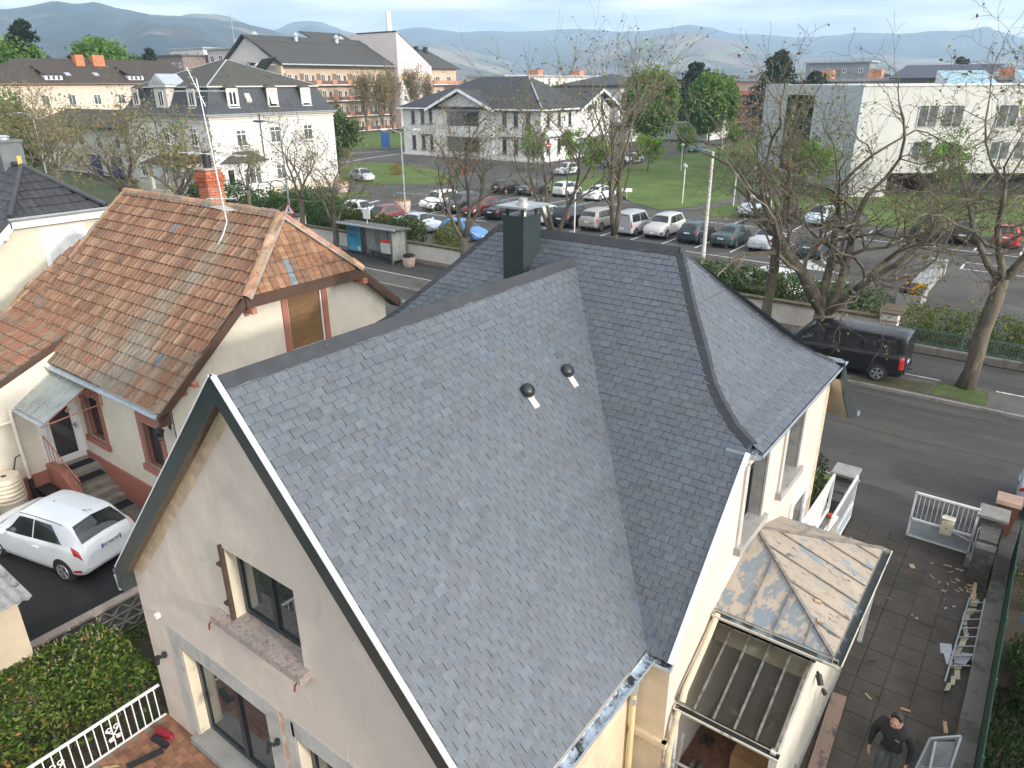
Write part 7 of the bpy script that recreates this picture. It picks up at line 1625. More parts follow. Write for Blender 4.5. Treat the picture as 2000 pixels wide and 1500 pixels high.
pl = thing('wall_pillar', 'white square wall pillar with a mossy brown cap behind the black van', 'pillar', (-5.1, 34.8, 0)); mb = MB(); mb.box(-5.4, -4.7, 34.45, 35.05, 0, 1.55, 0); mb.box(-5.43, -4.67, 34.42, 35.08, 1.18, 1.26, 1); mb.build('shaft', [M('white_pillar', (.66, .63, .58), var=.08), M('pillar_band', (.32, .22, .19))], pl); mb = MB(); mb.box(-5.5, -4.6, 34.9, 36.0, 1.5, 1.62); mb.box(-5.48, -4.62, 34.4, 35.1, 1.55, 1.6); mb.build('cap', MATS['mossy_coping'], pl)
pl2 = thing('wall_pillar', 'white gate pillar with a stone cap left of the bus shelter', 'pillar', (-46.2, 35, 0)); mb = MB(); mb.box(-46.6, -45.9, 34.4, 35.1, 0, 1.9); mb.build('shaft', MATS['white_pillar'], pl2); mb = MB(); mb.box(-46.7, -45.8, 34.3, 35.2, 1.9, 2.02); mb.build('cap', MATS['mossy_coping'], pl2)
fn = thing('wire_fence', 'dark green wire fence on a ribbed concrete base along the pavement', 'fence', (2, 34.6, 0))
mb = MB(); mb.box(-4.6, 12, 34.55, 34.72, 0, .36)
for i in range(150): mb.box(-4.6 + i * .11, -4.6 + i * .11 + .05, 34.50, 34.56, .03, .33)
mb.build('base', layered('ribbed_concrete', (.27, .25, .22), [((.15, .14, .12), 1.5, .5, .64, None)], bump=.2), fn)
mb = MB(); GW = M('green_wire', (.09, .17, .15), rough=.5)
for i in range(150): mb.beam((-4.6 + i * .11, 34.63, .36), (-4.6 + i * .11, 34.63, 1.12), .018, .018)
for z in (.45, 1.02): mb.beam((-4.6, 34.62, z), (12, 34.62, z), .02, .03); mb.beam((-4.6, 34.65, z + .05), (12, 34.65, z + .05), .016, .016)
mb.build('mesh_panel', GW, fn)
mb = MB()
for i in range(7): mb.box(-4.6 + i * 2.5 - .025, -4.6 + i * 2.5 + .025, 34.6, 34.66, .36, 1.2)
mb.build('post', GW, fn)
bs = thing('bus_shelter', 'glass bus shelter with a grey roof and a blue poster panel', 'bus shelter', (-37.4, 33.8, 0)); DM = M('shelter_metal', (.12, .125, .12), rough=.5)
mb = MB(); mb.prism([(-39.9, 33.0, 2.28), (-34.2, 33.0, 2.28), (-34.2, 34.5, 2.18), (-39.9, 34.5, 2.18)], (0, 0, .10)); mb.build('roof', layered('shelter_roof', (.13, .128, .118), [((.07, .07, .058), 2, .5, .65, None)], rough=.6), bs)
mb = MB(); mb.beam((-39.9, 32.98, 2.33), (-34.2, 32.98, 2.33), .04, .12); mb.build('roof_edge', M('pale_edge', (.5, .5, .5), rough=.4), bs)
mb = MB()
for x in (-40.4, -38.6, -36.3, -34.6): mb.box(x - .04, x + .04, 34.28, 34.36, 0, 2.3)
mb.box(-34.64, -34.56, 32.95, 33.03, 0, 2.3); mb.box(-40.44, -40.36, 33.2, 33.28, 0, 2.3); mb.build('post', DM, bs)
mb = MB(); mb.box(-38.5, -34.6, 34.31, 34.33, .25, 2.1); mb.box(-34.62, -34.60, 33.0, 34.3, .25, 2.1); mb.build('glass', layered('dusty_glass', (.33, .35, .32), [((.20, .22, .20), 1.5, .5, .64, (1, 1, .3))], rough=.2), bs)
mb = MB(); mb.box(-40.3, -38.8, 34.16, 34.34, .12, 2.12); ad = mb.build('poster_panel', DM, bs)
mb = MB(); mb.box(-40.2, -38.9, 34.145, 34.16, .22, 2.05, 0); mb.poly([(-40.2, 34.143, .22), (-38.9, 34.143, .22), (-38.9, 34.143, .62), (-39.5, 34.143, .55), (-40.2, 34.143, .38)], 1); mb.box(-39.15, -38.95, 34.14, 34.145, .3, .55, 2)
for k in range(6): mb.box(-40.05, -39.15 + .12 * math.sin(k * 2.1), 34.14, 34.145, 1.15 + k * .11, 1.20 + k * .11, 3 if k != 3 else 4)
mb.build('poster', [M('poster_blue', (.05, .33, .50), rough=.35, var=.2, scale=1.), M('poster_teal', (.12, .42, .55)), WHITE_P, M('poster_navy', (.02, .08, .16)), M('poster_pink', (.42, .10, .18))], ad)
mb = MB(); mb.box(-38.0, -35.6, 33.95, 34.25, .42, .48); mb.box(-37.8, -37.7, 34.0, 34.2, 0, .42); mb.box(-35.9, -35.8, 34.0, 34.2, 0, .42); mb.build('bench', DM, bs)
mb = MB(); mb.box(-35.6, -34.7, 32.95, 33.1, .75, 1.55, 0); mb.box(-35.62, -34.68, 32.93, 33.12, 1.45, 1.6, 1); mb.build('timetable_case', [M('timetable', (.48, .50, .46), rough=.3), M('red_band', (.50, .03, .04))], bs)
mb = MB(); mb.tube([(-37.2, 33.4, 2.4), (-37.2, 33.4, 3.2)], .025, 6); mb.box(-37.55, -36.9, 33.38, 33.42, 2.75, 3.4); mb.build('stop_flag', M('stop_white', (.74, .74, .73)), bs)
def pot(label, x, y, r, h, sq=False, cols=((.45, .2, .04), (.5, .3, .03), (.06, .1, .02)), cat='planter', group=None, m=None):
    t = thing('planter', label, cat, (x, y, 0), group); mb = MB(); m = m or layered('pink_concrete', (.56, .42, .36), [((.42, .33, .28), 2, .5, .65, None)])
    if sq: mb.box(x - r, x + r, y - r, y + r, 0, h)
    else: mb.lathe((x, y, 0), [(r * .8, 0), (r * .95, h * .3), (r, h * .7), (r * 1.03, h * .72), (r * 1.03, h)], 16)
    mb.build('tub', m, t); mb = MB(); rr = random.Random(int(x * 10)); 
    for i in range(260): a = rr.uniform(0, 6.28); k = rr.random() ** .5 * r * .95; leaf(mb, Vector((x + math.cos(a) * k, y + math.sin(a) * k, h + rr.uniform(0, .28) * (1 - k / r * .6))), .13, rr, rr.choice(cols))
    mb.build('flowers', LEAF, t, colors=True); return t
pot('pink concrete planter with withered flowers beside the double lamp mast', -49.4, 48.9, .72, 1.05); pot('pink concrete planter with orange flowers at the white villa corner', -65.2, 55.2, .75, 1.05); pot('small pinkish tub at the foot of the white street wall right of the shelter', -33.6, 33.5, .42, .62, cols=((.05, .05, .04),), cat='planter'); pot('round pale stone planter with moss in front of the villa', -58.5, 41.2, .9, .7, cols=((.10, .10, .03), (.07, .08, .02)), m=CONC)
fp_ = thing('flower_trough', 'square concrete planter full of yellow and purple pansies in the car park', 'planter', (-5.35, 42.8, 0)); mb = MB(); mb.box(-5.95, -4.8, 41.7, 43.9, 0, .72); mb.build('tub', CONC, fp_); mb = MB(); rr = random.Random(4)
for i in range(1500):
    x, y = rr.uniform(-5.88, -4.87), rr.uniform(41.78, 43.8); k = noise.noise((x * 2.2, y * 1.6, 5)); c = (.62, .34, .01) if k > .12 else ((.07, .03, .13) if k < -.14 else ((.62, .42, .02) if rr.random() < .4 else (.05, .09, .02))); leaf(mb, Vector((x, y, .72 + rr.uniform(0, .20))), .13, rr, c, upb=1, asp=.9)
mb.build('flowers', LEAF, fp_, colors=True)
tr = thing('concrete_trough', 'long grey concrete water trough behind the pansy planter', 'trough', (-5.4, 48, 0)); mb = MB(); mb.box(-5.85, -5.0, 45.0, 51.2, 0, .62, 0); mb.box(-5.72, -5.12, 45.2, 51.0, .615, .625, 1); mb.box(-5.95, -4.9, 50.6, 51.3, 0, .9, 0); mb.build('basin', [M('pale_concrete', (.27, .27, .26), var=.15), M('wet_slab', (.26, .28, .29), rough=.3)], tr)
# lamps
GLOBE = M('opal_globe', (.44, .48, .50), rough=.15, var=.15, scale=3)
def globe_lamp(label, x, y, h, r=.24, striped=False):
    t = thing('globe_lamp', label, 'street lamp', (x, y, 0), 'globe lamps around the car park'); mb = MB(); mb.tube([(x, y, 0), (x, y, h - r)], .05, 8); mb.build('pole', M('white_pole', (.68, .67, .64), rough=.6, var=.12, scale=4), t)
    mb = MB(); mb.sphere((x, y, h), r, n=14); mb.build('globe', GLOBE, t, smooth=True); mb = MB(); mb.cyl((x, y, h - r - .05), .09, .1, 10); mb.build('collar', STEEL, t)
globe_lamp('white globe lamp standing between the parked cars right of the chimney', -31.0, 49.7, 3.75); globe_lamp('globe lamp on the lawn left of the footpath', -30.3, 68.6, 3.6); globe_lamp('globe lamp on the lawn right of the footpath', -25.3, 69.1, 3.1); globe_lamp('low globe lamp further up the footpath', -27.6, 81, 2.4); globe_lamp('globe lamp far behind on the lawn by the cross path', -43.0, 96, 3.3)
globe_lamp('distant globe lamp beside the left of the modern building', -39.5, 130, 5.4); globe_lamp('distant globe lamp above the green hatchback', -50.0, 128, 4.8)
BLUEL = M('blue_lamp_head', (.03, .09, .22), rough=.35)
def mast(label, x, y, h, arms, pm=None, cat='street lamp', r=.09):
    t = thing('street_lamp', label, cat, (x, y, 0)); mb = MB(); mb.tube([(x, y, 0), (x, y, h)], [r, r * .6], 10); mb.build('pole', pm or STEEL, t)
    for dx, dy, dz, hm, hl in arms:
        mb = MB(); mb.tube([(x, y, h - .05), (x + dx * .7, y + dy * .7, h + dz), (x + dx, y + dy, h + dz)], .035, 6); a = mb.build('arm', pm or STEEL, t); d = Vector((dx, dy, 0)).normalized(); mb = MB(); c = Vector((x + dx, y + dy, h + dz)) + d * hl * .4
        mb.obox(c, d * hl / 2, Vector((-d.y, d.x, 0)) * .16, (0, 0, .055)); mb.obox(c - Vector((0, 0, .05)), d * hl * .35, Vector((-d.y, d.x, 0)) * .12, (0, 0, .05)); mb.build('lamp_head', hm, t)
    return t
CPOLE = M('concrete_pole', (.55, .52, .48), var=.18, scale=6, rough=.8)
mast('tall pale concrete lamp mast with a blue head standing in front of the car park', -18.2, 45.2, 7.1, [(-.9, .55, 0, BLUEL, .75)], CPOLE, r=.14); mast('steel lamp mast with two white heads beside the pink planter', -48.1, 47.9, 7.2, [(-1.2, -.5, .25, WHITE_P, .6), (1.2, .5, .25, WHITE_P, .6)]); lm = mast('steel street lamp with a blue head carrying the pedestrian warning sign', -45.6, 33.5, 8.6, [(-1.5, -.3, .12, BLUEL, .8)]); mast('street lamp with a blue head among the budding trees at the far left', -86, 33.5, 8.6, [(-.5, -1.2, .1, BLUEL, .8)])
def board(name, label, x, y, z, w_, h_, mat, face=-.95, pole=True, cat='sign', marks=None):
    t = thing(name, label, cat, (x, y, 0)); a = face; n = Vector((math.cos(a), math.sin(a), 0)); e = Vector((-n.y, n.x, 0)); c = Vector((x, y, z)); mb = MB(); mb.obox(c, e * w_ / 2, (0, 0, h_ / 2), n * .02); b = mb.build('board', mat, t)
    if pole: mb = MB(); q = c - n * .04; mb.tube([(q.x, q.y, 0), (q.x, q.y, z + h_ / 2)], .03, 6); mb.build('pole', STEEL, t)
    return t, c, n, e, b
FACE = R(-58)
def disc_sign(label, x, y, z, r=.42):
    t = thing('no_entry_sign', label, 'traffic sign', (x, y, 0), 'red no entry signs'); n = Vector((math.cos(FACE), math.sin(FACE), 0)); e = Vector((-n.y, n.x, 0)); c = Vector((x, y, z)); mb = MB(); mb.tube([c - n * .02, c + n * .01], r, 20, 0); b = mb.build('disc', M('sign_red', (.50, .03, .03), rough=.4), t)
    mb = MB(); mb.obox(c + n * .02, e * r * .68, (0, 0, r * .17), n * .006); mb.build('bar', WHITE_P, b); mb = MB(); q = c - n * .05; mb.tube([(q.x, q.y, 0), (q.x, q.y, z + .3)], .03, 6); mb.build('pole', STEEL, t)
disc_sign('red round no entry sign on the corner of the oval lawn', -53.6, 63.0, 2.3); disc_sign('red round no entry sign in front of the white hipped house corner', -62.6, 92.6, 2.7)
ts = thing('warning_sign', 'red-edged triangular warning sign with a walking figure above the clay roof ridge', 'traffic sign', (-45.45, 33.35, 0)); n = Vector((math.cos(FACE), math.sin(FACE), 0)); e = Vector((-n.y, n.x, 0)); c = Vector((-45.55, 33.38, 2.62))
def tri(s, o): return [c + n * o + e * (-s * .5) + up * (-s * .35), c + n * o + e * (s * .5) + up * (-s * .35), c + n * o + up * (s * .52)]
mb = MB(); mb.prism(tri(1.02, 0), n * .015); b = mb.build('border', MATS['sign_red'], ts); mb = MB(); mb.poly(tri(.74, .018)); mb.build('field', WHITE_P, b)
mb = MB(); P = lambda a, z: c + n * .026 + e * a + up * z
def stroke(a, b_, w_): a, b_ = P(*a), P(*b_); d = (b_ - a).normalized(); s_ = d.cross(n) * w_ / 2; mb.poly([a - s_, b_ - s_, b_ + s_, a + s_])
stroke((.0, .08), (-.01, -.06), .09); stroke((-.01, -.05), (-.10, -.20), .045); stroke((-.01, -.05), (.08, -.20), .045); stroke((0, .07), (-.09, -.03), .03); stroke((0, .07), (.09, .0), .03); mb.poly([P(.045 * math.cos(t), .145 + .045 * math.sin(t)) for t in [k * .785 for k in range(8)]]); mb.build('figure', TRIM, b)
for k in range(5): pass
board('information_sign', 'blue information board on the far lawn left of the white hipped house', -103, 98.5, 1.7, 1.6, 2.6, M('info_blue', (.05, .14, .40)), R(-58)); board('small_sign', 'small white notice board on the lawn above the white sedan', -35.6, 66.9, 1.1, 1.0, .35, WHITE_P, R(-60)); board('small_sign', 'small white notice on a stick by the villa lawn strip', -61, 47.4, 1.6, .9, .5, WHITE_P, R(-58)); board('oval_sign', 'dark green oval sign on the car park lane left of the pink planter', -57.4, 55.6, .8, .7, 1.0, M('sign_green', (.05, .075, .055)), R(-20))
ga = thing('garden_arch', 'dark green arched metal gateway in front of the villa', 'arch', (-61, 43.0, 0)); mb = MB()
for y in (42.4, 43.8):
    mb.tube([(-62.2, y, 0), (-62.2, y, 2.2), (-61.8, y, 2.55), (-61.0, y, 2.65), (-60.2, y, 2.55), (-59.8, y, 2.2), (-59.8, y, 0)], .05, 6)
for x, z in ((-62.2, 2.2), (-61, 2.65), (-59.8, 2.2)): mb.tube([(x, 42.4, z), (x, 43.8, z)], .03, 5)
mb.build('hoop', M('dark_green_iron', (.03, .06, .045), rough=.6), ga)

# ------------------------------------------------------------------ driveway, gate and garden on the right
STN = layered('dark_stone', (.075, .07, .065), [((.12, .11, .10), 5, .5, .62, None), ((.05, .055, .03), 3, .58, .7, None)], rough=.95, bump=.6, bscale=14); CAPM = layered('pillar_cap', (.30, .30, .29), [((.20, .20, .18), 3, .5, .66, None)])
def stone_pillar(label, x0, x1, y0, y1, h, y_end=None, capm=CAPM):
    t = thing('stone_pillar', label, 'pillar', ((x0 + x1) / 2, (y0 + y1) / 2, 0)); mb = MB(); r = random.Random(int(x0 * 100))
    for k in range(int(h / .2)):
        z = k * .2; mb.box(x0 + r.uniform(0, .02), x1 - r.uniform(0, .02), y0 + r.uniform(0, .02), y1 - r.uniform(0, .02), z, z + .185)
        if y_end is not None:
            y = min(y0, y_end)
            while y < y0: mb.box(x0 + .05 + r.uniform(0, .03), x1 - .05 - r.uniform(0, .03), y, min(y0, y + r.uniform(.3, .5)), z, z + .185); y += .45
    mb.box(x0 + .03, x1 - .03, y0 + .03, y1 - .03, 0, h); mb.build('shaft', STN, t); mb = MB(); mb.box(x0 - .05, x1 + .05, y0 - .05, y1 + .05, h, h + .07); mb.build('cap', capm, t); return t
stone_pillar('dark stone gate pillar with a pale slab cap left of the drive', -3.38, -2.84, 19.02, 19.6, 1.15, 17.9); stone_pillar('dark stone gate pillar behind the mailbox gate on the right', .08, .62, 18.95, 19.5, 1.15, 17.7, M('grey_slab_cap', (.20, .195, .18), var=.15, scale=4))
GP_ = M('gate_grey', (.33, .36, .39), rough=.5); GWH = M('gate_white', (.66, .68, .70), rough=.45)
gt = thing('driveway_gate', 'white metal gate with upright bars, a grey lower panel and a closing arm', 'gate', (-.64, 18.95, 0)); mb = MB()
x0, x1, y = -1.34, .04, 18.95
for a, b in (((x0, .03), (x0, 1.33)), ((x1, .03), (x1, 1.33)), ((x0, 1.31), (x1, 1.31)), ((x0, .55), (x1, .55)), ((x0, .06), (x1, .06))): mb.beam((a[0], y, a[1]), (b[0], y, b[1]), .05, .055, up=(0, 1, 0))
mb.build('frame', GWH, gt); mb = MB(); mb.box(x0 + .02, x1 - .02, y - .008, y + .008, .06, .55); mb.build('panel', GP_, gt); mb = MB()
for k in range(1, 13): xx = x0 + (x1 - x0) * k / 13; mb.beam((xx, y, .56), (xx, y, 1.3), .013, .013)
mb.build('bar', GWH, gt); mb = MB(); mb.beam((-.45, y - .06, .52), (.16, y - .28, .50), .06, .07); mb.beam((.15, y - .28, .45), (.15, y - .28, 1.0), .03, .03); mb.beam((.12, y - .26, .98), (.12, y - .85, .35), .03, .03); mb.box(.02, .3, y - .6, y - .35, .0, .28); mb.build('closing_arm', M('arm_metal', (.30, .31, .31), metal=.3, rough=.4), gt)
mbx = thing('mailbox', 'cream metal mailbox fixed to the driveway gate', 'mailbox', (-.52, 18.9, .7)); mb = MB(); mb.prism([(-.66, 18.92, .50), (-.66, 18.70, .50), (-.66, 18.70, .86), (-.66, 18.82, .94), (-.66, 18.92, .94)], (.27, 0, 0)); mb.build('box', M('cream_box', (.50, .45, .35), rough=.5), mbx); mb = MB(); mb.obox((-.525, 18.80, .93), (.15, 0, 0), (0, .13, -.03), (0, .003, .008)); mb.build('lid', M('cream_lid', (.68, .65, .57), rough=.5), mbx); mb = MB(); mb.cyl((-.52, 18.695, .68), .014, .02, 8); mb.build('lock', TRIM, mbx)
g2 = thing('gate_leaf', 'second white gate leaf swung open along the left of the drive', 'gate', (-2.75, 17.6, 0)); mb = MB()
for a, b in (((18.9, .1), (18.9, 1.36)), ((16.4, .1), (16.4, 1.36)), ((18.9, 1.34), (16.4, 1.34)), ((18.9, .55), (16.4, .55)), ((18.9, .1), (16.4, .1))): mb.beam((-2.75, a[0], a[1]), (-2.75, b[0], b[1]), .055, .05)
mb.build('frame', GWH, g2); mb = MB(); mb.box(-2.76, -2.74, 16.4, 18.9, .1, .55); mb.build('panel', GP_, g2); mb = MB()
for k in range(1, 20): yy = 16.4 + 2.5 * k / 20; mb.beam((-2.75, yy, .55), (-2.75, yy, 1.34), .013, .013)
mb.build('bar', GWH, g2)
la = thing('entrance_landing', 'concrete landing with a white lattice balustrade beside the house', 'landing', (-2.95, 15, 0)); mb = MB(); mb.box(-3.16, -2.66, 13.3, 16.8, 0, 1.22); mb.build('platform', CONC, la); mb = MB()
for z in (1.32, 2.26): mb.beam((-2.95, 13.9, z), (-2.95, 16.8, z), .05, .06)
for yv in (13.9, 16.8): mb.beam((-2.95, yv, 1.22), (-2.95, yv, 2.3), .05, .05)
mb.build('rail', WHITE_P, la); mb = MB()
for k in range(30):
    y0 = 13.9 + k * .1
    for s_ in (1, -1):
        y1 = y0 + s_ * .9
        if 13.9 <= y1 <= 16.8: mb.beam((-2.95, y0, 1.34), (-2.95, y1, 2.24), .014, .010)
mb.build('lattice', WHITE_P, la)
def simple(name, label, cat, fn, mat, loc=(0, 0, 0), group=None, **k):
    mb = MB(); fn(mb); o = mb.build(name, mat, None, **k); return set_props(o, label, cat, group)
simple('broom_stick', 'wooden broom stick leaning on the entrance landing', 'stick', lambda m: m.tube([(-2.55, 14.2, 1.25), (-2.6, 15.3, 1.95)], .016, 6), WOOD); simple('white_tube', 'short white plastic tube on the landing behind the balustrade', 'tube', lambda m: m.tube([(-2.76, 15.6, 1.29), (-2.7, 16.55, 1.31)], .055, 10), WHITE_P); simple('orange_cloth', 'crumpled orange cloth at the end of the landing', 'cloth', lambda m: [m.sphere((-2.85 + .05 * i, 16.6 + .03 * i, 1.28), .08, .07, .06, 7) for i in range(3)], M('orange_cloth', (.62, .10, .02)))
wb = thing('wheelie_bin', 'brown wheelie bin with a tan lid behind the right stone pillar', 'bin', (.75, 20.6, 0)); mb = MB(); mb.add([(.56, 20.3, .08), (.98, 20.3, .08), (.98, 20.75, .08), (.56, 20.75, .08), (.48, 20.2, .98), (1.06, 20.2, .98), (1.06, 20.85, .98), (.48, 20.85, .98)], [(0, 3, 2, 1), (4, 5, 6, 7), (0, 1, 5, 4), (1, 2, 6, 5), (2, 3, 7, 6), (3, 0, 4, 7)]); mb.build('bin_body', M('bin_brown', (.20, .085, .045), rough=.5), wb); mb = MB(); mb.prism([(.44, 20.15, .98), (.44, 20.9, .98), (.44, 20.9, 1.04), (.44, 20.2, 1.07)], (.66, 0, 0)); mb.build('lid', M('bin_lid', (.34, .22, .17), rough=.5, var=.2), wb)
for y in (20.8,):
    for x in (.55, .98): mb = MB(); mb.tube([(x - .03, y, .1), (x + .03, y, .1)], .1, 12); mb.build('wheel', BLACKR, wb)
wb.location.x -= .16; wb.scale = (.85, .85, 1.0)
gw_ = thing('garden_wall', 'low concrete boundary wall along the right of the drive', 'wall', (.7, 12, 0)); mb = MB(); mb.box(.60, .92, 4, 18.9, -.05, .26); mb.build('wall', layered('mossy_wall', (.16, .15, .135), [((.09, .09, .075), 2, .5, .62, None), ((.10, .11, .05), 3.5, .6, .7, None)], bump=.4), gw_)
gs = thing('garden_screen', 'dark green windbreak screen on the boundary wall', 'fence', (.95, 12, 0)); mb = MB(); mb.box(.935, .955, 4, 19.4, .1, 1.12); mb.build('screen', M('green_screen', (.012, .050, .030), rough=.8, var=.25, scale=3, bump=.3), gs); mb = MB()
for y in range(5, 20, 2): mb.tube([(.945, y, 0), (.945, y, 1.2)], .022, 6)
mb.build('post', M('green_post', (.03, .11, .07), rough=.5), gs)
pf = thing('picket_fence', 'small blue picket fence in the garden behind the screen', 'fence', (1.6, 16.2, 0)); PB = M('blue_picket', (.12, .19, .42), rough=.6); mb = MB()
for k in range(9): x = 1.28 + k * .13; mb.prism([(x, 16.3 - k * .01, .3), (x + .07, 16.3 - k * .01, .3), (x + .07, 16.3 - k * .01, .62), (x + .035, 16.3 - k * .01, .68), (x, 16.3 - k * .01, .62)], (0, .02, 0))
mb.build('picket', PB, pf); mb = MB(); mb.beam((1.25, 16.32, .40), (2.6, 16.22, .40), .02, .05); mb.beam((1.25, 16.32, .55), (2.6, 16.22, .55), .02, .05); mb.build('rail', PB, pf)
ALU = M('aluminium_ladder', (.30, .33, .35), rough=.4, metal=.5, var=.1)
ld = thing('ladder', 'aluminium ladder lying on the slabs along the low wall', 'ladder', (.4, 15.3, 0)); mb = MB(); mb.beam((.30, 16.9, .10), (.24, 13.8, .06), .03, .06); mb.beam((.58, 16.9, .20), (.60, 14.6, .16), .03, .06); mb.build('rail', ALU, ld); mb = MB()
for k in range(8): yy = 16.7 - k * .34; mb.beam((.30 - .006 * k, yy, .09), (.585, yy + .12, .18), .025, .025)
mb.build('rung', ALU, ld)
simple('zinc_strip', 'long crumpled beige metal flashing under the ladder', 'sheet metal', lambda m: [m.obox((.36 + .05 * math.sin(k * 1.3), 17.1 - k * .26, .04 + .02 * math.sin(k * 2.1)), (.055 + .02 * math.sin(k * .9), .02, .01), (.02 * math.sin(k), .14, .012 * math.cos(k * 1.7)), (0, 0, .003)) for k in range(14)], M('beige_flashing', (.40, .36, .27), rough=.5, var=.2, scale=6))
simple('grey_sheet', 'bent grey metal sheets lying beside the ladder', 'sheet metal', lambda m: [m.obox(c_, a_, b__, (0, 0, .003)) for c_, a_, b__ in (((.12, 14.9, .03), (.10, .03, .02), (-.03, .16, 0)), ((.45, 14.7, .10), (.10, -.03, .05), (.05, .22, 0)), ((.20, 14.6, .04), (.05, .06, .0), (-.05, .12, .03)))], M('grey_sheet_m', (.34, .36, .39), rough=.4, metal=.3))
simple('timber_batten', 'yellow timber batten lying by the wall near the gate', 'batten', lambda m: m.beam((.33, 18.15, .05), (.37, 16.95, .05), .07, .04), WOOD); simple('reddish_plank', 'stained reddish scaffold plank on the ground beside the porch wall', 'plank', lambda m: m.obox((-1.28, 11.2, .05), (.13, .015, 0), (-.06, 1.05, 0), (0, 0, .022)), layered('stained_plank', (.25, .175, .135), [((.10, .08, .07), 2.2, .54, .6, None)], rough=.8))
def scraps(m):
    r = random.Random(11)
    for i in range(40):
        x, y = (r.gauss(.12, .16), r.gauss(17.35, .45)) if r.random() < .75 else (r.uniform(-1.2, .5), r.uniform(11.5, 18.5)); a = r.uniform(0, 6.28); L_ = r.uniform(.015, .09); m.col = (1, 1, 1); m.obox((x, y, .02), (math.cos(a) * L_, math.sin(a) * L_, r.uniform(-.01, .01)), (-math.sin(a) * .012 * r.uniform(.6, 2.5), math.cos(a) * .012 * r.uniform(.6, 2.5), 0), (0, 0, .005), r.choice((0, 0, 1, 2, 3)))
o = simple('debris', 'scattered roofing offcuts and splinters on the driveway slabs', 'debris', scraps, [M('splinter', (.36, .28, .18), var=.2), M('white_scrap', (.38, .38, .36)), M('dark_scrap', (.04, .035, .03)), M('cardboard_scrap', (.34, .22, .12))]); o['kind'] = 'stuff'
simple('wood_offcut', 'pale wooden block on the slabs between porch roof and gate', 'offcut', lambda m: m.obox((-.98, 17.55, .035), (.05, .02, 0), (-.03, .07, 0), (0, 0, .02)), WOOD); simple('wood_offcut', 'yellow wooden block by the folded ladder frame', 'offcut', lambda m: m.obox((.42, 12.6, .04), (.03, .01, 0), (-.03, .14, 0), (0, 0, .025)), WOOD)
for i, (lb, u, v) in enumerate((('larger yellow wooden chip on the porch roof near its outer gutter', -1.62, 10.32), ('smaller brown wooden chip in the middle of the porch roof', -1.78, 10.72))):
    z = 2.9 + (3.52 - 2.9) * (-1.26 - u) / 1.9; simple('wood_chip', lb, 'chip', lambda m: m.obox((u, v, z + .02), (.05, .02, -.016), (-.015, .03, 0), (.004, 0, .012)), WOOD)
st = thing('folding_ladder', 'folded aluminium ladder frame standing beside the man', 'ladder', (.35, 11.9, 0)); mb = MB()
for a, b in (((.05, 11.35, .05), (.22, 12.1, .95)), ((.22, 12.1, .95), (.62, 12.4, 1.0)), ((.62, 12.4, 1.0), (.55, 11.4, .05)), ((.12, 11.55, .3), (.58, 11.7, .35)), ((.30, 12.1, .95), (.36, 11.35, .1)), ((.16, 11.8, .55), (.6, 12.0, .62))): mb.beam(a, b, .035, .05)
mb.build('rail', ALU, st); mb = MB(); mb.poly([(.08, 11.5, .2), (.55, 11.5, .18), (.6, 12.35, .92), (.22, 12.1, .9)]); mb.build('mesh_panel', M('grey_mesh', (.16, .165, .17), rough=.6), st)
st.location.y -= .95
simple('porch_downpipe', 'short grey downpipe hanging from the porch gutter', 'pipe', lambda m: [m.tube([(-1.14, 11.9, 2.8), (-1.16, 11.75, 1.85)], .035, 8), m.tube([(-1.16, 11.75, 1.9), (-1.16, 11.75, 1.84)], .04, 8)], STEEL)
simple('wall_spotlight', 'black spotlight on the beige porch side wall', 'spotlight', lambda m: [m.tube([(-1.48, 10.25, 2.06), (-1.40, 10.15, 1.95)], .05, 10), m.tube([(-1.52, 10.28, 2.08), (-1.46, 10.25, 2.05)], .025, 8)], TRIM)
simple('wall_spotlight', 'small black fitting low on the porch side wall', 'spotlight', lambda m: [m.tube([(-1.50, 11.2, .95), (-1.43, 11.15, .9)], .04, 10), m.tube([(-1.53, 11.2, .97), (-1.49, 11.2, .95)], .02, 8)], TRIM)
# under the lean-to
cb_ = thing('cardboard_box', 'brown cardboard box with red print under the glass lean-to', 'box', (-2.1, 9.4, .2)); mb = MB(); mb.box(-2.38, -1.82, 9.15, 9.6, .2, .66); mb.build('box', M('cardboard', (.32, .18, .085), rough=.85, var=.12), cb_); mb = MB(); mb.box(-2.25, -2.15, 9.145, 9.149, .32, .42); mb.box(-2.02, -1.92, 9.145, 9.149, .30, .40); mb.build('print', M('print_red', (.42, .03, .05)), cb_)
for i, (lb, x, y) in enumerate((('dark work shoes by the wall under the lean-to', -2.92, 9.55), ('grey-soled clogs in front of the work shoes', -2.86, 8.95))):
    t = thing('shoe_pair', lb, 'shoes', (x, y, .2))
    for s_ in (-1, 1): mb = MB(); mb.sphere((x + s_ * .07, y, .26), .05, .13, .05, 10); mb.sphere((x + s_ * .07, y - .05, .29), .042, .07, .06, 10); mb.build('shoe', M('shoe_leather', (.035, .03, .027), rough=.6) if i == 0 else M('shoe_grey', (.13, .12, .11), rough=.6), t)
simple('steel_trestle', 'grey tubular steel trestle in front of the lean-to', 'trestle', lambda m: [m.tube(p, .024, 8) for p in ([(-3.2, 8.2, 1.0), (-2.3, 8.22, 1.0)], [(-3.2, 8.2, 1.0), (-3.2, 8.2, .1)], [(-3.2, 8.2, .85), (-2.6, 8.15, .85), (-2.5, 8.1, .4)], [(-2.3, 8.22, 1.0), (-2.2, 8.1, .1)], [(-2.9, 8.25, 1.6), (-3.0, 8.2, .1)])], STEEL)
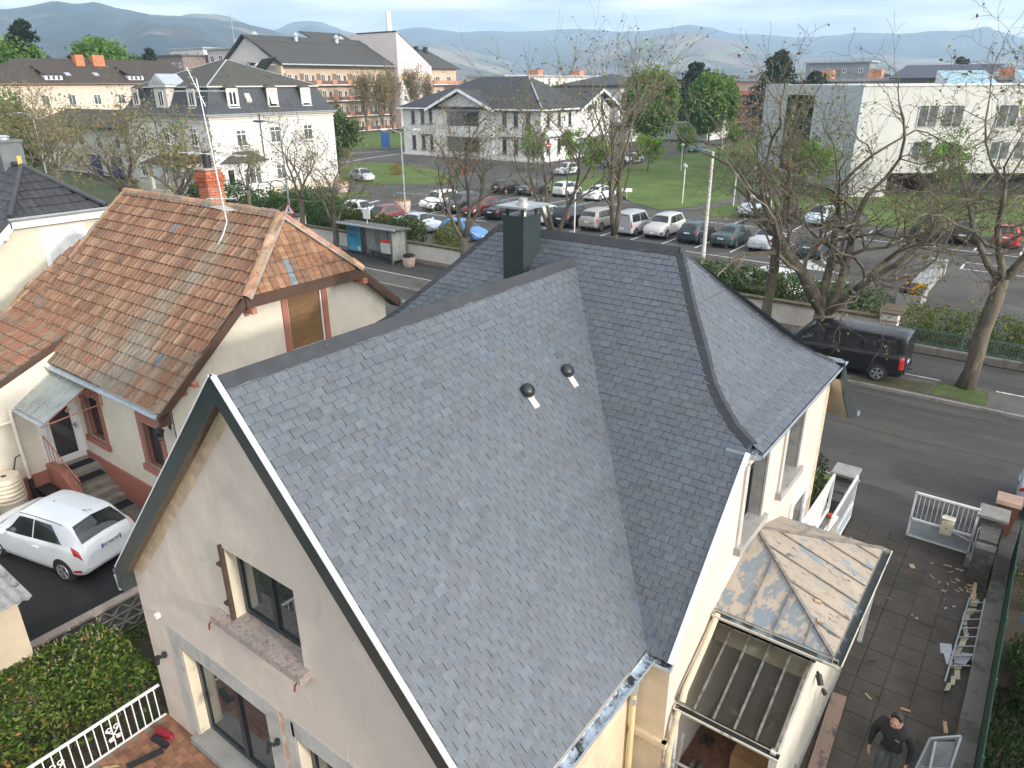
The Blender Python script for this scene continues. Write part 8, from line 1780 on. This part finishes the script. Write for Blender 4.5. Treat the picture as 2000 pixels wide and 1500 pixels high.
# ------------------------------------------------------------------ terrace side
rl = thing('terrace_railing', 'white iron terrace railing with scroll ornaments above the laurels', 'railing', (-12.2, 2, -.7)); mb = MB(); mb.beam((-12.2, 4.52, .08), (-12.2, -3, .08), .055, .03); mb.beam((-12.2, 4.52, -.68), (-12.2, -3, -.68), .04, .02); mb.build('rail', WHITE_P, rl); mb = MB(); y = 4.4
while y > -3: mb.beam((-12.2, y, -.68), (-12.2, y, .08), .018, .018); y -= .145
mb.build('baluster', WHITE_P, rl)
for yc in (3.55, 2.55, 1.55, .55):
    mb = MB()
    for s_ in (-1, 1):
        for zc, rr_ in ((-.22, .06), (-.46, .05)): mb.tube([(-12.2, yc + s_ * (.065 + rr_ * math.cos(t * .55) * (1 - t * .05)), zc + rr_ * math.sin(t * .55) * (1 - t * .05)) for t in range(13)], .011, 5)
        mb.tube([(-12.2, yc + s_ * .13, -.22), (-12.2, yc, -.36), (-12.2, yc - s_ * .10, -.5)], .011, 5)
    mb.build('scroll', WHITE_P, rl)
tl = thing('hand_saw_case', 'red and black tool lying on the terrace tiles by the railing', 'tool', (-11.6, 4.0, -.69)); mb = MB(); mb.obox((-11.72, 4.22, -.62), (.17, .04, .0), (-.02, .06, .0), (0, 0, .04)); mb.sphere((-11.52, 4.26, -.62), .06, .05, .05, 8); mb.build('handle', M('tool_red', (.24, .012, .025), rough=.5), tl); mb = MB(); mb.obox((-11.62, 4.08, -.65), (.22, .03, 0), (-.02, .05, 0), (0, 0, .03)); mb.obox((-11.50, 3.72, -.67), (.06, -.02, 0), (.09, .30, 0), (0, 0, .018)); mb.build('blade', TRIM, tl)
simple('wood_offcut', 'pale wood splinter at the edge of the terrace under the railing', 'offcut', lambda m: m.beam((-11.95, 3.15, -.68), (-11.75, 3.35, -.68), .03, .02), WOOD)
br = thing('rain_barrel', 'ribbed cream plastic rain barrel beside the yard wall', 'barrel', (-21.45, 5.45, 0)); mb = MB(); pr = [(.30, 0), (.36, .04), (.40, .5)]
for k in range(5): z = .55 + k * .12; pr += [(.41, z), (.385, z + .05), (.41, z + .10)]
pr += [(.38, 1.2), (.36, 1.24)]
mb.lathe((-21.45, 5.45, 0), pr, 24); mb.build('tank', M('cream_plastic', (.60, .52, .41), rough=.5, var=.05), br, smooth=False); mb = MB(); mb.cyl((-21.45, 5.45, 1.24), .07, .008, 14); mb.tube([(-21.1, 5.25, .35), (-21.0, 5.2, .35)], .04, 8); mb.build('tap', TRIM, br); mb = MB(); mb.tube([(-21.6, 5.75, 1.2), (-21.66, 5.9, 1.55), (-21.7, 6.1, 1.58)], .02, 6); mb.build('hose', TRIM, br)
simple('black_crate', 'black plastic crate between the rain barrel and the stair wall', 'crate', lambda m: [m.prism([(-21.8, 6.25, 0), (-21.1, 6.25, 0), (-21.05, 6.22, .34), (-21.85, 6.22, .34)], (0, .34, 0)), m.prism([(-21.87, 6.2, .34), (-21.03, 6.2, .34), (-21.1, 6.2, .40), (-21.8, 6.2, .40)], (0, .38, 0))], TRIM)
simple('terracotta_pot', 'terracotta pot at the left edge beside the rain barrel', 'pot', lambda m: m.lathe((-21.6, 4.6, 0), [(.25, 0), (.36, .5), (.40, .5), (.40, .6)], 16), M('terracotta', (.45, .15, .08), var=.15, rough=.8))

# ------------------------------------------------------------------ the man on the driveway
def skin(name, verts, edges, radii, mat, parent, sub=2, root=0):
    me = bpy.data.meshes.new(name); me.from_pydata(verts, edges, []); o = bpy.data.objects.new(name, me); COL.objects.link(o)
    sm = o.modifiers.new('skin', 'SKIN'); sm.use_smooth_shade = True; o.modifiers.new('sub', 'SUBSURF').levels = sub; o.modifiers['sub'].render_levels = sub
    for i, r_ in enumerate(radii):
        d = me.skin_vertices[0].data[i]; d.radius = r_ if isinstance(r_, tuple) else (r_, r_); d.use_root = (i == root)
    bpy.context.view_layer.update()
    dg = bpy.context.evaluated_depsgraph_get(); m2 = bpy.data.meshes.new_from_object(o.evaluated_get(dg)); COL.objects.unlink(o); bpy.data.objects.remove(o)
    m2.materials.clear()
    for mt in (mat if isinstance(mat, (list, tuple)) else [mat]): m2.materials.append(mt)
    m2.polygons.foreach_set('use_smooth', [True] * len(m2.polygons))
    o2 = bpy.data.objects.new(name, m2); COL.objects.link(o2); o2.parent = parent; return o2
MX, MY = -.26, 10.58
man = thing('person', 'man in a black jacket and grey work trousers looking down on the driveway', 'person', (MX, MY, 0), rz=R(-100))
SKINM = M('skin', (.36, .20, .13), rough=.55, var=.08); JACK = M('black_jacket', (.012, .012, .013), rough=.8, var=.3, scale=14, bump=.35, bscale=18); TROU = M('grey_trousers', (.075, .080, .082), rough=.85, var=.25, scale=7, bump=.35, bscale=20)
HAIRM = M('dark_hair', (.022, .016, .012), rough=.7)
# local frame: x forward (the way he faces), y left, z up
V = [(0, 0, .98), (.0, 0, 1.12), (.03, 0, 1.30), (.05, 0, 1.44), (.075, 0, 1.52), (.11, 0, 1.58), (.15, .0, 1.66), (.16, 0, 1.745),                       # pelvis .. head crown
     (0, .095, .93), (.05, .11, .52), (.0, .12, .10), (.10, .125, .045), (.17, .13, .035),                                                                   # left leg, foot
     (0, -.095, .93), (.10, -.11, .52), (.10, -.12, .10), (.20, -.125, .045), (.27, -.13, .035),                                                             # right leg, foot
     (.03, .17, 1.43), (.0, .27, 1.17), (.07, .29, .95), (.10, .28, .87),                                                                                    # left arm
     (.03, -.17, 1.43), (.02, -.28, 1.17), (.10, -.29, .95), (.14, -.28, .87)]                                                                                # right arm
E_ = [(0, 1), (1, 2), (2, 3), (3, 4), (4, 5), (5, 6), (6, 7), (0, 8), (8, 9), (9, 10), (10, 11), (11, 12), (0, 13), (13, 14), (14, 15), (15, 16), (16, 17), (3, 18), (18, 19), (19, 20), (20, 21), (3, 22), (22, 23), (23, 24), (24, 25)]
RD = [(.155, .125), (.155, .12), (.185, .13), (.15, .11), (.062, .062), (.062, .065), (.085, .10), (.062, .075), (.095, .10), (.066, .068), (.045, .05), (.045, .045), (.035, .035), (.095, .10), (.066, .068), (.045, .05), (.045, .045), (.035, .035), (.075, .075), (.052, .052), (.036, .034), (.03, .024), (.075, .075), (.052, .052), (.036, .034), (.03, .024)]
body = skin('body', V, E_, RD, [SKINM, JACK, TROU, BLACKR], man)
for p_ in body.data.polygons:                                      # clothing by height on the one continuous body
    c_ = p_.center
    if c_.z < .085: p_.material_index = 3
    elif c_.z < .97 and abs(c_.y) < .215: p_.material_index = 2
    elif c_.z > 1.505 and abs(c_.y) < .13: p_.material_index = 0
    elif c_.z < .91 and abs(c_.y) >= .215: p_.material_index = 0
    else: p_.material_index = 1
# jacket as a loose layer over the torso and sleeves
JV = [(.01, 0, .96), (.01, 0, 1.12), (.035, 0, 1.30), (.05, 0, 1.43), (.085, 0, 1.515), (.03, .185, 1.425), (-.005, .285, 1.17), (.065, .305, .945), (.03, -.185, 1.425), (.015, -.295, 1.17), (.095, -.305, .945)]
jk = skin('jacket', JV, [(0, 1), (1, 2), (2, 3), (3, 4), (3, 5), (5, 6), (6, 7), (3, 8), (8, 9), (9, 10)], [(.195, .15), (.19, .145), (.215, .15), (.165, .125), (.082, .085), (.095, .095), (.072, .07), (.052, .05), (.095, .095), (.072, .07), (.052, .05)], JACK, man)
for v_ in jk.data.vertices:
    n_ = noise.noise_vector(Vector(v_.co) * 9) * .012; v_.co += n_
mb = MB(); mb.obox((.198, .095, 1.335), (.002, 0, .0), (0, .035, 0), (0, 0, .015)); mb.build('chest_emblem', M('emblem_grey', (.20, .22, .23)), man, world=False)
# head details, hair, hands with fingers
mb = MB(); hc = Vector((.158, 0, 1.70))
k0 = len(mb.v); mb.sphere((.138, 0, 1.715), .112, .090, .098, 18)
hm = mb.build('hair', HAIRM, man, world=False, smooth=True)
for v_ in hm.data.vertices:
    if v_.co.x > .195: v_.co.x = .195 - (v_.co.x - .195) * .3
    if v_.co.z < 1.675 + (v_.co.x - .10) * .25: v_.co.z = 1.675 + (v_.co.x - .10) * .25; v_.co.y *= .92
mb = MB(); mb.sphere((.215, 0, 1.625), .045, .058, .065, 12); mb.sphere((.255, 0, 1.632), .022, .014, .02, 8)
for s_ in (-1, 1): mb.sphere((.14, s_ * .088, 1.65), .025, .012, .032, 8)
mb.build('face', SKINM, man, world=False, smooth=True); mb = MB()
for s_ in (-1, 1): mb.sphere((.247, s_ * .026, 1.648), .006, .010, .004, 8); mb.obox((.250, s_ * .026, 1.662), (.005, 0, 0), (0, .015, 0), (0, 0, .003))
mb.build('eye', HAIRM, man, world=False); mb = MB(); mb.obox((.252, 0, 1.600), (.004, 0, 0), (0, .022, 0), (0, 0, .004)); mb.build('mouth', M('lips', (.28, .11, .09)), man, world=False)
for s_, hx, hy in ((1, .10, .28), (-1, .14, -.28)):
    w0 = Vector((hx, hy, .88)); HV = [w0 + Vector((-.005, 0, .03)), w0 + Vector((.008, 0, -.03)), w0 + Vector((.015, 0, -.065))]; HE = [(0, 1), (1, 2)]; HR = [(.024, .030), (.020, .040), (.016, .040)]
    for k, (dx, ln) in enumerate(((.030, .062), (.011, .072), (-.009, .068), (-.028, .052))):
        b0 = len(HV); base = w0 + Vector((.015 + dx * .95, -s_ * .004, -.072)); HV += [base, base + Vector((.008, -s_ * .010, -ln * .5)), base + Vector((.004, -s_ * .030, -ln * .92))]; HE += [(2, b0), (b0, b0 + 1), (b0 + 1, b0 + 2)]; HR += [.0095, .0088, .0075]
    b0 = len(HV); HV += [w0 + Vector((.045, -s_ * .008, -.025)), w0 + Vector((.062, -s_ * .018, -.058)), w0 + Vector((.060, -s_ * .026, -.085))]; HE += [(1, b0), (b0, b0 + 1), (b0 + 1, b0 + 2)]; HR += [.012, .010, .008]
    skin('hand', [tuple(p) for p in HV], HE, HR, SKINM, man, sub=2)

# ------------------------------------------------------------------ air
hz_ = bpy.data.materials.new('haze_air'); hz_.use_nodes = True; t_ = hz_.node_tree; t_.nodes.remove(t_.nodes['Principled BSDF']); pv = t_.nodes.new('ShaderNodeVolumePrincipled'); pv.inputs['Color'].default_value = (.57, .78, 1.0, 1); pv.inputs['Density'].default_value = .00025; pv.inputs['Anisotropy'].default_value = .1
t_.links.new(pv.outputs[0], [n for n in t_.nodes if n.type == 'OUTPUT_MATERIAL'][0].inputs['Volume'])
mb = MB(); mb.box(-4700, 4700, -4700, 4700, -1.4, 400); mb.build('haze', hz_, kind='stuff', label='pale blue air haze over the whole valley', cat='haze')
